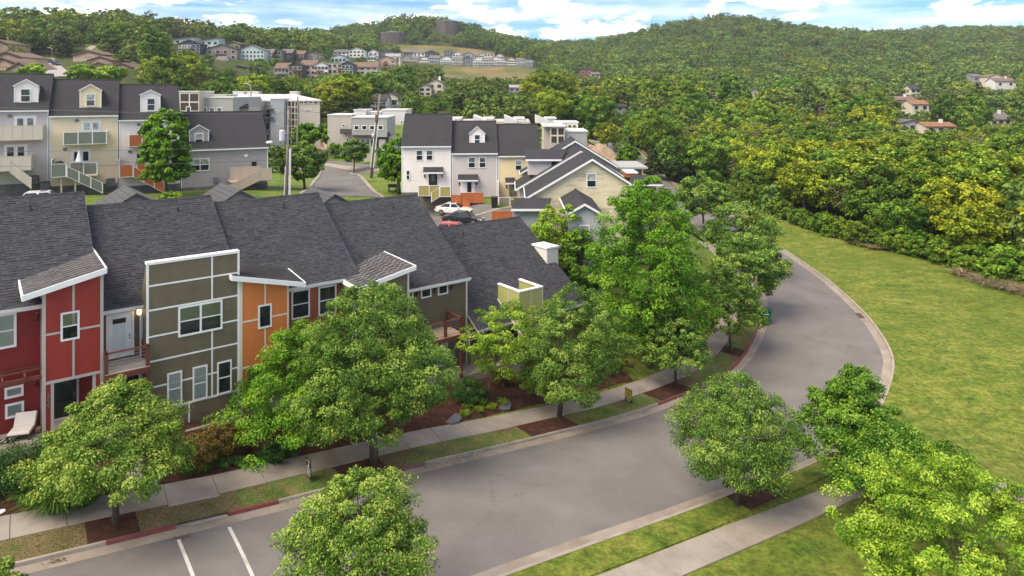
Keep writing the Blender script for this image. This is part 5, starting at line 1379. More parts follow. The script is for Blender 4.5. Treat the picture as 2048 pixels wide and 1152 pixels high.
# ------------------------------------------------------------------ side streets and lots
def gpatch(name, c, mat, n=10, h=0.06, kind='structure', parent=None):
    P = [G(*q) for q in c]; vs = []
    for i in range(n + 1):
        for j in range(n + 1):
            a, b = i / n, j / n
            p = (P[0] * (1 - a) + P[1] * a) * (1 - b) + (P[3] * (1 - a) + P[2] * a) * b
            vs.append((p.x, p.y))
    zz = TZ([v[0] for v in vs], [v[1] for v in vs]) + h
    o = MB().add([(v[0], v[1], z) for v, z in zip(vs, zz)], [(i*(n+1)+j, (i+1)*(n+1)+j, (i+1)*(n+1)+j+1, i*(n+1)+j+1) for i in range(n) for j in range(n)]).build(name, mat)
    if kind: o['kind'] = kind
    return o
def su_patch(name, s0, s1, u0, u1, mat, h=0.05, n=30):
    vs = [W(s0 + (s1 - s0) * i / n, u0 + (u1 - u0) * j / 6) for i in range(n + 1) for j in range(7)]
    zz = TZ([v[0] for v in vs], [v[1] for v in vs]) + h
    o = MB().add([(v[0], v[1], z) for v, z in zip(vs, zz)], [(i*7+j, (i+1)*7+j, (i+1)*7+j+1, i*7+j+1) for i in range(n) for j in range(6)]).build(name, mat)
    return structure(o)
su_patch('alley', -30, 54, 58.5, 69.5, M_ASPHALT2)
su_patch('alley_kerb', -30, 54, 69.5, 69.9, M_CONC, 0.12)
gpatch('rear_court', [(840,480),(1010,480),(1000,418),(862,404)], M_ASPHALT2, h=0.075)
gpatch('parking_lot', [(600,392),(770,398),(698,346),(642,340)], M_ASPHALT2)
gpatch('cross_street', [(560,336),(800,352),(790,334),(560,318)], M_ASPHALT2, h=0.07)
gpatch('lot_kerb', [(765,398),(772,398),(703,347),(698,347)], M_CONC, h=0.16)
gpatch('lot_kerb', [(598,388),(604,392),(645,340),(640,340)], M_CONC, h=0.16)
gpatch('corner_walk', [(640,331),(790,343),(790,338),(640,326)], M_CONC, h=0.12)
gpatch('island_lawn', [(655,322),(740,328),(735,315),(655,311)], M_YARD, h=0.1)
gpatch('hill_street', [(88,156),(142,154),(108,117),(44,116)], paint('pale_street', (0.33, 0.30, 0.28), 0.85, 0.1), h=0.25)
gpatch('hill_path', [(172,101),(182,103),(196,93),(180,92)], M_CONC, 6, 0.25)
gpatch('garden_walk', [(205,388),(252,390),(252,384),(225,382)], M_CONC, 6, 0.08)
gpatch('garden_walk', [(842,412),(860,412),(858,400),(846,400)], M_CONC, 6, 0.08)

# ------------------------------------------------------------------ modern flats
M_FLAT = paint('white_membrane', (0.62, 0.60, 0.57), 0.6, 0.05); M_PGREY = paint('pale_grey_panel', (0.34, 0.335, 0.32), 0.6, 0.05); M_PBLUE = paint('blue_grey_panel', (0.34, 0.36, 0.38), 0.6, 0.05)
M_PBROWN = paint('umber_panel', (0.055, 0.040, 0.035), 0.6, 0.08); M_PCREAM = paint('cream_panel', (0.46, 0.42, 0.37), 0.6, 0.05); M_CHAR = paint('charcoal_siding', (0.075, 0.072, 0.075), 0.6, 0.08)
def prect(px0, px1, yt, yb, Y): return PX(px0, Y), PX(px1, Y), PZ(yb, Y), PZ(yt, Y)
def block(root, name, mat, px0, px1, yt, yb, Y, depth, cap=True, capm=None):
    x0, x1, z0, z1 = prect(px0, px1, yt, yb, Y)
    o = bx(root, name, mat, x0, x1, Y, Y + depth, z0, z1)
    if cap:
        bx(root, 'parapet_cap', capm or M_FLAT, x0 - 0.12, x1 + 0.12, Y - 0.12, Y + depth + 0.12, z1 + 0.004, z1 + 0.22)
    return o
def pwin(root, px0, px1, yt, yb, Y, split=False, blind=None, halves=1, fw=0.12):
    x0, x1, z0, z1 = prect(px0, px1, yt, yb, Y); return fwin(root, x0, x1, Y, z0, z1, split=split, blind=blind, halves=halves, fw=fw)
def grid_panels(root, px0, px1, yt, yb, Y, nx, ny, mat, frame=M_CREAMTRIM, th=0.05):
    x0, x1, z0, z1 = prect(px0, px1, yt, yb, Y)
    bx(root, 'panel_frame', frame, x0, x1, Y - th, Y - 0.004, z0, z1)
    for i in range(nx):
        for j in range(ny):
            g = 0.12
            bx(root, 'panel', mat, x0 + (x1-x0)*i/nx + g, x0 + (x1-x0)*(i+1)/nx - g, Y - th - 0.03, Y - th - 0.002, z0 + (z1-z0)*j/ny + g, z0 + (z1-z0)*(j+1)/ny - g)
YA = 125.0
m1 = thing('modern_flats', 'modern flats with an umber grid panel tower and grey block behind the grey town house', 'building', (PX(410, YA), YA, PZ(300, YA)))
block(m1, 'tower_wall', M_PCREAM, 357, 399, 184, 330, YA, 6); grid_panels(m1, 360, 398, 186, 222, YA, 2, 2, M_PBROWN)
pwin(m1, 372, 382, 213, 232, YA - 0.1)
block(m1, 'wall', M_PGREY, 399.5, 466, 196, 330, YA + 2, 14)
for p in (403, 418.5, 433.5): pwin(m1, p, p + 11, 214.5, 236, YA + 2, blind=M_MIDGLASS)
block(m1, 'rear_wall', M_FLAT, 412, 452, 191, 300, YA + 17, 6)
MB().slab([(PX(467, YA + 5), YA + 5, PZ(216, YA + 5)), (PX(498, YA + 5), YA + 5, PZ(214, YA + 5)), (PX(495, YA + 12), YA + 12, PZ(202, YA + 12)), (PX(467, YA + 12), YA + 12, PZ(202, YA + 12))], 0.2).build('link_roof', M_ROOFD, m1)
bx(m1, 'link_wall', M_PCREAM, PX(468, YA + 6), PX(497, YA + 6), YA + 6, YA + 12, PZ(300, YA + 6), PZ(216, YA + 6))
for p in (470, 478, 486): pwin(m1, p, p + 5, 217, 226, YA + 6)
YB = 150.0
m2 = thing('modern_flats', 'long white roofed modern flats with blue grey tower, balconies and umber panels', 'building', (PX(560, YB), YB, PZ(300, YB)))
MB().slab([(PX(480, YB + 1), YB + 1, PZ(202.5, YB + 1)), (PX(640, YB + 1), YB + 1, PZ(202, YB + 1)), (PX(592, YB + 15), YB + 15, PZ(192, YB + 15)), (PX(446, YB + 15), YB + 15, PZ(192, YB + 15))], 14).build('wall', M_PCREAM, m2)
MB().slab([(PX(478, YB + .7), YB + .7, PZ(200.5, YB + .7)), (PX(643, YB + .7), YB + .7, PZ(199.8, YB + .7)), (PX(588, YB + 16), YB + 16, PZ(188.5, YB + 16)), (PX(446, YB + 16), YB + 16, PZ(188.5, YB + 16))], .3).build('roof', M_FLAT, m2)
block(m2, 'stair_block', M_PBLUE, 541, 568, 198.5, 300, YB - 0.8, 5)
block(m2, 'chimney_block', M_PCREAM, 505, 521, 203, 300, YB - 2, 4); 
grid_panels(m2, 568.5, 597, 201, 290, YB + 0.9, 4, 7, M_PBROWN); grid_panels(m2, 598, 636, 199.5, 207, YB + 0.9, 4, 1, M_PBROWN)
grid_panels(m2, 490, 505, 202, 222, YB + 0.9, 2, 2, M_PBROWN)
pwin(m2, 610, 623, 218, 222, YB + 1); 
for y in (221, 246): pwin(m2, 552, 558, y, y + 4, YB - 0.8)
for y in (219, 244, 268): pwin(m2, 531, 539, y, y + 16, YB + 0.9)
for y in (228, 211):
    x0, x1, z0, z1 = prect(528, 544, y, y + 9, YB - 1.5)
    bx(m2, 'balcony', M_CHAR, x0, x1, YB - 1.5, YB + 0.9, z0, z0 + 0.25)
    for q in range(9): bx(m2, 'baluster', M_BLACK, x0 + (x1 - x0) * q / 8 - 0.02, x0 + (x1 - x0) * q / 8 + 0.02, YB - 1.5, YB - 1.45, z0 + 0.25, z1)
    bx(m2, 'balcony_rail', M_BLACK, x0, x1, YB - 1.52, YB - 1.44, z1, z1 + 0.06)
for p0, p1 in ((466, 488), (494, 517), (580, 596)): block(m2, 'roof_unit', M_FLAT, p0, p1, 184.5, 190, YB + 16.2, 2)
for p0, p1 in ((506, 511), (513, 519)): bx(m2, 'air_handler', M_VENT, PX(p0, YB - 1), PX(p1, YB - 1), YB - 1, YB + 0.4, PZ(203, YB - 1) + 0.24, PZ(197, YB - 1))
YC = 128.0
m3 = thing('modern_house', 'pale grey modern house with four square windows behind the leaning pole', 'building', (PX(745, YC), YC, PZ(310, YC)))
block(m3, 'wall', M_PGREY, 704, 774, 236, 274, YC, 9); bx(m3, 'ground_wall', M_PCREAM, PX(706, YC + 1), PX(786, YC + 1), YC + 1, YC + 9, PZ(325, YC), PZ(275, YC))
for p in (708, 723.5, 739, 756): pwin(m3, p, p + 10.5, 250.5, 260, YC)
bx(m3, 'entry_wall', M_PBROWN, PX(753, YC + .5), PX(776, YC + .5), YC + 0.5, YC + 3, PZ(318, YC), PZ(266, YC))
bx(m3, 'band', M_PBROWN, PX(705, YC) , PX(752, YC), YC - 0.05, YC + 0.95, PZ(274.5, YC), PZ(270, YC))
for p in (722, 732, 740): pwin(m3, p, p + 8, 278, 296, YC + 1, blind=M_MIDGLASS)
bx(m3, 'garage_door', M_GREYTRIM, PX(757, YC), PX(770, YC), YC + 0.4, YC + 0.498, PZ(302, YC), PZ(279, YC))
block(m3, 'upper_block', M_FLAT, 708, 732, 221, 240, YC + 10, 6); block(m3, 'upper_block', M_FLAT, 764, 812, 221, 250, YC + 11, 8); block(m3, 'middle_block', M_FLAT, 733, 763, 225, 240, YC + 11, 5)
block(m3, 'side_wing', M_PCREAM, 655, 703, 231, 300, YC + 8, 8); pwin(m3, 684, 691, 248, 254, YC + 8); MB().slab([(PX(680, YC + 6), YC + 6, PZ(266, YC + 6)), (PX(704, YC + 6), YC + 6, PZ(266, YC + 6)), (PX(704, YC + 8), YC + 8, PZ(258, YC + 8)), (PX(680, YC + 8), YC + 8, PZ(258, YC + 8))], 0.15).build('lean_to_roof', M_ROOFD, m3)
pwin(m3, 692, 697, 275, 284, YC + 8); pwin(m3, 801, 806, 241, 248, YC + 11)
YD = 118.0
m4 = thing('modern_flats', 'modern white roofed flats with angled parapets showing above the lavender town house', 'building', (PX(940, YD), YD, PZ(330, YD)))
bx(m4, 'wall', M_PCREAM, PX(876, YD), PX(1060, YD), YD, YD + 12, PZ(330, YD), PZ(243, YD))
for p in (880, 946, 1008, 1072):
    MB().prism_xz([(PX(p, YD - 1), PZ(246, YD)), (PX(p + 26, YD - 1), PZ(246, YD)), (PX(p + 26, YD - 1), PZ(241, YD)), (PX(p, YD - 1), PZ(230, YD))], YD - 0.6, YD + 5).build('angled_parapet', M_FLAT, m4)
    block(m4, 'roof_block', M_FLAT, p + 20, p + 40, 238, 250, YD + 4, 6)
YE = 105.0
m5 = thing('modern_house', 'modern house with umber glazed corner and pale block right of the town house roofs', 'building', (PX(1130, YE), YE, PZ(340, YE)))
bx(m5, 'wall', M_PCREAM, PX(1088, YE), PX(1103, YE), YE, YE + 8, PZ(350, YE), PZ(250, YE))
bx(m5, 'corner_wall', M_PCREAM, PX(1100, YE - 1), PX(1130, YE - 1), YE - 1, YE + 6, PZ(350, YE), PZ(253, YE)); grid_panels(m5, 1101, 1129, 255, 287, YE - 1, 2, 2, M_PBROWN)
block(m5, 'wall', M_PGREY, 1131, 1174, 264, 350, YE - 0.5, 7)
bx(m5, 'roof_slab', M_FLAT, PX(1086, YE - 1), PX(1132, YE - 1), YE - 1.4, YE + 8, PZ(253, YE), PZ(250.5, YE))
block(m5, 'upper_block', M_FLAT, 1112, 1156, 246, 262, YE + 7, 5); grid_panels(m5, 1126, 1153, 249, 256, YE + 7, 3, 1, M_PBROWN)
# earth heaps
for px, py, Y, w, h, lab in ((652, 262, 185, 46, 4.5, 'tawny earth heap behind the modern flats'), (640, 270, 178, 16, 3.0, 'grey brown rubble heap beside the white flats'), (1205, 284, 165, 80, 2.4, 'pale earth heap behind the stained gable house'), (1262, 292, 160, 90, 1.8, 'long pale earth bank beside the cedar')):
    rng = np.random.default_rng(int(px)); x0 = PX(px, Y); w_ = w / F * Y; mb = MB(); n = 16
    vs = []
    for i in range(n + 1):
        for j in range(n + 1):
            a, b = i / n * 2 - 1, j / n * 2 - 1; r = math.hypot(a, b)
            xx, yy = x0 + a * w_ * 0.6, Y + b * w_ * 0.35
            vs.append((xx, yy, max(0, 1 - r * r) ** 2 * h * (0.7 + 0.5 * rng.random())))
    zz = TZ([v[0] for v in vs], [v[1] for v in vs])
    o = mb.add([(v[0], v[1], v[2] + z - 0.1) for v, z in zip(vs, zz)], [(i*(n+1)+j, (i+1)*(n+1)+j, (i+1)*(n+1)+j+1, i*(n+1)+j+1) for i in range(n) for j in range(n)]).build('earth_heap', M_DIRT, smooth=True)
    tag(o, lab, 'heap')

# ------------------------------------------------------------------ houses on the hills
HOUSES = []     # px0, px1, top row, base row, depth: kept clear of woods in front
UNITBOX = {}
def unit_mesh(key, x0, x1, y0, y1, z0, z1, mat):
    return MB().box(x0, x1, y0, y1, z0, z1)
PAL = {'navy': (0.045, 0.055, 0.085), 'slate': (0.10, 0.115, 0.14), 'aqua': (0.42, 0.52, 0.52), 'white': (0.70, 0.69, 0.66), 'taupe': (0.22, 0.20, 0.18), 'beige': (0.50, 0.43, 0.34), 'char': (0.065, 0.065, 0.07),
       'tan': (0.44, 0.33, 0.24), 'maroon': (0.14, 0.06, 0.05), 'olive': (0.20, 0.20, 0.12), 'cream': (0.60, 0.54, 0.43), 'brown': (0.16, 0.10, 0.075), 'grey': (0.30, 0.30, 0.30), 'brick': (0.20, 0.09, 0.065)}
RPAL = {'rg': (0.15, 0.14, 0.135), 'rb': (0.17, 0.12, 0.09), 'rd': (0.05, 0.05, 0.055), 'rl': (0.30, 0.28, 0.27), 'ro': (0.26, 0.13, 0.075)}
def wallm(k): return paint('house_' + {'char': 'charcoal'}.get(k, k), PAL[k], 0.65, 0.07, 0.4, lap=0.25)
def roofm(k): return shingle_mat({'rg': 'grey_far_roof', 'rb': 'brown_far_roof', 'rd': 'dark_far_roof', 'rl': 'pale_far_roof', 'ro': 'russet_far_roof'}[k], RPAL[k], False)
def house(label, px0, px1, ytop, ybase, Y, wall, roof, kind='gable', rows=2, cols=3, depth=9.0, rz=0.0, balc=None, rh=None, name='hillside_house', win=True, group=None, frame=M_WHITE, chim=False, shift=0.0, wh=1.25, ww=0.9, clear=True):
    Xc = PX((px0 + px1) / 2, Y); w = (px1 - px0) / F * Y; zt, zb = PZ(ytop, Y), PZ(ybase, Y)
    t = thing(name, label, 'house', (Xc, Y, zb), rz=rz, group=group); ORG[t.name] = (0, 0, 0); t.location = (Xc, Y, zb); t.rotation_euler = (0, 0, math.radians(rz))
    Ht = zt - zb
    h = w / 2; under = 5.0
    if kind == 'gable':        # gable towards the camera
        r = rh if rh is not None else min(w * 0.28, Ht * 0.3); e = Ht - r
        MB().prism_xz([(-h, -under), (h, -under), (h, e), (0, Ht), (-h, e)], 0, depth).build('wall', wallm(wall), t)
        o = 0.35
        MB().prism_xz([(-h - o, e - o * r / h), (0, Ht), (h + o, e - o * r / h), (h + o, e - o * r / h + 0.25), (0, Ht + 0.25), (-h - o, e - o * r / h + 0.25)], -0.5, depth + 0.4).build('roof', roofm(roof), t)
    elif kind == 'side':       # eaves towards the camera
        r = rh if rh is not None else min(depth * 0.3, Ht * 0.35); e = Ht - r
        MB().prism_yz([(0, -under), (0, e), (depth / 2, Ht), (depth, e), (depth, -under)], -h, h).build('wall', wallm(wall), t)
        MB().prism_yz([(-0.5, e - 0.5 * 2 * r / depth), (depth / 2, Ht), (depth + 0.5, e - 0.5 * 2 * r / depth), (depth + 0.5, e + 0.2), (depth / 2, Ht + 0.25), (-0.5, e - r / depth + 0.25)], -h - 0.3, h + 0.3).build('roof', roofm(roof), t)
    elif kind in ('shedr', 'shedl'):
        r = rh if rh is not None else Ht * 0.18; e = Ht - r; zl, zr_ = (e, Ht) if kind == 'shedr' else (Ht, e)
        MB().prism_xz([(-h, -under), (h, -under), (h, zr_), (-h, zl)], 0, depth).build('wall', wallm(wall), t)
        MB().prism_xz([(-h - 0.5, zl - 0.05), (h + 0.5, zr_ - 0.05), (h + 0.5, zr_ + 0.25), (-h - 0.5, zl + 0.25)], -0.7, depth + 0.5).build('roof', roofm(roof), t)
    else:                      # flat
        e = Ht
        MB().box(-h, h, 0, depth, -under, Ht).build('wall', wallm(wall), t)
        MB().box(-h - 0.25, h + 0.25, -0.25, depth + 0.25, Ht + 0.002, Ht + 0.3).build('roof', roofm(roof), t)
    e = min(e, Ht)
    if win:
        sh = e / rows
        for j in range(rows):
            for i in range(cols):
                x = -h + w * (i + 0.5) / cols + shift; z = sh * (j + 0.5)
                wwid = min(ww, w / cols * 0.42); hh = min(wh, sh * 0.36)
                f = MB().box(x - wwid - 0.12, x + wwid + 0.12, -0.06, -0.003, z - hh / 1 * 0.75 - 0.12, z + hh * 0.75 + 0.12).build('window', frame, t)
                MB().box(x - wwid, x + wwid, -0.10, -0.062, z - hh * 0.75, z + hh * 0.75).build('pane', M_GLASSF, f)
        if balc:
            b0, b1, bmat = balc
            for j in range(rows):
                z = sh * j + 0.1
                MB().box(-h + w * b0, -h + w * b1, -2.2, -0.07, z - 0.15, z).build('balcony', bmat, t)
                MB().box(-h + w * b0, -h + w * b1, -2.25, -2.17, z + 0.9, z + 1.05).build('balcony_rail', bmat, t)
                nb = 5
                for q in range(nb):
                    x = -h + w * (b0 + (b1 - b0) * q / (nb - 1))
                    MB().box(x - 0.07, x + 0.07, -2.24, -2.1, z - (2.5 if j == 0 else sh) + 0.1, z + 0.9).build('balcony_post', bmat, t)
    if chim:
        MB().box(h * 0.3, h * 0.3 + 1.0, depth * 0.35, depth * 0.35 + 1.0, e, Ht + 1.3).build('chimney', wallm(chim), t)
    if clear: HOUSES.append((px0 - 2, px1 + 2, ytop, ybase, Y))
    return t
WB = paint('weathered_balcony', (0.24, 0.13, 0.075), 0.7, 0.1)
HS = 'houses on the facing hill'
house('aqua house with rising mono pitch roof at the top left of the ridge', 336, 388, 74, 104, 405, 'aqua', 'rg', 'shedr', 3, 4)
house('navy house with white framed balcony floors on the ridge', 356, 400, 80, 108, 385, 'navy', 'rd', 'gable', 3, 5, balc=(0.12, 0.62, M_WHITE))
house('tall pale aqua house with brown mono pitch roof on the ridge', 400, 437, 75, 110, 408, 'aqua', 'rb', 'shedr', 3, 3)
house('wide taupe house with a maroon balcony recess on the ridge', 412, 474, 89, 120, 390, 'taupe', 'rd', 'gable', 2, 4, balc=(0.3, 0.65, paint('maroon_balcony', PAL['maroon'])))
house('small russet house with brown roof above the taupe one', 453, 480, 83, 100, 425, 'olive', 'rb', 'gable', 1, 2)
house('broad aqua white house with tall strip windows on the ridge', 476, 528, 90, 124, 395, 'aqua', 'rg', 'gable', 3, 7, ww=0.5, wh=1.9)
house('narrow maroon house with stacked porches beside the aqua white one', 528, 545, 98, 122, 402, 'maroon', 'rg', 'side', 3, 2, balc=(0.0, 1.0, M_WHITE))
house('small olive house with flat roof on the ridge', 545, 562, 97, 119, 408, 'olive', 'rg', 'shedl', 2, 3)
house('black house with blank side wall on the ridge', 562, 584, 98, 120, 414, 'char', 'rg', 'side', 2, 1)
house('brown roofed dark house with outside timber stair', 582, 608, 101, 122, 420, 'brown', 'rb', 'side', 2, 3, balc=(0.3, 1.0, WB))
house('taupe house at the end of the upper ridge row', 606, 642, 104, 121, 425, 'taupe', 'rb', 'gable', 2, 3)
house('white walled house with grey hip roof standing alone below the ridge', 430, 448, 112, 150, 372, 'white', 'rg', 'side', 1, 1, win=False)
house('small dark grey house with screened porch amid the trees', 473, 499, 131, 160, 356, 'char', 'rd', 'shedl', 2, 2, balc=(0.1, 0.7, M_PGREY))
house('grey house with white window boxes, left of the lower row', 549, 577, 126, 170, 358, 'grey', 'rb', 'side', 3, 4, balc=(0.1, 0.9, M_PGREY))
house('charcoal gable house with timber balconies on each floor', 577, 604, 124, 172, 355, 'char', 'rd', 'gable', 4, 3, balc=(0.3, 1.0, WB))
house('beige house with broad brown roof in the lower row', 600, 632, 120, 160, 366, 'beige', 'rb', 'side', 3, 3)
house('cream white gable house with a row of tall windows', 628, 656, 123, 162, 360, 'white', 'rb', 'gable', 3, 4, balc=(0.1, 0.7, WB))
house('beige flat roofed house with brown balcony', 655, 684, 126, 160, 362, 'beige', 'rl', 'flat', 3, 3, balc=(0.65, 1.0, WB))
house('slate blue gable house in the lower row', 683, 706, 123, 158, 360, 'slate', 'rd', 'gable', 3, 3)
house('long beige house behind the pine tree', 706, 755, 124, 156, 372, 'beige', 'rb', 'side', 3, 4)
house('tan house with arched gable at the right end of the lower row', 752, 792, 112, 140, 400, 'tan', 'rb', 'gable', 3, 3, balc=(0.3, 0.6, WB))
house('aqua gable house with curved roof edge above the lower row', 662, 692, 109, 126, 440, 'aqua', 'rg', 'gable', 1, 4)
house('large white farmhouse style house left on the far slope', 667, 700, 99, 114, 560, 'white', 'rg', 'side', 2, 4)
house('white gabled house joined to the right of the farmhouse', 698, 729, 95, 114, 556, 'white', 'rg', 'gable', 2, 4)
house('white house with dark hip roof above the tan one', 736, 756, 99, 118, 575, 'white', 'rg', 'gable', 2, 2)
house('slate and russet pair house above the tan one', 756, 790, 99, 120, 580, 'slate', 'rg', 'gable', 2, 3)
house('small white cottage low among brown roofs', 735, 752, 108, 122, 500, 'white', 'rl', 'gable', 1, 3)
house('grey roofed pale cottage between the two rows', 770, 800, 107, 124, 520, 'cream', 'rl', 'side', 1, 3)
cols_front = [(803, 822, 'grey', 'gable'), (822, 838, 'slate', 'side'), (838, 858, 'white', 'gable'), (858, 880, 'slate', 'side'), (880, 906, 'white', 'gable'), (906, 926, 'beige', 'side'), (926, 946, 'slate', 'gable'), (946, 966, 'white', 'gable'), (966, 988, 'aqua', 'side'), (988, 1012, 'white', 'shedl'), (1012, 1032, 'cream', 'gable'), (1032, 1050, 'grey', 'side'), (1050, 1067, 'slate', 'shedl')]
nth = ['first', 'second', 'third', 'fourth', 'fifth', 'sixth', 'seventh', 'eighth', 'ninth', 'tenth', 'eleventh', 'twelfth', 'thirteenth']
cn = {'grey': 'grey', 'slate': 'slate blue', 'white': 'white', 'beige': 'beige', 'aqua': 'aqua', 'cream': 'cream'}
for i, (p0, p1, c, k) in enumerate(cols_front):
    house(f'{cn[c]} three storey house, {nth[i]} from left in the front hill row', p0, p1, 109.5 + (i % 3) * 1.2 + i * 0.35, 133 + (0.8 if i > 8 else 0), 600, c, 'rg', k, 3, 4, 11, balc=(0.05, 0.9, M_WHITE) if i % 4 != 2 else None, rh=2.6, group='front row on the far slope', wh=1.5, ww=1.1)
cols_back = [(806, 826, 'slate', 'side'), (826, 850, 'white', 'side'), (850, 877, 'navy', 'gable'), (888, 905, 'slate', 'flat'), (905, 924, 'white', 'gable'), (924, 950, 'grey', 'gable'), (955, 968, 'white', 'shedr'), (968, 986, 'cream', 'flat'), (990, 1008, 'white', 'gable')]
for i, (p0, p1, c, k) in enumerate(cols_back):
    house(f'{ {"navy": "navy blue", **cn}[c]} house, {nth[i]} from left in the back hill row', p0, p1, 99 + i * 1.0, 119 + i * 0.3, 645, c, 'rg', k, 2, 3, 10, rh=2.5, group='back row on the far slope')
# valley houses
house('cream house with grey roof and brick rear among the valley trees', 838, 862, 168, 192, 312, 'cream', 'rg', 'gable', 2, 2)
house('cream gable house with pale chimney and brown roof in the valley', 856, 886, 158, 190, 318, 'cream', 'rb', 'gable', 2, 2, chim='white')
house('white house with charcoal roof directly behind the leaning pole top', 741, 772, 190, 222, 240, 'white', 'rd', 'side', 2, 3, balc=(0.5, 1.0, M_CHAR))
house('cream gable of the charcoal roofed house beside the pole', 766, 796, 185, 216, 248, 'cream', 'rd', 'gable', 1, 2)
house('slate roofed house deep in the central woods', 1018, 1040, 170, 184, 420, 'grey', 'rl', 'side', 1, 2)
house('brown gabled house under the left flank of the big hill', 1160, 1186, 136, 150, 520, 'brick', 'rb', 'gable', 1, 2)
house('small tan house beside the brown gabled one', 1182, 1200, 145, 154, 500, 'tan', 'rg', 'side', 1, 2)
house('slate roof peeping out of the trees right of the earth bank', 1228, 1252, 209, 222, 285, 'grey', 'rd', 'side', 1, 1)
house('brick house peeping out left of the yellow trees', 1420, 1436, 186, 198, 380, 'brick', 'rb', 'gable', 1, 1)
house('pale house speck in the middle of the big hill woods', 1508, 1518, 182, 194, 390, 'cream', 'rg', 'side', 1, 1)
house('brown roofed house peeping over the yellow green trees', 1636, 1652, 208, 224, 300, 'brick', 'rb', 'gable', 1, 1)
house('grey gable house standing alone at upper right', 1822, 1841, 170, 194, 400, 'cream', 'rd', 'side', 2, 2)
house('wide brown hip roofed house at right with pale chimney', 1786, 1832, 193, 212, 345, 'tan', 'rb', 'side', 1, 3, chim='white')
house('russet roofed house stepping down to the right', 1824, 1858, 201, 222, 330, 'cream', 'ro', 'side', 1, 2)
house('grey stone gabled house at the woods edge', 1798, 1852, 240, 262, 262, 'grey', 'rg', 'gable', 1, 3)
house('russet roofed low house with white gable at the woods edge', 1852, 1912, 246, 266, 256, 'cream', 'ro', 'side', 1, 3, chim='white')
house('cream two storey house with grey roof and rear deck at far right', 1982, 2022, 226, 262, 300, 'cream', 'rg', 'side', 2, 3, chim='white', balc=(0.2, 0.6, WB))
house('pale house with brown roof high at far right', 1976, 2010, 148, 168, 490, 'cream', 'rb', 'gable', 1, 2)
house('white house with brown roof and chimney high at far right', 1990, 2032, 156, 174, 470, 'white', 'rb', 'side', 1, 2, chim='white')
house('dim grey house between the high houses at right', 1942, 1962, 148, 162, 500, 'grey', 'rg', 'side', 1, 1)
# brown stepped houses on the left hill
TG = 'tan gable houses on the hill street'
for px0, px1, yt, yb, Y, lab in ((146, 208, 101, 130, 300, 'tan gable house at the head of the hill street, largest of its row'), (176, 224, 113, 138, 285, 'tan gable house with three round vents below the largest one'), (186, 212, 125, 140, 278, 'low tan porch gable in front of the vented one'),
                                 (216, 270, 126, 160, 275, 'tan gable house stepping down the slope to the right'), (240, 280, 146, 178, 262, 'lowest tan gable house beside the dark cedar'),
                                 (-20, 46, 104, 140, 262, 'tan gable house at the far left edge'), (-24, 36, 116, 156, 248, 'tan gable with small vents at the left edge, in front'), (16, 62, 125, 168, 236, 'tan gable house below the left edge pair, half hidden by a pale tree'), (-22, 16, 80, 104, 300, 'brown roofed house highest at the left edge')):
    t = house(lab, px0, px1, yt, yb, Y, 'tan', 'rb', 'gable', 1, 1, 14, win=False, group=TG, name='tan_gable_house')
    w = (px1 - px0) / F * Y; Ht = PZ(yt, Y) - PZ(yb, Y)
    for q in (-1, 0, 1):
        MB().box(q * 1.2 - 0.2, q * 1.2 + 0.2, -0.08, -0.003, Ht * 0.55 - 0.2, Ht * 0.55 + 0.2).build('gable_vent', plain('dark_vent', (0.03, 0.025, 0.022)), t)
    MB().prism_xz([(-w/2 - .4, Ht - min(w*.28, Ht*.3) - .3), (0, Ht - 0.05), (w/2 + .4, Ht - min(w*.28, Ht*.3) - .3), (w/2 + .4, Ht - min(w*.28, Ht*.3) - .75), (0, Ht - 0.5), (-w/2 - .4, Ht - min(w*.28, Ht*.3) - .75)], -0.56, -0.505).build('rake_board', paint('dark_rake', (0.05, 0.03, 0.025)), t)
# stepped unit roofs behind the largest
# ---- water tanks
M_TANK = ground_mat('tank_wall', [(0.3, (0.085, 0.07, 0.066)), (0.7, (0.19, 0.165, 0.155))], 0.12, 0.9, 0.5, 0.05, stretch=(1, 1, 0.12))
for px0, px1, yt, yb, Y, lab in ((762, 812, 65, 90, 720, 'lower brown grey water tank on the hill'), (873, 917, 42, 68, 765, 'upper brown grey water tank near the hilltop')):
    r = (px1 - px0) / 2 / F * Y; x = PX((px0 + px1) / 2, Y); z0, z1 = PZ(yb, Y), PZ(yt, Y)
    t = thing('water_tank', lab, 'water tank', (x, Y, z0)); ORG[t.name] = (x, Y, z0)
    MB().lathe(x, Y, [(r, z0 - 8), (r, z1 - 1.0)], 40).build('shell', M_TANK, t, smooth=False)
    MB().lathe(x, Y, [(r + 0.4, z1 - 0.995), (r + 0.4, z1 - 0.5), (r * 0.4, z1 + 0.6), (0.3, z1 + 0.9)], 40).build('lid', paint('tank_lid', (0.24, 0.225, 0.21)), t)
    for k in range(18):
        a = math.pi + math.pi * (k + 0.5) / 18
        MB().box(x + (r + 0.15) * math.cos(a) - 0.25, x + (r + 0.15) * math.cos(a) + 0.25, Y + (r + 0.15) * math.sin(a) - 0.2, Y + (r + 0.15) * math.sin(a) + 0.2, z0 - 6, z1 - 1.0).build('rib', M_TANK, t)
    MB().lathe(x, Y, [(0.8, z1 + 0.9), (0.8, z1 + 1.8), (0.2, z1 + 2.1)], 12).build('vent', M_TANK, t)
    HOUSES.append((px0 - 1, px1 + 1, yt, yb - 4, Y))
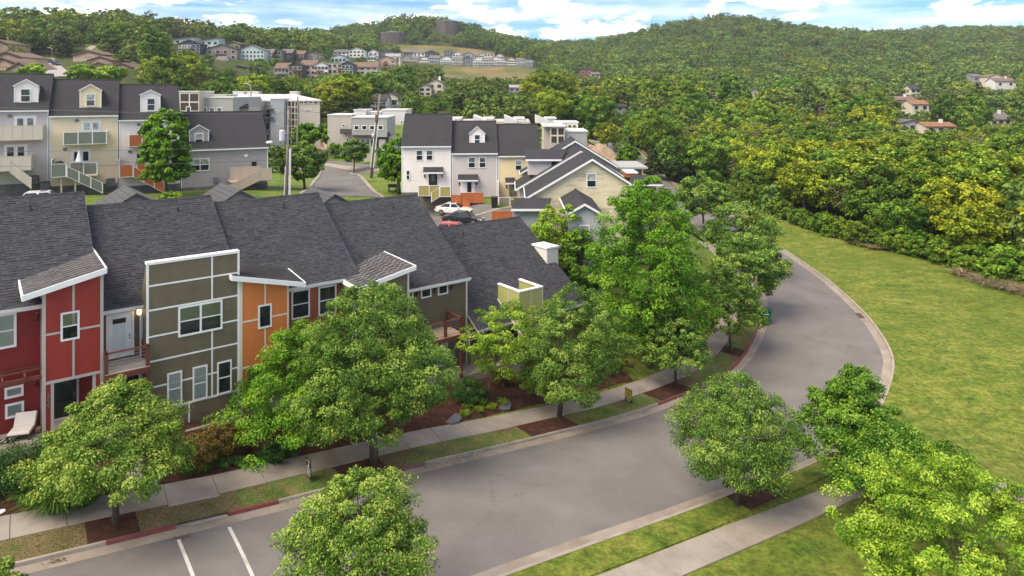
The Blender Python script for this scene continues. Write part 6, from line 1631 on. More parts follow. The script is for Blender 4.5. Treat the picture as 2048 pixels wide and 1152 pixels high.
# ------------------------------------------------------------------ trees
def leaf_mat(name, dark, mid, light, trans=0.24, objvar=0.0):
    if name in MATS: return MATS[name]
    m, N, L, b, out = nt(name)
    g = N.new('ShaderNodeNewGeometry'); at = N.new('ShaderNodeAttribute'); at.attribute_name = 'tint'
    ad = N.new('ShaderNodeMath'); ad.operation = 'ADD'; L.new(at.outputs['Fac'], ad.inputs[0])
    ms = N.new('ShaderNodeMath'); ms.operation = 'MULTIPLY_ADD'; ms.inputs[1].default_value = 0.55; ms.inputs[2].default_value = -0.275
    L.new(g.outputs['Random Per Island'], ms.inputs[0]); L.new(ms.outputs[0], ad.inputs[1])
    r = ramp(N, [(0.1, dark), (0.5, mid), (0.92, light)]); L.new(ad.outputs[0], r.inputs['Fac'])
    col = r.outputs[0]
    if objvar > 0:
        oi = N.new('ShaderNodeObjectInfo'); hs = N.new('ShaderNodeHueSaturation')
        mr = N.new('ShaderNodeMapRange'); mr.inputs['To Min'].default_value = 0.5 - 0.022 * objvar; mr.inputs['To Max'].default_value = 0.5 + 0.02 * objvar
        L.new(oi.outputs['Random'], mr.inputs['Value']); L.new(mr.outputs[0], hs.inputs['Hue'])
        wn2 = N.new('ShaderNodeTexWhiteNoise'); wn2.noise_dimensions = '1D'; L.new(oi.outputs['Random'], wn2.inputs['W'])
        mr2 = N.new('ShaderNodeMapRange'); mr2.inputs['To Min'].default_value = 1 - 0.28 * objvar; mr2.inputs['To Max'].default_value = 1 + 0.28 * objvar
        L.new(wn2.outputs['Value'], mr2.inputs['Value']); L.new(mr2.outputs[0], hs.inputs['Value'])
        L.new(col, hs.inputs['Color']); col = hs.outputs[0]
    L.new(col, b.inputs['Base Color']); b.inputs['Roughness'].default_value = 0.5; b.inputs['Specular IOR Level'].default_value = 0.2
    tr = N.new('ShaderNodeBsdfTranslucent'); L.new(col, tr.inputs['Color'])
    mx = N.new('ShaderNodeMixShader'); mx.inputs[0].default_value = trans
    L.new(b.outputs[0], mx.inputs[1]); L.new(tr.outputs[0], mx.inputs[2]); L.new(mx.outputs[0], out.inputs['Surface'])
    MATS[name] = m
    return m
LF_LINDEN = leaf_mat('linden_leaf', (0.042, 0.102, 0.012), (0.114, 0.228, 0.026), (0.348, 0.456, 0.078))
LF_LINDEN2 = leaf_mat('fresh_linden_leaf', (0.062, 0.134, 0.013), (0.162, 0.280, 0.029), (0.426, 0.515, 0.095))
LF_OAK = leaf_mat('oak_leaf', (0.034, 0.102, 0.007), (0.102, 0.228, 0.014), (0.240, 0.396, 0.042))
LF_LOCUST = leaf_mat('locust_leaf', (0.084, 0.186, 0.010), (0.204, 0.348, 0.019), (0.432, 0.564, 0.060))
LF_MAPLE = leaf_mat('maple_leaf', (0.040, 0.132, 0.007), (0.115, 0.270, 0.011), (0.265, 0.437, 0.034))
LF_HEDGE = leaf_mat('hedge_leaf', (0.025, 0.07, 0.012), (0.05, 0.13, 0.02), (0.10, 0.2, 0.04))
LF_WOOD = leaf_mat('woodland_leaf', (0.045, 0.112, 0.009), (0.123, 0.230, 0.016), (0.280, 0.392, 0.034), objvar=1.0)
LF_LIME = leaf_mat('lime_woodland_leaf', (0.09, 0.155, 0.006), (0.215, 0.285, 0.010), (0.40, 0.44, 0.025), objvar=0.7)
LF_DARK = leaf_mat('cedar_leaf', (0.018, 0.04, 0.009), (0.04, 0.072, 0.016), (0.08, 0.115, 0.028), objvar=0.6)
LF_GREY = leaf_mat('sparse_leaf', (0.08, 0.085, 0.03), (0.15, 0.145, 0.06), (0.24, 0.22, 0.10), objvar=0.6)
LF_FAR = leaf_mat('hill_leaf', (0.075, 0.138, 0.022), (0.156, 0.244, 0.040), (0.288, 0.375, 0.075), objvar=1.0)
LF_RUST = leaf_mat('rust_shrub_leaf', (0.07, 0.06, 0.012), (0.16, 0.115, 0.02), (0.26, 0.19, 0.04))
LF_GRASS = leaf_mat('tall_grass_blade', (0.03, 0.08, 0.012), (0.07, 0.15, 0.02), (0.2, 0.28, 0.06))
LF_PURPLE = leaf_mat('bare_shrub_twig', (0.035, 0.028, 0.02), (0.07, 0.055, 0.035), (0.12, 0.10, 0.06))

def np_mesh(name, verts, faces_n, mat, tint=None):
    """verts (n*4,3) as separate quads"""
    n = len(verts) // 4
    me = bpy.data.meshes.new(name)
    me.vertices.add(n * 4); me.vertices.foreach_set('co', verts.astype('f4').ravel())
    me.loops.add(n * 4); me.loops.foreach_set('vertex_index', np.arange(n * 4, dtype='i4'))
    me.polygons.add(n); me.polygons.foreach_set('loop_start', np.arange(0, n * 4, 4, dtype='i4'))
    me.update(calc_edges=True)
    if tint is not None:
        a = me.attributes.new('tint', 'FLOAT', 'POINT'); a.data.foreach_set('value', np.repeat(tint, 4).astype('f4'))
    me.materials.append(mat)
    return me
def leaf_quads(rng, pos, out, size, droop=0.35, up=0.55, rnd=0.75, aspect=0.55):
    n = len(pos)
    nrm = out * 0.45 + np.array([0, 0, up]) + rng.normal(0, rnd, (n, 3)) * 0.6
    nrm /= np.linalg.norm(nrm, axis=1)[:, None] + 1e-9
    ax = out + np.array([0, 0, -droop]) + rng.normal(0, 0.6, (n, 3))
    ax -= nrm * (ax * nrm).sum(1)[:, None]; ax /= np.linalg.norm(ax, axis=1)[:, None] + 1e-9
    sd = np.cross(nrm, ax)
    l = size * rng.uniform(0.65, 1.3, n)[:, None]
    w = l * aspect
    fold = nrm * l * 0.10
    v = np.empty((n, 4, 3))
    v[:, 0] = pos - ax * l * 0.5; v[:, 1] = pos + sd * w * 0.5 + fold; v[:, 2] = pos + ax * l * 0.5 - fold * 0.6; v[:, 3] = pos - sd * w * 0.5 + fold
    return v.reshape(-1, 3)
SHAPES = {
 'ovoid':  lambda t: np.where(t > 0.36, np.clip(1 - ((t - 0.36) / 0.66) ** 2, 0, 1) ** 0.72, np.clip(1 - ((0.36 - t) / 0.50) ** 2, 0, 1) ** 0.6),
 'round':  lambda t: np.clip(1 - ((t - 0.48) / 0.54) ** 2, 0, 1) ** 0.55,
 'spread': lambda t: np.where(t > 0.55, np.clip(1 - ((t - 0.55) / 0.5) ** 2, 0, 1) ** 0.6, 0.42 + 0.58 * np.clip(t / 0.55, 0, 1)),
 'mound':  lambda t: np.where(t > 0.2, np.clip(1 - ((t - 0.2) / 0.84), 0, 1) ** 0.85, np.clip(1 - ((0.2 - t) / 0.34) ** 2, 0, 1) ** 0.6),
 'cone':   lambda t: np.clip(1.02 - t, 0, 1) ** 0.8,
 'column': lambda t: np.clip(1 - ((t - 0.4) / 0.64) ** 2, 0, 1) ** 0.5,
}
def crown_points(rng, H, hb, R, shape, nclump, per, flat=0.6, rc=0.16, off=(0, 0), lump=0.2, inner=0.45, arms=0, squash=1.0):
    f = SHAPES[shape]
    ph = rng.uniform(0, 6.28, 6)
    pts = []; outs = []; tints = []; cents = []
    t = rng.uniform(0, 1, nclump * 6); keep = rng.uniform(0, 1, len(t)) < f(t) ** 1.3 + 0.02; t = t[keep][:nclump]
    n = len(t)
    a = rng.uniform(0, 2 * np.pi, n)
    rad = R * f(t) * (1 + lump * (np.sin(3 * a + ph[0] + 4 * t) * 0.5 + np.sin(5 * a + ph[1] - 7 * t) * 0.35 + np.sin(2 * a + ph[2] + 9 * t) * 0.4))
    rho = rng.uniform(inner ** 2, 1, n) ** 0.5
    C = np.stack([off[0] * (0.3 + 0.7 * t) + np.cos(a) * rad * rho, off[1] * t + np.sin(a) * rad * rho * squash, hb + t * (H - hb) - 0.12 * R * (rho - 0.6)], 1)
    cr = rc * R * rng.uniform(0.7, 1.35, n) * (0.65 + 0.35 * f(t))
    if arms:                      # a few sprays reaching out beyond the outline
        for _ in range(arms):
            aa = rng.uniform(0, 6.28); tt = rng.uniform(0.25, 0.85); L_ = rng.uniform(1.0, 1.14)
            for q in np.linspace(0.7, L_, 7):
                r0 = R * f(np.array([tt]))[0]
                C = np.concatenate([C, [[off[0] * tt + math.cos(aa) * r0 * q, math.sin(aa) * r0 * q, hb + tt * (H - hb) + 0.18 * R * (q - 0.6)]]]); cr = np.concatenate([cr, [rc * R * (1.2 - 0.5 * q)]])
    n = len(C)
    ct = rng.uniform(0.12, 0.78, n)
    idx = np.repeat(np.arange(n), per)
    d = rng.normal(0, 1, (len(idx), 3)); d /= np.linalg.norm(d, axis=1)[:, None]
    rr = rng.uniform(0.25, 1, len(idx)) ** 0.6
    off3 = d * (cr[idx] * rr)[:, None]; off3[:, 2] *= flat
    # sprays droop at their rim
    off3[:, 2] -= 0.25 * (np.hypot(off3[:, 0], off3[:, 1]) ** 2) / (cr[idx] + 1e-6)
    P = C[idx] + off3
    ctr = np.array([off[0] * 0.5, off[1] * 0.5, hb + 0.4 * (H - hb)])
    o = (P - ctr); o[:, 2] *= 0.6; o /= np.linalg.norm(o, axis=1)[:, None] + 1e-9
    o = o * 0.6 + d * 0.6
    o /= np.linalg.norm(o, axis=1)[:, None] + 1e-9
    tint = np.clip(ct[idx] + 0.22 * (d[:, 2]) + rng.normal(0, 0.06, len(idx)), 0, 1)  # upper leaves of each clump lighter: light from above put into the tint
    return P, o, tint, C
def trunk_mesh(name, rng, H, hb, R, r0, C=None, off=(0, 0), limbs=9, lean=0.03, mat=None, top=0.8, depth=1):
    mb = MB()
    pts = []
    for k in range(6):
        t = k / 5
        pts.append((off[0] * t * top * 0.9 + rng.normal(0, lean * 0.4) * (k > 0), off[1] * t * top * 0.9 + rng.normal(0, lean * 0.4) * (k > 0), H * top * t - (0.25 if k == 0 else 0)))
    rad = [r0 * 1.25, r0, r0 * 0.85, r0 * 0.62, r0 * 0.4, r0 * 0.14]
    mb.tube(pts, rad, 9)
    if C is not None and len(C):
        sel = rng.choice(len(C), min(limbs, len(C)), replace=False)
        for i in sel:
            c = C[i]
            hh = min(max(hb * 0.8, c[2] * rng.uniform(0.45, 0.75)), H * top * 0.95); t = hh / (H * top)
            st = Vector((np.interp(t * 5, range(6), [p[0] for p in pts]), np.interp(t * 5, range(6), [p[1] for p in pts]), hh))
            e = Vector(c); m1 = st.lerp(e, 0.4) + Vector((0, 0, 0.10 * (e - st).length)); m2 = st.lerp(e, 0.75) + Vector((rng.normal(0, .05), rng.normal(0, .05), 0.07 * (e - st).length))
            rr = max(0.012, r0 * 0.38 * (1 - t * 0.6))
            mb.tube([st, m1, m2, e], [rr, rr * 0.7, rr * 0.42, rr * 0.12], 5, False)
    me = bpy.data.meshes.new(name); me.from_pydata([tuple(v) for v in mb.v], [], mb.f); me.update(); me.materials.append(mat or M_BARK)
    me.polygons.foreach_set('use_smooth', [True] * len(me.polygons))
    return me
def make_tree(name, label, cat, loc, H, R, hb, kind, seed, leaf, shape='ovoid', nclump=240, per=100, size=0.14, off=(0, 0), r0=None, rc=0.16, limbs=10, lump=0.2, inner=0.45, arms=0, flat=0.6, droop=0.35, group=None, tagit=True, squash=1.0, up=0.55, top=0.8):
    rng = np.random.default_rng(seed)
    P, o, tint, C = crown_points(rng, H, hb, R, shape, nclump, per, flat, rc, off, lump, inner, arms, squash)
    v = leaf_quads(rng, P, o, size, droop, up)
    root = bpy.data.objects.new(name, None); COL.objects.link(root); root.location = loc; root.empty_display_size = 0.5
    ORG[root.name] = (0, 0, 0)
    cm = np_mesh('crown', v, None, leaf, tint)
    co = bpy.data.objects.new('crown', cm); COL.objects.link(co); co.parent = root
    tm = trunk_mesh('trunk', rng, H, hb, R, r0 or H * 0.018, C, off, limbs, top=top)
    to = bpy.data.objects.new('trunk', tm); COL.objects.link(to); to.parent = root
    if tagit: tag(root, label, cat, group)
    return root
def ft(name, label, base, topy, x0, x1, boty, seed, leaf, Y=None, hscale=1.0, **kw):
    """tree given by its trunk foot and outline in the photo"""
    g = G(*base) if Y is None else Vector((PX(base[0], Y), Y, tz(PX(base[0], Y), Y))); m = F / g.y
    if Y is not None: base = (base[0], HOR + (HC - g.z) * m)
    rc_ = kw.get('rc', 0.16)
    H = (base[1] - topy) / m * hscale; R = (x1 - x0) / 2 / m / (1 + rc_ * 0.75); H -= R * rc_ * 0.45; hb = max(0.3, (base[1] - boty) / m + R * 0.30)
    off = (((x0 + x1) / 2 - base[0]) / m, 0)
    return make_tree(name, label, 'tree', g, H, R, hb, None, seed, leaf, off=off, **kw)
ft('linden_tree', 'small yellow green linden growing in the mulch square beside the parking bay lines', (232,1048), 745, 66, 388, 985, 1, LF_LINDEN2, shape='mound', nclump=330, per=160, size=0.108, lump=0.3, arms=9, rc=0.15, inner=0.5, r0=0.13)
ft('linden_tree', 'yellow green linden cut off by the bottom edge in front of the road', (720,1282), 938, 560, 880, 1190, 2, LF_LINDEN2, shape='ovoid', nclump=360, per=165, size=0.092, lump=0.2, r0=0.12, inner=0.35, rc=0.15)
ft('linden_tree', 'largest linden on the kerb strip, in front of the orange house', (748,925), 554, 584, 908, 880, 3, LF_LINDEN, shape='ovoid', nclump=620, per=175, size=0.112, lump=0.2, rc=0.125, r0=0.2, inner=0.4)
ft('yard_tree', 'bright green loose tree in front of the orange house wall', (606,884), 632, 428, 770, 866, 4, LF_MAPLE, shape='cone', nclump=330, per=140, size=0.125, lump=0.36, arms=12, rc=0.13, r0=0.12)
ft('linden_tree', 'rounded linden beside the yellow yard sign', (1118,833), 562, 1040, 1272, 806, 5, LF_LINDEN, shape='ovoid', nclump=460, per=150, size=0.115, lump=0.22, rc=0.12, r0=0.15, inner=0.55)
ft('dogwood_tree', 'small pale layered tree in front of the lime end house', (972,800), 600, 938, 1110, 770, 6, LF_LOCUST, shape='spread', nclump=105, per=95, size=0.14, lump=0.35, flat=0.35, rc=0.2, r0=0.10, arms=4)
ft('linden_tree', 'linden on the kerb strip just before the bend, slim trunk showing', (1352,775), 588, 1262, 1432, 742, 7, LF_LINDEN, shape='mound', nclump=300, per=105, size=0.15, rc=0.14, r0=0.11, inner=0.5)
ft('linden_tree', 'linden leaning over the inside of the bend beside the green cart', (1463,703), 522, 1368, 1518, 672, 8, LF_LINDEN, shape='ovoid', nclump=280, per=105, size=0.16, rc=0.14, r0=0.12, arms=3, inner=0.5)
ft('linden_tree', 'linden hanging over the road above the green cart', (1498,628), 462, 1418, 1582, 606, 9, LF_LINDEN, shape='round', nclump=230, per=95, size=0.22, rc=0.16, r0=0.13)
ft('linden_tree', 'darker linden where the road leaves the bend', (1488,545), 400, 1395, 1562, 520, 10, LF_LINDEN, shape='round', nclump=200, per=90, size=0.26, rc=0.17, r0=0.14)
ft('linden_tree', 'farthest linden of the kerb row beside the far stretch of road', (1408,462), 345, 1342, 1458, 440, 11, LF_LINDEN, shape='round', nclump=170, per=80, size=0.33, rc=0.18, r0=0.15)
ft('maple_tree', 'tall bright green maple behind the kerb lindens, tallest tree by the bend', (1300,735), 345, 1172, 1425, 700, 12, LF_MAPLE, shape='ovoid', nclump=560, per=120, size=0.185, lump=0.24, rc=0.14, r0=0.2, arms=6, inner=0.3)
ft('yard_tree', 'yellow green tree between the lime end house and the stained gable house', (1112,600), 402, 1048, 1185, 560, 13, LF_LOCUST, shape='round', nclump=190, per=90, size=0.22, lump=0.3, rc=0.17, r0=0.13)
ft('yard_tree', 'dark slender tree behind the white chimney', (1165,640), 455, 1105, 1215, 610, 14, LF_OAK, shape='column', nclump=190, per=85, size=0.2, lump=0.3, rc=0.18, r0=0.11)
ft('linden_tree', 'compact round linden in mulch on the near kerb strip', (1475,1010), 740, 1338, 1606, 972, 115, LF_LINDEN, shape='ovoid', nclump=470, per=165, size=0.093, lump=0.12, rc=0.15, r0=0.13, inner=0.3)
ft('oak_tree', 'ragged bright oak at the corner where the footpath turns', (1690,940), 722, 1602, 1840, 900, 16, LF_OAK, shape='cone', nclump=260, per=95, size=0.16, lump=0.45, arms=14, rc=0.17, r0=0.12)
ft('oak_tree', 'low dark oak crown beside the path at the lawn edge', (1790,1045), 862, 1660, 1965, 1030, 17, LF_OAK, shape='round', nclump=240, per=90, size=0.15, lump=0.35, arms=8, rc=0.16, r0=0.1)
ft('locust_tree', 'lime yellow tree filling the bottom right corner', (1925,1350), 925, 1700, 2140, 1290, 18, LF_LOCUST, shape='round', nclump=330, per=135, size=0.105, lump=0.45, arms=26, rc=0.11, r0=0.13, droop=-0.1)
ft('linden_tree', 'yellow green sprig of a tree at the bottom left corner', (-40,1330), 1095, -120, 26, 1290, 19, LF_LINDEN2, shape='round', nclump=90, per=90, size=0.12, rc=0.2, r0=0.08)
# trees among the houses behind
ft('street_tree', 'narrow bright tree standing before the white town house with orange fences', (332,392), 214, 282, 388, 372, 20, LF_MAPLE, shape='column', nclump=240, per=85, size=0.33, lump=0.28, rc=0.18, r0=0.16)
ft('street_tree', 'small pale leaved tree cut off by the left edge', (-15,385), 296, -70, 33, 372, 21, LF_LINDEN2, shape='round', nclump=110, per=80, size=0.3, rc=0.2)
ft('street_tree', 'green ovoid tree in front of the white town house with lime fences', (797,388), 264, 752, 842, 370, 22, LF_MAPLE, shape='ovoid', nclump=170, per=80, size=0.36, lump=0.28, rc=0.2, r0=0.2)
ft('street_tree', 'broad dark tree behind the transformer pole', (610,380), 278, 550, 648, 366, 23, LF_LINDEN, shape='round', nclump=180, per=80, size=0.36, lump=0.25, rc=0.2, r0=0.16)
ft('street_tree', 'rounded bright tree beside the red parked car, left of a pair', (612,302), 243, 582, 640, 294, 24, LF_MAPLE, Y=141.0, shape='round', nclump=130, per=70, size=0.55, rc=0.22)
ft('street_tree', 'rounded bright tree right of a pair before the pale grey block', (655,304), 243, 632, 680, 292, 25, LF_MAPLE, Y=138.0, shape='round', nclump=120, per=70, size=0.55, rc=0.22)
ft('street_tree', 'small dark crab tree on the corner in its own mulch ring', (708,344), 277, 678, 742, 328, 26, LF_LINDEN, shape='round', nclump=120, per=70, size=0.42, rc=0.22, r0=0.12)
ft('street_tree', 'little round tree on the island by the street corner', (670,318), 284, 653, 686, 312, 27, LF_LINDEN, shape='round', nclump=60, per=60, size=0.45, rc=0.26)
ft('street_tree', 'pale round tree behind the brown roofs, left of the hill street', (64,178), 125, 42, 100, 168, 28, LF_LOCUST, shape='round', nclump=80, per=60, size=0.9, rc=0.25)
ft('street_tree', 'yellowish spreading tree right of the hill street', (160,180), 128, 138, 195, 170, 29, LF_LOCUST, shape='spread', nclump=90, per=60, size=0.9, rc=0.22)
ft('street_tree', 'second yellowish spreading tree nearer the brown gables', (210,186), 130, 185, 258, 172, 30, LF_LOCUST, shape='spread', nclump=100, per=60, size=0.9, rc=0.22)
ft('street_tree', 'dark round tree behind the stained gable house by the far road', (1255,352), 288, 1230, 1280, 340, 31, LF_OAK, shape='round', nclump=110, per=70, size=0.5, rc=0.22)
ft('street_tree', 'small bush tree in front of the modern glass corner', (1112,298), 274, 1096, 1132, 296, 32, LF_MAPLE, shape='round', nclump=60, per=60, size=0.5, rc=0.26)
ft('cedar_tree', 'dark pointed cedar beside the far road', (1306,352), 286, 1282, 1330, 350, 33, LF_DARK, shape='cone', nclump=130, per=80, size=0.5, rc=0.24, flat=0.4)
ft('cedar_tree', 'low reddish dark cedar at the far lawn corner', (1345,362), 318, 1322, 1368, 360, 34, LF_DARK, shape='round', nclump=110, per=70, size=0.5, rc=0.24)
# ------------------------------------------------------------------ woods
WRNG = np.random.default_rng(77)
WK = {   # kind: leaf, shape, height, radius, crown base, clumps, leaves each, leaf size, options
 'green':  dict(leaf=LF_WOOD, shape='round', H=10, R=3.9, hb=1.6, n=110, per=62, size=0.42, lump=0.35),
 'broad':  dict(leaf=LF_WOOD, shape='spread', H=11, R=4.6, hb=2.2, n=120, per=62, size=0.44, lump=0.4),
 'lime':   dict(leaf=LF_LIME, shape='spread', H=10, R=4.4, hb=2.6, n=110, per=58, size=0.42, lump=0.42),
 'tall':   dict(leaf=LF_WOOD, shape='ovoid', H=12, R=3.6, hb=2.5, n=110, per=60, size=0.42, lump=0.35),
 'cedar':  dict(leaf=LF_DARK, shape='cone', H=9, R=2.6, hb=0.4, n=110, per=60, size=0.36, lump=0.2),
 'sparse': dict(leaf=LF_GREY, shape='spread', H=10, R=4.2, hb=3.0, n=80, per=16, size=0.34, lump=0.4),
 'bush':   dict(leaf=LF_WOOD, shape='round', H=4.2, R=2.6, hb=0.1, n=80, per=64, size=0.32, lump=0.35),
}
KINDS = list(WK)
def wood_meshes(kind, seed, lod):
    k = WK[kind]; rng = np.random.default_rng(seed)
    f = 1 if lod == 0 else 0.34
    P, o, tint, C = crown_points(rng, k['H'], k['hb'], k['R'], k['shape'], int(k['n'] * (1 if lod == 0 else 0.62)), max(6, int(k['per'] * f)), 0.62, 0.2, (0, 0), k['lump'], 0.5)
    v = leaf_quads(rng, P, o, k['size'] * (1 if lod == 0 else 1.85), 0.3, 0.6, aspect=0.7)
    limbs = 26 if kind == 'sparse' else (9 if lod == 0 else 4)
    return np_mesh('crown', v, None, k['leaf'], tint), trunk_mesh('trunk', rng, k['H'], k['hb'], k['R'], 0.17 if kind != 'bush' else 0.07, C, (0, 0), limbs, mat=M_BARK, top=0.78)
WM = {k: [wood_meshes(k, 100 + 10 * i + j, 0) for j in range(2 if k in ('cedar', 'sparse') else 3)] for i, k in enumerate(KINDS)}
CLEAR = list(HOUSES) + [(60, 142, 117, 154, 300), (168, 200, 92, 106, 340), (885, 1040, 137, 156, 590), (1040, 1066, 134, 148, 590), (800, 985, 98, 118, 690), (357, 640, 184, 300, 190), (655, 815, 221, 300, 150), (876, 1175, 232, 300, 135), (632, 682, 256, 290, 190), (1170, 1330, 276, 292, 165)]
CLEAR = [c for c in CLEAR]
cand = []; trial = []; AGAIN = []
def again_pts(): return list(AGAIN)
def try_add(x, y, kind, sc): trial.append((x, y, kind, sc))
def settle():
    X = np.array([c[0] for c in trial]); Yv = np.array([c[1] for c in trial]); Hh = np.array([WK[c[2]]['H'] * c[3] for c in trial]); Rr = np.array([WK[c[2]]['R'] * c[3] for c in trial])
    Z = TZ(X, Yv); ok = np.ones(len(X), bool)
    nr = Yv < 226; ok[nr] = ~in_poly(X[nr], Yv[nr], POLY)
    px = 1024 + F * X / Yv; r = Rr * F / Yv * 0.8; pt = HOR - (Z + Hh - HC) * F / Yv
    for p0, p1, yt, yb, Yh in CLEAR:
        hit = (px + r > p0) & (px - r < p1)
        ok &= ~(hit & (((Yv < Yh) & (pt < yb - (0.5 if Yh < 450 else 0.22) * (yb - yt))) | ((Yv >= Yh - 2) & (Yv < Yh + 13))))
    AGAIN[:] = [(trial[i][0], trial[i][1]) for i in np.where(~ok & (Yv > 222) & (Yv < 560))[0]]
    for i in np.where(ok)[0]:
        c = trial[i]; cand.append((Hh[i] / c[1], c[0], c[1], float(Z[i]), c[2], c[3]))
def jgrid(x0, x1, y0, y1, sp):
    for gx_ in np.arange(x0, x1, sp):
        for gy_ in np.arange(y0, y1, sp):
            yield gx_ + WRNG.uniform(-0.42, 0.42) * sp, gy_ + WRNG.uniform(-0.42, 0.42) * sp
_o = np.argsort(_wex)
def wood_y(x): return float(np.interp(x, _wex[_o], _wey[_o]))
# belt right of the lawn
for x, y in jgrid(40, 190, 55, 222, 5.6):
    if x < 44 and y < 165: continue
    ed = y - wood_y(x)
    if x < 49 and y > 150: ed = max(ed, 6 if x > 43 else -1)
    if ed < 1.0 or abs(1024 + F * x / y - 1024) > 1400: continue
    r = WRNG.random()
    if ed < 5: kind = 'bush' if r < 0.8 else 'green'; sc = WRNG.uniform(0.7, 1.15)
    elif ed < 14: kind = ('bush', 'green', 'broad', 'cedar')[int(np.searchsorted([0.30, 0.75, 0.96], r))]; sc = WRNG.uniform(0.55, 0.82) if kind != 'bush' else WRNG.uniform(0.9, 1.4)
    else:
        kind = ('lime', 'green', 'sparse', 'tall', 'broad', 'cedar')[int(np.searchsorted([0.34, 0.56, 0.72, 0.82, 0.98], r))]; sc = WRNG.uniform(0.8, 1.3)
    try_add(x, y, kind, sc)
# a line of scrub hides the foot of the belt
for i in range(70):
    t = i / 69; j = t * (len(WOOD_EDGE) - 2); a = WOOD_EDGE[int(j)]; b = WOOD_EDGE[int(j) + 1]; p = a.lerp(b, j - int(j))
    try_add(p.x + WRNG.uniform(0.2, 1.6), p.y + WRNG.uniform(0.8, 2.4), 'bush', WRNG.uniform(0.42, 0.85))
# valley and hills
for y0, y1, sp in ((222, 330, 7.0), (330, 520, 8.2), (520, 1180, 9.6)):
    for x, y in jgrid(-0.93 * y1, 1.0 * y1, y0, y1, sp):
        px = 1024 + F * x / y
        if px < -120 or px > 2180: continue
        r = WRNG.random()
        cl = 0.5 + 0.5 * math.sin(x * 0.021 + 1.3) * math.cos(y * 0.017)      # drifts of like kinds
        if y < 330: kind = ('lime', 'green', 'broad', 'tall', 'sparse', 'cedar')[int(np.searchsorted([0.10 + 0.12 * cl, 0.45, 0.70, 0.84, 0.90], r))]
        else: kind = ('lime', 'green', 'broad', 'tall', 'cedar', 'sparse')[int(np.searchsorted([0.03 + 0.08 * cl, 0.45, 0.72, 0.90, 0.95], r))]
        try_add(x, y, kind, WRNG.uniform(0.65, 1.65))
settle()
trial = [(x, y, 'bush', WRNG.uniform(0.55, 1.1)) for x, y in again_pts()]; settle()
# the green behind the rear town houses and round the modern flats
for px, py, kind, sc in ((545, 250, 'green', .7), (560, 262, 'lime', .6), (590, 285, 'green', .55), (552, 285, 'broad', .5), (690, 250, 'green', .5), (1085, 300, 'green', .6), (1215, 300, 'lime', .7), (1240, 305, 'green', .5), (1165, 300, 'lime', .5), (1330, 345, 'green', .8), (1352, 352, 'broad', .9), (1395, 358, 'tall', .8), (1420, 365, 'green', .8), (1380, 350, 'lime', 1.0), (700, 300, 'bush', .6), (728, 306, 'bush', .5), (560, 330, 'bush', .8), (545, 345, 'green', .5), (1290, 300, 'green', .8), (1340, 300, 'broad', 1.0), (1400, 320, 'sparse', 1.2)):
    g = G(px, py); cand.append((WK[kind]['H'] * sc / g.y, g.x, g.y, g.z, kind, sc))
cand.sort(key=lambda c: -c[0])
LAB = {'green': 'mid green rounded tree', 'broad': 'broad spreading green tree', 'lime': 'yellow green spreading tree', 'tall': 'tall ovoid green tree', 'cedar': 'dark pointed cedar', 'sparse': 'grey half bare tree', 'bush': 'low leafy shrub'}
NM = {'green': 'woodland_tree', 'broad': 'woodland_tree', 'lime': 'woodland_tree', 'tall': 'woodland_tree', 'cedar': 'cedar_tree', 'sparse': 'half_bare_tree', 'bush': 'shrub'}
inview = lambda c: -30 < 1024 + F * c[1] / c[2] < 2078
shrubs = [c for c in cand if c[4] == 'bush' and inview(c)][:300]
trees_ = [c for c in cand if c[4] != 'bush' and inview(c)]; outside = [c for c in cand if not inview(c)]
for q, (sz, x, y, z, kind, sc) in enumerate(trees_[:300] + shrubs):
    cm, tm = WM[kind][q % len(WM[kind])]
    px = 1024 + F * x / y
    if px > 1420 and y < 222:
        ed = y - wood_y(x)
        dep = 'at the lawn edge' if ed < 5 else 'just behind the lawn edge' if ed < 11 else 'in the front of the belt' if ed < 20 else 'midway into the belt' if ed < 34 else 'deep in the belt' if ed < 55 else 'far back in the belt'
        col = 'beside the far road' if px < 1500 else 'nearest the road bend' if px < 1580 else 'left of the wide lawn' if px < 1660 else 'left of the brown hip roof' if px < 1770 else 'below the brown hip roof' if px < 1845 else 'below the russet roofed house' if px < 1920 else 'left of the cream house' if px < 1980 else 'below the cream house at right'
        where = dep + ', ' + col
    elif px < 250: where = 'behind the lilac town house'
    elif px < 400: where = 'behind the cream town house'
    elif px < 560: where = 'behind the grey town house'
    elif px < 700: where = 'behind the white roofed flats'
    elif px < 900: where = 'behind the pale modern house'
    elif px < 1060: where = 'behind the lavender town house roof'
    elif px < 1200: where = 'behind the glazed corner house'
    elif px < 1330: where = 'behind the pale earth bank'
    elif px < 1420: where = 'beyond the far road bend'
    elif px < 1650: where = 'left of the small brown roof'
    elif px < 1850: where = 'round the brown hip roof'
    else: where = 'round the cream house'
    if not (px > 1420 and y < 222): where += ', at the foot of the slope' if y < 245 else ', low on the slope' if y < 275 else ', midway up the slope' if y < 320 else ', high on the slope' if y < 390 else ', near the top'
    r = bpy.data.objects.new(NM[kind], None); COL.objects.link(r); r.location = (x, y, z - 0.1); r.rotation_euler = (0, 0, WRNG.uniform(0, 6.28)); r.scale = (sc * WRNG.uniform(0.9, 1.15), sc * WRNG.uniform(0.9, 1.15), sc)
    tag(r, f'{LAB[kind]} {where}', 'shrub' if kind == 'bush' else 'tree', f'{LAB[kind]}s {where}')
    for nm, me_ in (('crown', cm), ('trunk', tm)):
        o = bpy.data.objects.new(nm, me_); COL.objects.link(o); o.parent = r
rest = trees_[300:] + outside
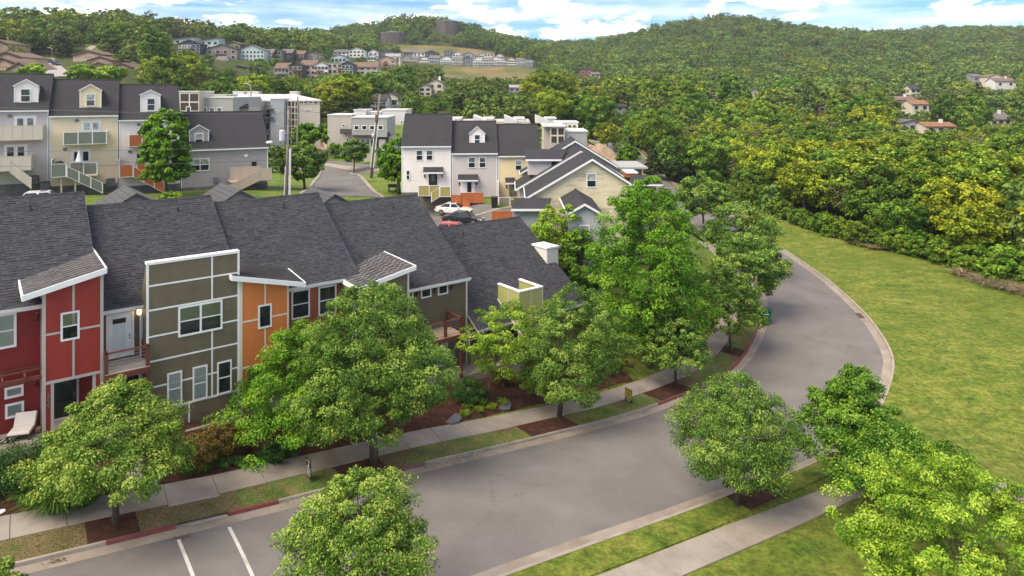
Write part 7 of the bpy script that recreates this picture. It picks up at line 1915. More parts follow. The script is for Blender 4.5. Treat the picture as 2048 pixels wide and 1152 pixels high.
# all others: one mass, instanced on points
kcol = bpy.data.collections.new('woodland_kinds')
nidx = {}
cnt = 0
for i, k in enumerate(KINDS):
    nidx[k] = []
    for j in range(2):
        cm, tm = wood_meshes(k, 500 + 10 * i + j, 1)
        bm_ = bmesh.new(); 
        me_ = cm
        # append the trunk to the crown mesh
        n0 = len(cm.vertices)
        vs = np.empty(n0 * 3, 'f4'); cm.vertices.foreach_get('co', vs); vs = vs.reshape(-1, 3)
        tv = np.empty(len(tm.vertices) * 3, 'f4'); tm.vertices.foreach_get('co', tv); tv = tv.reshape(-1, 3)
        faces = [tuple(range(4*q, 4*q+4)) for q in range(n0 // 4)] + [tuple(n0 + v for v in p.vertices) for p in tm.polygons]
        tint = np.empty(n0, 'f4'); cm.attributes['tint'].data.foreach_get('value', tint)
        nm = bpy.data.meshes.new('woodland_kind'); nm.from_pydata(np.concatenate([vs, tv]).tolist(), [], faces); nm.update()
        a = nm.attributes.new('tint', 'FLOAT', 'POINT'); a.data.foreach_set('value', np.concatenate([tint, np.full(len(tv), 0.5, 'f4')]))
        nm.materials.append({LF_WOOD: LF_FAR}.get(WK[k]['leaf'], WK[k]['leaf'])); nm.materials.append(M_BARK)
        nm.polygons.foreach_set('material_index', [0] * (n0 // 4) + [1] * len(tm.polygons))
        ob = bpy.data.objects.new('kind_%02d' % cnt, nm); kcol.objects.link(ob); nidx[k].append(cnt); cnt += 1
        bm_.free()
pm = bpy.data.meshes.new('woodland'); pm.from_pydata([(c[1], c[2], c[3] - 0.2) for c in rest], [], []); pm.update()
def pattr(nm, typ, vals):
    a = pm.attributes.new(nm, typ, 'POINT'); a.data.foreach_set('value', vals)
pattr('kind_index', 'INT', [nidx[c[4]][int(WRNG.integers(2))] for c in rest])
pattr('size', 'FLOAT', [c[5] for c in rest]); pattr('turn', 'FLOAT', list(WRNG.uniform(0, 6.28, len(rest))))
wood = bpy.data.objects.new('woodland', pm); COL.objects.link(wood); wood['kind'] = 'stuff'; wood['label'] = 'green wooded valley and hills behind the houses'; wood['category'] = 'woods'
ng = bpy.data.node_groups.new('woodland_scatter', 'GeometryNodeTree')
ng.interface.new_socket('Geometry', in_out='INPUT', socket_type='NodeSocketGeometry'); ng.interface.new_socket('Geometry', in_out='OUTPUT', socket_type='NodeSocketGeometry')
gi = ng.nodes.new('NodeGroupInput'); go = ng.nodes.new('NodeGroupOutput'); ip = ng.nodes.new('GeometryNodeInstanceOnPoints'); ci = ng.nodes.new('GeometryNodeCollectionInfo')
ci.inputs['Collection'].default_value = kcol; ci.inputs['Separate Children'].default_value = True; ci.inputs['Reset Children'].default_value = True
def na(nm, typ):
    n = ng.nodes.new('GeometryNodeInputNamedAttribute'); n.data_type = typ; n.inputs['Name'].default_value = nm; return n
ki, si, ti = na('kind_index', 'INT'), na('size', 'FLOAT'), na('turn', 'FLOAT')
cb = ng.nodes.new('ShaderNodeCombineXYZ'); ng.links.new(ti.outputs['Attribute'], cb.inputs['Z'])
ip.inputs['Pick Instance'].default_value = True
ng.links.new(gi.outputs[0], ip.inputs['Points']); ng.links.new(ci.outputs[0], ip.inputs['Instance']); ng.links.new(ki.outputs['Attribute'], ip.inputs['Instance Index'])
e2r = ng.nodes.new('FunctionNodeEulerToRotation'); ng.links.new(cb.outputs[0], e2r.inputs[0]); ng.links.new(e2r.outputs[0], ip.inputs['Rotation'])
ng.links.new(si.outputs['Attribute'], ip.inputs['Scale']); ng.links.new(ip.outputs[0], go.inputs[0])
md = wood.modifiers.new('scatter', 'NODES'); md.node_group = ng
# ------------------------------------------------------------------ planting by the front row
vs = []; nS, nU = 70, 8
for i in range(nS + 1):
    s = -12 + 50.5 * i / nS
    for j in range(nU + 1):
        u = 35.0 + (40.2 - 35.0) * j / nU + 0.06 * math.sin(i * 1.7) * (j == 0); vs.append(W(s, u))
zz = TZ([v[0] for v in vs], [v[1] for v in vs]) + 0.028
structure(MB().add([(v[0], v[1], z) for v, z in zip(vs, zz)], [(i*(nU+1)+j, (i+1)*(nU+1)+j, (i+1)*(nU+1)+j+1, i*(nU+1)+j+1) for i in range(nS) for j in range(nU)]).build('planting_bed', M_MULCH, smooth=True))
def shrub(name, label, px, py, w, h, leaf, seed, size=0.09, n=60, per=70, cat='shrub', group=None, shape='round', squash=0.8, d=None, rz=0.0, flat=0.7):
    """low leafy mound: w wide, h high (metres)"""
    g = G(px, py)
    t = make_tree(name, label, cat, g, h, w / 2, 0.02, None, seed, leaf, shape, n, per, size, r0=0.03, rc=0.2, limbs=8, lump=0.2, inner=0.35, flat=flat, group=group, squash=squash, top=0.7)
    for ch in t.children:
        if ch.name.startswith('trunk'): ch.name = 'stem'
        elif ch.name.startswith('crown'): ch.name = 'foliage'
    t.rotation_euler = (0, 0, rz)
    return t
shrub('hedge', 'clipped green hedge along the porch edge of the red house', 38, 940, 5.6, 1.2, LF_HEDGE, 201, 0.09, 190, 80, 'hedge', squash=0.42, rz=TH)
shrub('hedge', 'green hedge cut off by the left edge below the red porch', -60, 985, 4.6, 1.3, LF_HEDGE, 202, 0.09, 130, 80, 'hedge', squash=0.5, rz=TH)
shrub('twiggy_shrub', 'brown twiggy shrub in front of the hedge', 36, 962, 1.6, 1.1, LF_PURPLE, 203, 0.11, 60, 60)
shrub('rust_shrub', 'rusty green shrub below the olive house window rail', 392, 930, 2.3, 1.5, LF_RUST, 204, 0.10, 80, 80)
shrub('rust_shrub', 'wider rusty green shrub beside the bright loose tree', 442, 905, 2.6, 1.5, LF_RUST, 205, 0.10, 80, 80)
shrub('box_shrub', 'dense dark green dome shrub by the porch post', 936, 800, 2.3, 1.35, LF_HEDGE, 206, 0.08, 110, 90)
shrub('box_shrub', 'dark low shrub under the largest linden', 560, 918, 2.0, 1.1, LF_HEDGE, 207, 0.09, 70, 70)
shrub('rust_shrub', 'small rusty shrub behind the pale layered tree', 1005, 770, 1.8, 1.1, LF_RUST, 208, 0.1, 50, 60)
shrub('box_shrub', 'dark shrub against the lime house porch', 1075, 775, 2.4, 1.4, LF_HEDGE, 209, 0.1, 70, 60)
shrub('box_shrub', 'shaded shrub between porch and tall maple', 1215, 742, 2.6, 1.6, LF_OAK, 210, 0.12, 70, 60)
shrub('box_shrub', 'yellow blossomed shrub in the rear yard of the white town house', 342, 402, 2.6, 1.0, LF_LOCUST, 211, 0.25, 40, 40)
def blades(name, label, px, py, w, h, n, seed, leaf=LF_GRASS, width=0.022, cat='grass clump', group=None, kind=None):
    g = G(px, py); rng = np.random.default_rng(seed)
    a = rng.uniform(0, 6.28, n); r0 = rng.uniform(0, 1, n) ** 0.5 * w * 0.25; L = h * rng.uniform(0.6, 1.15, n); lean = rng.uniform(0.2, 0.9, n)
    base = np.stack([np.cos(a) * r0, np.sin(a) * r0, np.zeros(n)], 1); dr = np.stack([np.cos(a + rng.normal(0, .4, n)), np.sin(a + rng.normal(0, .4, n)), np.zeros(n)], 1)
    sd = np.stack([-dr[:, 1], dr[:, 0], np.zeros(n)], 1) * width
    mid = base + dr * (lean * w * 0.22)[:, None] + np.array([0, 0, 1]) * (L * 0.7)[:, None]
    tip = base + dr * (lean * w * 0.52)[:, None] + np.array([0, 0, 1]) * (L * (0.95 - 0.45 * lean))[:, None]
    v = np.empty((n * 2, 4, 3)); v[0::2, 0] = base - sd; v[0::2, 1] = base + sd; v[0::2, 2] = mid + sd * .8; v[0::2, 3] = mid - sd * .8
    v[1::2, 0] = mid - sd * .8; v[1::2, 1] = mid + sd * .8; v[1::2, 2] = tip + sd * .1; v[1::2, 3] = tip - sd * .1
    me = np_mesh(name, v.reshape(-1, 3), None, leaf, np.repeat(rng.uniform(0.1, 0.9, n), 2))
    o = bpy.data.objects.new(name, me); COL.objects.link(o); o.location = g
    if kind: o['kind'] = kind; o['label'] = label
    else: tag(o, label, cat, group)
    return o
blades('grass_clump', 'large arching ornamental grass clump beside the left footway', 118, 1012, 2.6, 0.95, 900, 301)
blades('grass_clump', 'second ornamental grass clump nearer the leaning linden trunk', 165, 1004, 2.2, 0.9, 700, 302)
blades('grass_clump', 'pale outer tuft of ornamental grass at the bed corner', 52, 1002, 1.4, 0.7, 300, 303)
for i, (px, py) in enumerate(((378, 948), (412, 941), (446, 934), (476, 930), (518, 921))):
    blades('lily_plant', ('first', 'second', 'third', 'fourth', 'fifth')[i] + ' strappy green lily from the left beside the footway', px, py, 0.9, 0.45, 130, 310 + i, LF_HEDGE, 0.02, 'plant', 'lilies along the footway')
for i, (px, py) in enumerate(((930, 832), (958, 824), (984, 818), (1006, 808), (965, 808), (935, 815))):
    blades('bed_plant', f'small feathery plant {("nearest", "second nearest", "third nearest", "farthest", "rear left", "rear right")[i]} in the mulch by the dome shrub', px, py, 0.8, 0.4, 90, 330 + i, LF_LOCUST, 0.018, 'plant', 'plants in the mulch bed')
M_STRAW = leaf_mat('dry_straw', (0.18, 0.145, 0.08), (0.32, 0.26, 0.15), (0.46, 0.38, 0.24))
for i, (px, py, w) in enumerate(((1975, 566, 5), (2020, 578, 5), (2060, 590, 5), (1925, 551, 3.5), (1750, 497, 3.5), (1720, 490, 3))):
    blades('dry_brush', f'dry straw brush at the woods edge, {nth[i]} counted', px, py, w, 0.9, 420, 350 + i, M_STRAW, 0.03, kind='stuff')
# grass tufts on the near verge and the lawn: short blades, far too many to count
def tuft_field(name, label, pts, h, n, seed, leaf, spread):
    rng = np.random.default_rng(seed); P = []
    for (px, py, k) in pts:
        g = G(px, py)
        for _ in range(k):
            P.append((g.x + rng.normal(0, spread), g.y + rng.normal(0, spread)))
    P = np.array(P); z = TZ(P[:, 0], P[:, 1]); m = len(P)
    base = np.stack([P[:, 0], P[:, 1], z + 0.02], 1); a = rng.uniform(0, 6.28, m); L = h * rng.uniform(0.5, 1.2, m)
    d = np.stack([np.cos(a), np.sin(a), np.zeros(m)], 1); sd = np.stack([-d[:, 1], d[:, 0], np.zeros(m)], 1) * 0.02
    tip = base + d * (L * 0.5)[:, None] + np.array([0, 0, 1]) * L[:, None]
    v = np.stack([base - sd, base + sd, tip + sd * .2, tip - sd * .2], 1)
    o = bpy.data.objects.new(name, np_mesh(name, v.reshape(-1, 3), None, leaf, rng.uniform(0.1, 0.9, m))); COL.objects.link(o); o['kind'] = 'stuff'; o['label'] = label; return o
tuft_field('verge_tufts', 'ragged grass tufts on the verges', [(1440, 1030, 260), (1425, 1040, 200), (1545, 965, 150), (1312, 795, 180), (1325, 790, 120), (1290, 805, 80), (1240, 815, 120), (935, 905, 160), (900, 918, 140), (975, 893, 140), (860, 925, 120), (565, 1000, 90), (640, 985, 80), (120, 1088, 90), (160, 1075, 90), (60, 1105, 90), (1260, 1110, 160), (1340, 1078, 160)], 0.055, 0, 41, LF_GRASS, 0.4)
# stepping stones and leaf litter
for i, (px, py, l) in enumerate(((905, 838, 'dark slate stepping stone by the largest linden'), (1008, 812, 'dark slate stepping stone by the rounded linden'))):
    g = G(px, py); rr = random.Random(i)
    o = MB().slab([(g.x + 0.55 * math.cos(t) * rr.uniform(.85, 1.1), g.y + 0.75 * math.sin(t) * rr.uniform(.85, 1.1), g.z + 0.07) for t in [k * math.pi / 4 for k in range(8)]], 0.06).build('stepping_stone', plain('slate_stone', (0.11, 0.11, 0.125), 0.7))
    tag(o, l, 'stone', 'stepping stones')
def litter(name, label, spots, seed, size=0.07):
    rng = np.random.default_rng(seed); P = []
    for px, py, k, sx in spots:
        g = G(px, py)
        for _ in range(k):
            s_, u_ = rng.normal(0, sx), rng.normal(0, sx * 0.3); P.append((g.x + s_ * CS - u_ * SN, g.y + s_ * SN + u_ * CS))
    P = np.array(P); pos = np.stack([P[:, 0], P[:, 1], TZ(P[:, 0], P[:, 1]) - 0.075 + rng.uniform(0, 0.012, len(P))], 1)
    v = leaf_quads(rng, pos, np.tile([0.2, 0, 0.1], (len(P), 1)), size, 0, 2.2, 0.3)
    o = bpy.data.objects.new(name, np_mesh(name, v, None, leaf_mat('fallen_leaf', (0.06, 0.03, 0.018), (0.14, 0.075, 0.04), (0.24, 0.15, 0.08)), rng.uniform(0.1, 0.9, len(P)))); COL.objects.link(o); o['kind'] = 'stuff'; o['label'] = label
litter('fallen_leaves', 'brown leaves blown along the gutters', [(112, 1118, 60, 0.25), (365, 1070, 45, 0.3), (1345, 1030, 50, 0.4), (1050, 893, 40, 1.2), (1150, 868, 60, 1.0), (1340, 812, 50, 0.8), (630, 998, 25, 1.0), (900, 925, 20, 1.0), (1010, 960, 10, 2.0), (1250, 850, 25, 0.8)], 61)
# white handrail post at the walk to the olive house
g = G(313, 968); t = thing('handrail', 'white post with dark handrail at the foot of the walk to the olive house', 'handrail', tuple(g))
MB().box(g.x - 0.07, g.x + 0.07, g.y - 0.07, g.y + 0.07, g.z, g.z + 0.95).build('post', M_WHITE, t); MB().box(g.x - 0.09, g.x + 0.09, g.y - 0.09, g.y + 0.09, g.z + 0.952, g.z + 1.0).build('post_cap', M_WHITE, t)
q = Vector(g) + Vector((-1.2, 1.6, 0.35)); MB().tube([(g.x, g.y + .05, g.z + 0.85), (q.x, q.y, tz(q.x, q.y) + 1.0)], 0.025, 6).build('rail', M_BLACK, t)
MB().box(q.x - 0.05, q.x + 0.05, q.y - 0.05, q.y + 0.05, tz(q.x, q.y), tz(q.x, q.y) + 1.0).build('post', M_BLACK, t)
gpatch('garden_walk', [(245, 985), (308, 968), (300, 915), (255, 925)], M_SLAB, 6, 0.05)
g = G(2, 1024); o = MB().lathe(g.x, g.y, [(0.16, g.z), (0.16, g.z + 0.04), (0.1, g.z + 0.06)], 14).build('drain_cover', M_WHITE); tag(o, 'white round drain cover in the bed at the left edge', 'cover')
# ------------------------------------------------------------------ cars
def car(name, label, loc, rz, color, kind='sedan', glass=M_GLASS, detail=True, L=4.75, Wd=1.84, Hh=1.45, sunroof=False, group=None):
    t = thing(name, label, 'car', tuple(loc), rz=0.001, group=group); t.location = loc; t.rotation_euler = (0, 0, rz); ORG[t.name] = (0, 0, 0)
    pm_ = plain('car_paint_%02x%02x%02x' % tuple(int(255 * c) for c in color), color, 0.28, 0.0, 0.5, coat=0.6)
    h = L / 2; w = Wd / 2
    # body: stations (x, bottom, belt height, half width)
    if kind == 'sedan': st = [(-h, .45, .78, .80), (-h + .12, .30, .93, .90), (-h + .75, .20, 1.02, .98), (-.9, .18, .97, 1.0), (0.2, .18, .94, 1.0), (.95, .19, .92, 1.0), (1.6, .2, .84, .97), (h - .25, .24, .70, .90), (h - .03, .36, .60, .76), (h, .42, .55, .70)]
    else: st = [(-h, .5, .85, .82), (-h + .1, .3, 1.0, .92), (-h + .6, .2, 1.06, .99), (-.6, .18, 1.02, 1.0), (0.4, .18, 1.0, 1.0), (1.0, .19, .98, 1.0), (1.65, .2, .92, .97), (h - .22, .26, .78, .90), (h, .42, .62, .74)]
    mb = MB(); n = 10; vs = []
    for x, zb_, zt_, ww in st:
        W_ = w * ww; m = zb_ + (zt_ - zb_) * 0.55
        ring = [(x, -W_ * .82, zb_), (x, -W_ * .97, zb_ + .12), (x, -W_, m), (x, -W_ * .95, zt_ - .04), (x, -W_ * .78, zt_), (x, W_ * .78, zt_), (x, W_ * .95, zt_ - .04), (x, W_, m), (x, W_ * .97, zb_ + .12), (x, W_ * .82, zb_)]
        vs += ring
    fs = [(i*n+k, i*n+(k+1) % n, (i+1)*n+(k+1) % n, (i+1)*n+k) for i in range(len(st)-1) for k in range(n)] + [tuple(range(n-1, -1, -1)), tuple((len(st)-1)*n + k for k in range(n))]
    body = mb.add(vs, fs).build('body', pm_, t, smooth=False)
    # greenhouse: base ring and roof ring
    if kind == 'sedan': b0, b1, r0, r1 = -1.75, 1.15, -.95, .35
    else: b0, b1, r0, r1 = -2.0, 1.2, -1.55, .3
    zb_, zr_ = st[3][2] - 0.02, Hh; bw, rw = w * .86, w * .66
    G8 = [(b0, -bw, zb_), (b1, -bw, zb_ - .05), (b1, bw, zb_ - .05), (b0, bw, zb_), (r0, -rw, zr_ - .04), (r1, -rw, zr_ - .03), (r1, rw, zr_ - .03), (r0, rw, zr_ - .04)]
    MB().hexa(G8).build('cabin', pm_, t)
    def pane(nm, a, b, c, d, f=0.86):
        a, b, c, d = map(Vector, (a, b, c, d)); m = (a + b + c + d) / 4; nrm = (b - a).cross(d - a).normalized() * 0.012
        q = [m + (p - m) * f for p in (a, b, c, d)]
        MB().hexa([p - nrm for p in q] + [p + nrm for p in q]).build(nm, glass, t)
    pane('windscreen', G8[1], G8[2], G8[6], G8[5], .9); pane('rear_window', G8[3], G8[0], G8[4], G8[7], .88)
    for s in (0, 1):
        i0, i1, j1, j0 = ((0, 1, 5, 4) if s == 0 else (3, 2, 6, 7))
        A_, B_, C_, D_ = map(Vector, (G8[i0], G8[i1], G8[j1], G8[j0])); mb_ = (A_ + B_) / 2 + Vector((0.05, 0, 0)); mt_ = (C_ + D_) / 2 + Vector((0.05, 0, 0))
        for (a, b, c, d) in ((A_, mb_, mt_, D_), (mb_, B_, C_, mt_)):
            pane('side_window', *((a, b, c, d) if s == 0 else (b, a, d, c)), .86)
    MB().slab([(r0 + .1, -rw * .96, zr_ + .01), (r1 - .05, -rw * .96, zr_ + .01), (r1 - .05, rw * .96, zr_ + .01), (r0 + .1, rw * .96, zr_ + .01)], 0.05).build('roof_panel', pm_, t)
    if sunroof: MB().box(r1 - .75, r1 - .2, -rw * .6, rw * .6, zr_ + .012, zr_ + .022).build('sunroof', M_GLASS, t)
    tyre, rim = plain('tyre', (0.02, 0.02, 0.02), 0.8), plain('alloy_rim', (0.5, 0.5, 0.5), 0.3, 1.0)
    for x in (-1.4, 1.42):
        for s in (-1, 1):
            y = s * (w - 0.10); mb = MB(); k = 18
            ring = lambda r, yy: [(x + r * math.cos(2*math.pi*q/k), yy, .33 + r * math.sin(2*math.pi*q/k)) for q in range(k)]
            vs = ring(.33, y - .11) + ring(.33, y + .11)
            wh_ = mb.add(vs, [tuple(range(k)), tuple(range(2*k-1, k-1, -1))] + [(q, q + k, (q+1) % k + k, (q+1) % k) for q in range(k)]).build('wheel', tyre, t)
            yy = y + s * .112; vs = ring(.21, yy) + ring(.21, yy + s * .012)
            MB().add(vs, [tuple(range(k, 2*k)) if s < 0 else tuple(range(2*k-1, k-1, -1))] + [(q, q + k, (q+1) % k + k, (q+1) % k) for q in range(k)]).build('rim', rim, wh_)
    if detail:
        for s in (-1, 1):
            MB().hexa([(h - .30, s*w*.55, .60), (h - .02, s*w*.50, .55), (h - .02, s*w*.72, .55), (h - .36, s*w*.90, .60), (h - .40, s*w*.55, .73), (h - .10, s*w*.48, .66), (h - .12, s*w*.72, .66), (h - .46, s*w*.88, .74)]).build('headlight', plain('lamp_lens', (0.75, 0.75, 0.72), 0.15), t)
            MB().box(-h - .015, -h + .3, s*w*.55, s*w*.91, .72, .90).build('tail_light', plain('tail_lens', (0.35, 0.02, 0.02), 0.2), t)
            MB().box(.75, .95, s*(w + .02), s*(w + .17), .93, 1.06).build('mirror', pm_, t)
            for xx in (-.75, .25): MB().box(xx, xx + .2, s*(w*.995), s*(w + .02), .82, .86).build('door_handle', M_STEEL, t)
        MB().box(h - .05, h + .008, -.45, .45, .38, .52).build('grille', M_BLACK, t); MB().box(-h - .012, -h + .02, -.26, .26, .55, .68).build('number_plate', M_WHITE, t)
    return t
def on_ground(px, py): g = G(px, py); return g
def gcar(px, py): g = G(px, py); return (g.x, g.y, g.z + 0.08)
car('sedan', 'white sedan with dark sunroof parked behind the black one', gcar(908, 429), math.radians(-14), (0.70, 0.69, 0.66), sunroof=True)
car('sedan', 'black sedan parked in the alley below the orange fence', gcar(927, 449), math.radians(-14), (0.010, 0.011, 0.014))
car('hatchback', 'red car whose roof shows over the shingle ridge, nearest in the alley', gcar(912, 477), math.radians(-12), (0.42, 0.035, 0.04), 'suv', Hh=1.5)
xw = PX(92, 64.5); car('suv', 'white car with roof rails showing over the front roof at left', (xw, 64.5, tz(xw, 64.5) + 0.06), math.radians(24), (0.74, 0.74, 0.73), 'suv', Hh=1.62, sunroof=True)
for px, py, c, lab, k in ((632, 312, (0.30, 0.03, 0.02), 'red car parked between the pair of rounded trees', 'suv'), (97, 124.5, (0.03, 0.035, 0.07), 'dark blue car on the hill street, farthest of three', 'sedan'), (104, 128, (0.025, 0.025, 0.05), 'dark car on the hill street, middle of three', 'sedan'), (113, 132, (0.02, 0.02, 0.045), 'dark car on the hill street, nearest of three', 'sedan'), (71, 123, (0.45, 0.10, 0.02), 'orange car on the left side of the hill street', 'sedan')):
    g = G(px, py); car('parked_car', lab, (g.x, g.y, g.z + 0.28), math.radians(-35 if px < 200 else 10), c, k, detail=False)
g = G(1500, 596); car('suv', 'white vehicle parked under the linden above the green cart, glimpsed through leaves', (g.x - 0.5, g.y + 2, g.z - 0.02), math.radians(95), (0.75, 0.75, 0.74), 'suv', Hh=1.7)
# ------------------------------------------------------------------ green cart
g = G(1531, 645); GREEN = plain('green_plastic', (0.008, 0.085, 0.06), 0.4)
t = thing('wheeled_bin', 'dark green wheeled refuse cart standing at the kerb in the bend', 'bin', (g.x, g.y, g.z - 0.11)); t.rotation_euler = (0, 0, math.radians(-8)); ORG[t.name] = (0, 0, 0)
k = 1.28
MB().hexa([(-.25*k, -.27*k, .06*k), (.25*k, -.27*k, .06*k), (.24*k, .27*k, .06*k), (-.24*k, .27*k, .06*k), (-.33*k, -.38*k, .98*k), (.33*k, -.38*k, .98*k), (.33*k, .40*k, .98*k), (-.33*k, .40*k, .98*k)]).build('tub', GREEN, t)
MB().prism_yz([(-.43*k, .985*k), (.46*k, .985*k), (.46*k, 1.05*k), (.2*k, 1.12*k), (-.3*k, 1.09*k), (-.43*k, 1.04*k)], -.36*k, .36*k).build('lid', plain('dark_green_lid', (0.008, 0.07, 0.065), 0.35), t)
MB().box(-.35*k, .35*k, -.40*k, -.365*k, .92*k, .978*k).build('rim', GREEN, t)
MB().tube([(-.3*k, .50*k, 1.0*k), (.3*k, .50*k, 1.0*k)], .02*k, 8).build('handle', GREEN, t)
for s in (-1, 1):
    MB().tube([(s*.27*k, .26*k, .14*k), (s*.33*k, .26*k, .14*k)], .14*k, 14).build('wheel', plain('tyre', (0.02, 0.02, 0.02)), t)
MB().box(-.14*k, .14*k, -.385*k, -.362*k, .76*k, .80*k).build('label_strip', M_WHITE, t)
# ------------------------------------------------------------------ yard signs
def sign(label, px, py, face, w, h, lift, dark, build):
    g = G(px, py); s, u = SU(g.x, g.y)
    t = thing('yard_sign', label, 'sign', (s, u, g.z), 'row')
    for du in (-w/2 + 0.06, w/2 - 0.06): MB().tube([(s + .012, u + du, g.z - 0.1), (s + .012, u + du, g.z + lift + h)], 0.012, 6).build('stake', M_BLACK, t)
    MB().box(s, s + 0.02, u - w/2, u + w/2, g.z + lift, g.z + lift + h).build('panel', face, t)
    build(t, s - 0.006, u, g.z + lift)
    return t
M_INK = plain('sign_white', (0.7, 0.7, 0.7), 0.5); M_SBLK = plain('sign_black', (0.012, 0.012, 0.014), 0.4)
def black_sign(t, x, u, z):
    def line(zz, a, b, hh=0.02): MB().box(x, x + 0.005, u - b, u - a, z + zz, z + zz + hh).build('print_line', M_INK, t)
    line(0.80, -.20, .20, .03)
    MB().prism_yz([(u - .08, z + .56), (u + .08, z + .56), (u, z + .74)], x, x + 0.005).build('print_emblem', M_INK, t)
    line(.47, -.24, .24, .03)
    for q in range(4): line(.36 - q * .085, -.25, .25 - .05 * (q % 2), .022)
sign('black yard sign with white emblem and text lines on the kerb strip', 617, 962, M_SBLK, 0.62, 0.92, 0.16, True, black_sign)
M_SYEL = paint('sign_yellow', (0.50, 0.36, 0.05), 0.5, 0.05)
def yellow_sign(t, x, u, z):
    MB().box(x, x + 0.005, u - .30, u + .30, z + .002, z + .17).build('sign_foot', M_SBLK, t)
    MB().box(x - .004, x - .001, u - .2, u + .2, z + .06, z + .11).build('print_line', M_INK, t)
    MB().box(x, x + 0.005, u - .30, u + .30, z + .76, z + .80).build('print_line', M_SBLK, t)
    MB().prism_yz([(u - .03, z + .4), (u + .03, z + .4), (u + .05, z + .55), (u, z + .62), (u - .05, z + .55)], x, x + 0.005).build('print_emblem', paint('sign_bronze', (0.24, 0.17, 0.03)), t)
    for a in (-.315, .30): MB().box(x - .004, x + .03, u + a, u + a + .016, z - .1, z + .9).build('frame_side', M_SBLK, t)
sign('yellow yard sign with black frame and foot beside the rounded linden', 1257, 806, M_SYEL, 0.62, 0.88, 0.12, False, yellow_sign)
# ------------------------------------------------------------------ porch furniture
pz = PORCH
Yp = (HC - pz) * F / (871 - HOR); xp = PX(46, Yp)
t = thing('chaise_lounge', 'cream cushioned chaise lounge with dark wooden frame on the red house porch', 'lounge chair', (xp, Yp, pz)); t.rotation_euler = (0, 0, math.radians(17)); ORG[t.name] = (0, 0, 0)
M_TEAK = paint('dark_teak', (0.06, 0.025, 0.017), 0.5, 0.2); M_CUSH = paint('cream_cushion', (0.66, 0.60, 0.52), 0.8, 0.05)
MB().box(-.48, .48, -.62, .42, .24, .31).build('frame', M_TEAK, t)
for x in (-.44, .44):
    for y in (-.56, .36): MB().box(x - .035, x + .035, y - .035, y + .035, 0, .24).build('leg', M_TEAK, t)
def cushion(name, pts, th, par):
    P = [Vector(p) for p in pts]; n_ = (P[1] - P[0]).cross(P[3] - P[0]).normalized() * th
    m = sum(P, Vector()) / 4; q = [m + (p - m) * 0.93 for p in P]
    MB().add(P + [p + n_ * .5 for p in P] + [p + n_ for p in q], [(3, 2, 1, 0), (0,1,5,4), (1,2,6,5), (2,3,7,6), (3,0,4,7), (4,5,9,8), (5,6,10,9), (6,7,11,10), (7,4,8,11), (8,9,10,11)]).build(name, M_CUSH, par)
cushion('seat_cushion', [(-.46, -.62, .312), (.46, -.62, .312), (.46, .2, .312), (-.46, .2, .312)], .11, t)
cushion('back_cushion', [(-.46, .22, .36), (.46, .22, .36), (.46, .52, .92), (-.46, .52, .92)], .11, t)
MB().hexa([(-.45, .23, .30), (.45, .23, .30), (.45, .28, .30), (-.45, .28, .30), (-.45, .53, .90), (.45, .53, .90), (.45, .58, .90), (-.45, .58, .90)]).build('backrest', M_TEAK, t)
x2, y2 = PX(6, Yp - 0.6), Yp - 0.6
o = MB().slab([(x2 - .7, y2 - .5, pz + .02), (x2 + .6, y2 - .1, pz + .02), (x2 + .5, y2 + .4, pz + .02), (x2 - .8, y2, pz + .02)], 0.015).build('door_mat', M_BLACK); tag(o, 'black striped mat on the red house porch at the left edge', 'mat')
for q in range(5): MB().box(x2 - .55 + q * .22, x2 - .47 + q * .22, y2 - .3 + q * .06, y2 + .12 + q * .06, pz + .022, pz + .028).build('mat_stripe', M_GREYTRIM, o)
x3, y3 = PX(76, Yp + 0.3), Yp + 0.3
o = MB().lathe(x3, y3, [(.12, pz), (.17, pz + .1), (.15, pz + .22), (.11, pz + .24)], 12).build('clay_pot', paint('clay', (0.25, 0.17, 0.11))); tag(o, 'small tan clay pot beside the chaise lounge', 'pot')
# rear yard things
a, u_ = R2.a(158, UL - 1.6), UL - 1.6; z = R2.z(158, 323, u_)
o = R2.thing('closed_parasol', 'closed white parasol on the cream town house deck', 'parasol', (a, u_, z - 1.2))
MB().lathe(a, u_, [(.02, z - 1.2), (.02, z - .2)], 8).build('pole', M_STEEL, o); MB().lathe(a, u_, [(.36, z), (.22, z + .5), (.06, z + 1.2), (.01, z + 1.3)], 10).build('canopy', M_WHITE, o)
a = R2.a(119, UL - 1.8); u_ = UL - 1.8; z = R2.z(119, 328, u_)
o = R2.thing('grill', 'black kettle grill behind the sage fence', 'grill', (a, u_, z - 0.8))
MB().box(a - .5, a + .5, u_ - .25, u_ + .25, z - .7, z + .05).build('cabinet', M_BLACK, o); MB().lathe(a, u_, [(.42, z + .06), (.40, z + .2), (.2, z + .34), (.05, z + .37)], 12).build('lid', M_BLACK, o)
g = G(785, 384); t = thing('grill', 'covered grill cart beside the round tree in the rear yard', 'grill', tuple(g))
MB().box(g.x - .6, g.x + .6, g.y - .3, g.y + .3, g.z + .7, g.z + 1.15).build('hood', M_BLACK, t)
for dx in (-.5, .5):
    for dy in (-.25, .25): MB().box(g.x + dx - .04, g.x + dx + .04, g.y + dy - .04, g.y + dy + .04, g.z, g.z + .7).build('leg', M_BLACK, t)
MB().box(g.x - .6, g.x + .6, g.y - .3, g.y + .3, g.z + .18, g.z + .24).build('shelf', M_BLACK, t)
x, y = PX(970, 86), 86; z = tz(x, y)
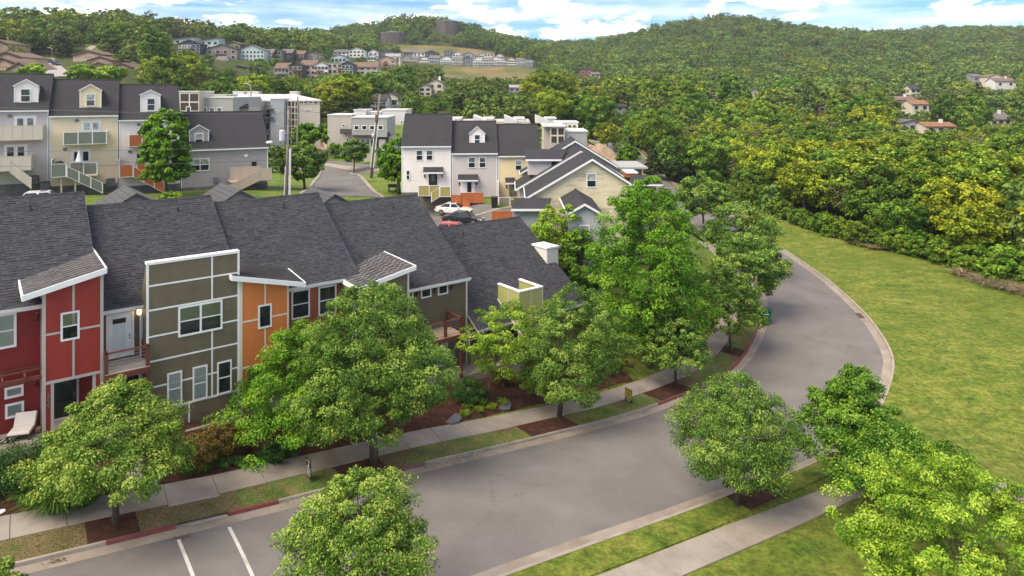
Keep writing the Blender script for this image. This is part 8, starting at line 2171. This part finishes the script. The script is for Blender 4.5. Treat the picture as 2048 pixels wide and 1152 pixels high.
for px, lab in ((989, 'dark bin behind the orange fence'),):
    x = PX(px, 87); z = tz(x, 87)
    t = thing('refuse_bin', lab, 'bin', (x, 87, z))
    MB().hexa([(x - .35, 86.7, z), (x + .35, 86.7, z), (x + .35, 87.3, z), (x - .35, 87.3, z), (x - .42, 86.6, z + 1.3), (x + .42, 86.6, z + 1.3), (x + .42, 87.4, z + 1.3), (x - .42, 87.4, z + 1.3)]).build('tub', M_BLACK, t)
    MB().slab([(x - .45, 86.57, z + 1.35), (x + .45, 86.57, z + 1.35), (x + .45, 87.43, z + 1.42), (x - .45, 87.43, z + 1.42)], .045).build('lid', M_BLACK, t)
o = solid = thing('panel_fence', 'low orange panel fence right of the black sedan', 'fence', (PX(1005, 69), 69, tz(PX(1005, 69), 69)))
solid_fence(o, (PX(985, 68), 68, PZ(445, 68)), (PX(1024, 68), 68, PZ(445, 68)), 1.1, P_ORNG, 2, P_ORNG)
# ------------------------------------------------------------------ poles and wires
M_POLE = ground_mat('pole_timber', [(0.3, (0.13, 0.105, 0.085)), (0.7, (0.27, 0.235, 0.20))], 1.0, 12, 0.5, 0.02, stretch=(1, 1, 0.15))
M_WIRE = plain('wire', (0.06, 0.06, 0.065), 0.5)
def pole(name, label, px, py, ptop, ytop, Y=None, r=0.17, rt=0.11):
    g = G(px, py) if Y is None else Vector((PX(px, Y), Y, tz(PX(px, Y), Y)))
    top = Vector((PX(ptop, g.y), g.y, PZ(ytop, g.y)))
    t = thing(name, label, 'pole', tuple(g))
    MB().tube([(g.x, g.y, g.z - .5), g.lerp(top, .5), top], [r, (r + rt) / 2, rt], 10).build('shaft', M_POLE, t, smooth=True)
    return t, g, top
t, gA, tA = pole('utility_pole', 'timber utility pole with transformer can and street lamp behind the ridge', 571, 395, 577.5, 212, 66.0)
def on(gv, tv, py): k_ = (PZ(py, gv.y) - gv.z) / (tv.z - gv.z); return gv.lerp(tv, k_)
p = on(gA, tA, 270); MB().lathe(p.x - .52, p.y - .1, [(.26, p.z - .55), (.28, p.z - .5), (.28, p.z + .42), (.2, p.z + .5)], 16).build('transformer', plain('pale_can', (0.52, 0.53, 0.54), 0.4), t)
for q in (-.1, .1): MB().tube([(p.x - .52 + q, p.y - .1, p.z + .48), (p.x - .52 + q, p.y - .1, p.z + .75)], .04, 6).build('bushing', M_VENT, t)
MB().box(p.x - .3, p.x, p.y - .15, p.y - .05, p.z + .1, p.z + .2).build('mount', M_STEEL, t)
p = on(gA, tA, 294); e = Vector((PX(548, gA.y), gA.y - .4, PZ(283.5, gA.y)))
MB().tube([p, p.lerp(e, .5) + Vector((0, 0, .18)), e], .04, 6).build('lamp_arm', M_STEEL, t)
MB().tube([e, e + Vector((-.15, 0, -.02)), e + Vector((-.45, 0, -.04)), e + Vector((-.62, 0, -.05))], [.06, .14, .15, .06], 10).build('lamp_head', plain('lamp_white', (0.7, 0.7, 0.68), 0.4), t)
for dx, y0 in ((-.16, 333), (.30, 298), (.42, 296)):
    a_ = on(gA, tA, y0); b_ = on(gA, tA, 400); MB().tube([(a_.x + dx * .8, a_.y - .12, a_.z), (b_.x + dx, b_.y - .12, b_.z)], .042, 8).build('conduit', M_WHITE, t)
for y0 in (216, 240): 
    q = on(gA, tA, y0); MB().box(q.x - .06, q.x + .06, q.y - .3, q.y + .3, q.z, q.z + .1).build('insulator_arm', M_POLE, t)
tB, gB, tp = pole('utility_pole', 'leaning pale utility pole at the corner of the parking lot', 742, 356, 760, 188, r=.24, rt=.14)
q = on(gB, tp, 237); MB().lathe(q.x - .1, q.y - .2, [(.2, q.z - .6), (.3, q.z - .2), (.22, q.z + .6)], 10).build('splice_box', plain('rust_metal', (0.16, 0.09, 0.06), 0.7), tB)
q = on(gB, tp, 270); MB().lathe(q.x - .35, q.y - .2, [(.2, q.z - .25), (.25, q.z), (.15, q.z + .25)], 10).build('lamp', M_WHITE, tB)
q = on(gB, tp, 206); MB().box(q.x - .9, q.x + .9, q.y - .08, q.y + .08, q.z, q.z + .16).build('cross_arm', M_POLE, tB)
for dx in (.25, -.2): a_ = on(gB, tp, 240); b_ = on(gB, tp, 335); MB().tube([(a_.x + dx, a_.y - .2, a_.z), (b_.x + dx, b_.y - .2, b_.z)], .07, 8).build('conduit', M_WHITE, tB)
tC, gC, tc_ = pole('utility_pole', 'thin distant pole over the white roofed flats', 502, 232, 502, 172, 148.0, .16, .12)
MB().tube([tc_, tc_ + Vector((-.6, 0, .5)), tc_ + Vector((-1.4, 0, .55))], .09, 6).build('lamp_arm', M_STEEL, tC)
tD, gD, td_ = pole('utility_pole', 'dark slender pole just right of the transformer pole', 594, 300, 595.5, 193, 118.0, .18, .12)
tE, gE, te_ = pole('street_lamp', 'slim lamp post on the hill street', 104, 125, 104.5, 97, 290.0, .14, .1)
MB().tube([te_, te_ + Vector((-1.2, 0, .3)), te_ + Vector((-2.0, 0, .3))], .08, 6).build('lamp_arm', M_STEEL, tE)
tF, gF, tf_ = pole('street_lamp', 'slim lamp post at the foot of the left hill', 272, 160, 272.5, 126, 255.0, .12, .09)
MB().tube([tf_, tf_ + Vector((-.9, 0, .3)), tf_ + Vector((-1.6, 0, .3))], .08, 6).build('lamp_arm', M_STEEL, tF)
def wire(label, a, b, sag, r=0.018):
    a, b = Vector(a), Vector(b); pts = [a.lerp(b, k / 12) - Vector((0, 0, sag * 4 * (k / 12) * (1 - k / 12))) for k in range(13)]
    o = MB().tube(pts, r, 5).build('overhead_wire', M_WIRE); tag(o, label, 'wire', 'overhead wires'); return o
L1 = Vector((PX(-150, 60), 60, 0))
wire('overhead wire sagging across the left roofs, highest of the left set', (PX(-150, 62), 62, PZ(206, 62)), on(gA, tA, 226), 0.35)
wire('overhead wire crossing the orange balcony, middle of the left set', (PX(-150, 62), 62, PZ(300, 62)), on(gA, tA, 290), 0.3)
wire('overhead wire in front of the sage fence, lowest of the left set', (PX(-150, 62), 62, PZ(331, 62)), on(gA, tA, 318), 0.3)
wire('cable bundle from the transformer pole to the leaning pole lamp', on(gA, tA, 300), on(gB, tp, 270), 1.4, 0.03)
wire('cable from the transformer pole to the leaning pole above the street', on(gA, tA, 318), on(gB, tp, 262), 1.6)
wire('high wire from the transformer pole top to the leaning pole top', on(gA, tA, 218), on(gB, tp, 208), 0.8)
wire('wire from the leaning pole top off across the white flats', on(gB, tp, 205), tc_, 1.0)
wire('wire from the dark slender pole to the leaning pole', td_, on(gB, tp, 215), 1.0)
wire('first guy wire beside the transformer pole', on(gA, tA, 300) + Vector((0, 0, 0)), (PX(536, 66), 66.5, tz(PX(536, 66), 66.5)), 0.0)
wire('second guy wire beside the transformer pole, nearer the shaft', on(gA, tA, 310), (PX(549, 66), 66.5, tz(PX(549, 66), 66.5)), 0.0)

# storm drain in the outer kerb
g = G(1733, 630); t = thing('storm_drain', 'rusty storm drain set in the outer kerb of the bend', 'drain', (g.x - .35, g.y, g.z)); t.rotation_euler = (0, 0, math.radians(78)); ORG[t.name] = (0, 0, 0)
MB().box(-.8, .8, -.02, .5, -.095, -.075).build('frame', plain('rusty_iron', (0.10, 0.055, 0.035), 0.8), t)
for q in range(9): MB().box(-.7 + q * .165, -.62 + q * .165, .04, .44, -.074, -.06).build('grate_bar', MATS['rusty_iron'], t)

# ------------------------------------------------------------------ air
hz = MB().box(-2600, 2600, -30, 2680, -40, 260).build('haze', None); hz['kind'] = 'stuff'; hz['label'] = 'thin summer haze over the valley'
m = bpy.data.materials.new('haze_air'); m.use_nodes = True; m.node_tree.nodes.clear()
o_ = m.node_tree.nodes.new('ShaderNodeOutputMaterial'); v_ = m.node_tree.nodes.new('ShaderNodeVolumePrincipled')
v_.inputs['Color'].default_value = (0.86, 0.92, 1.0, 1); v_.inputs['Density'].default_value = 0.00012; v_.inputs['Anisotropy'].default_value = 0.2
m.node_tree.links.new(v_.outputs[0], o_.inputs['Volume']); hz.data.materials.append(m)
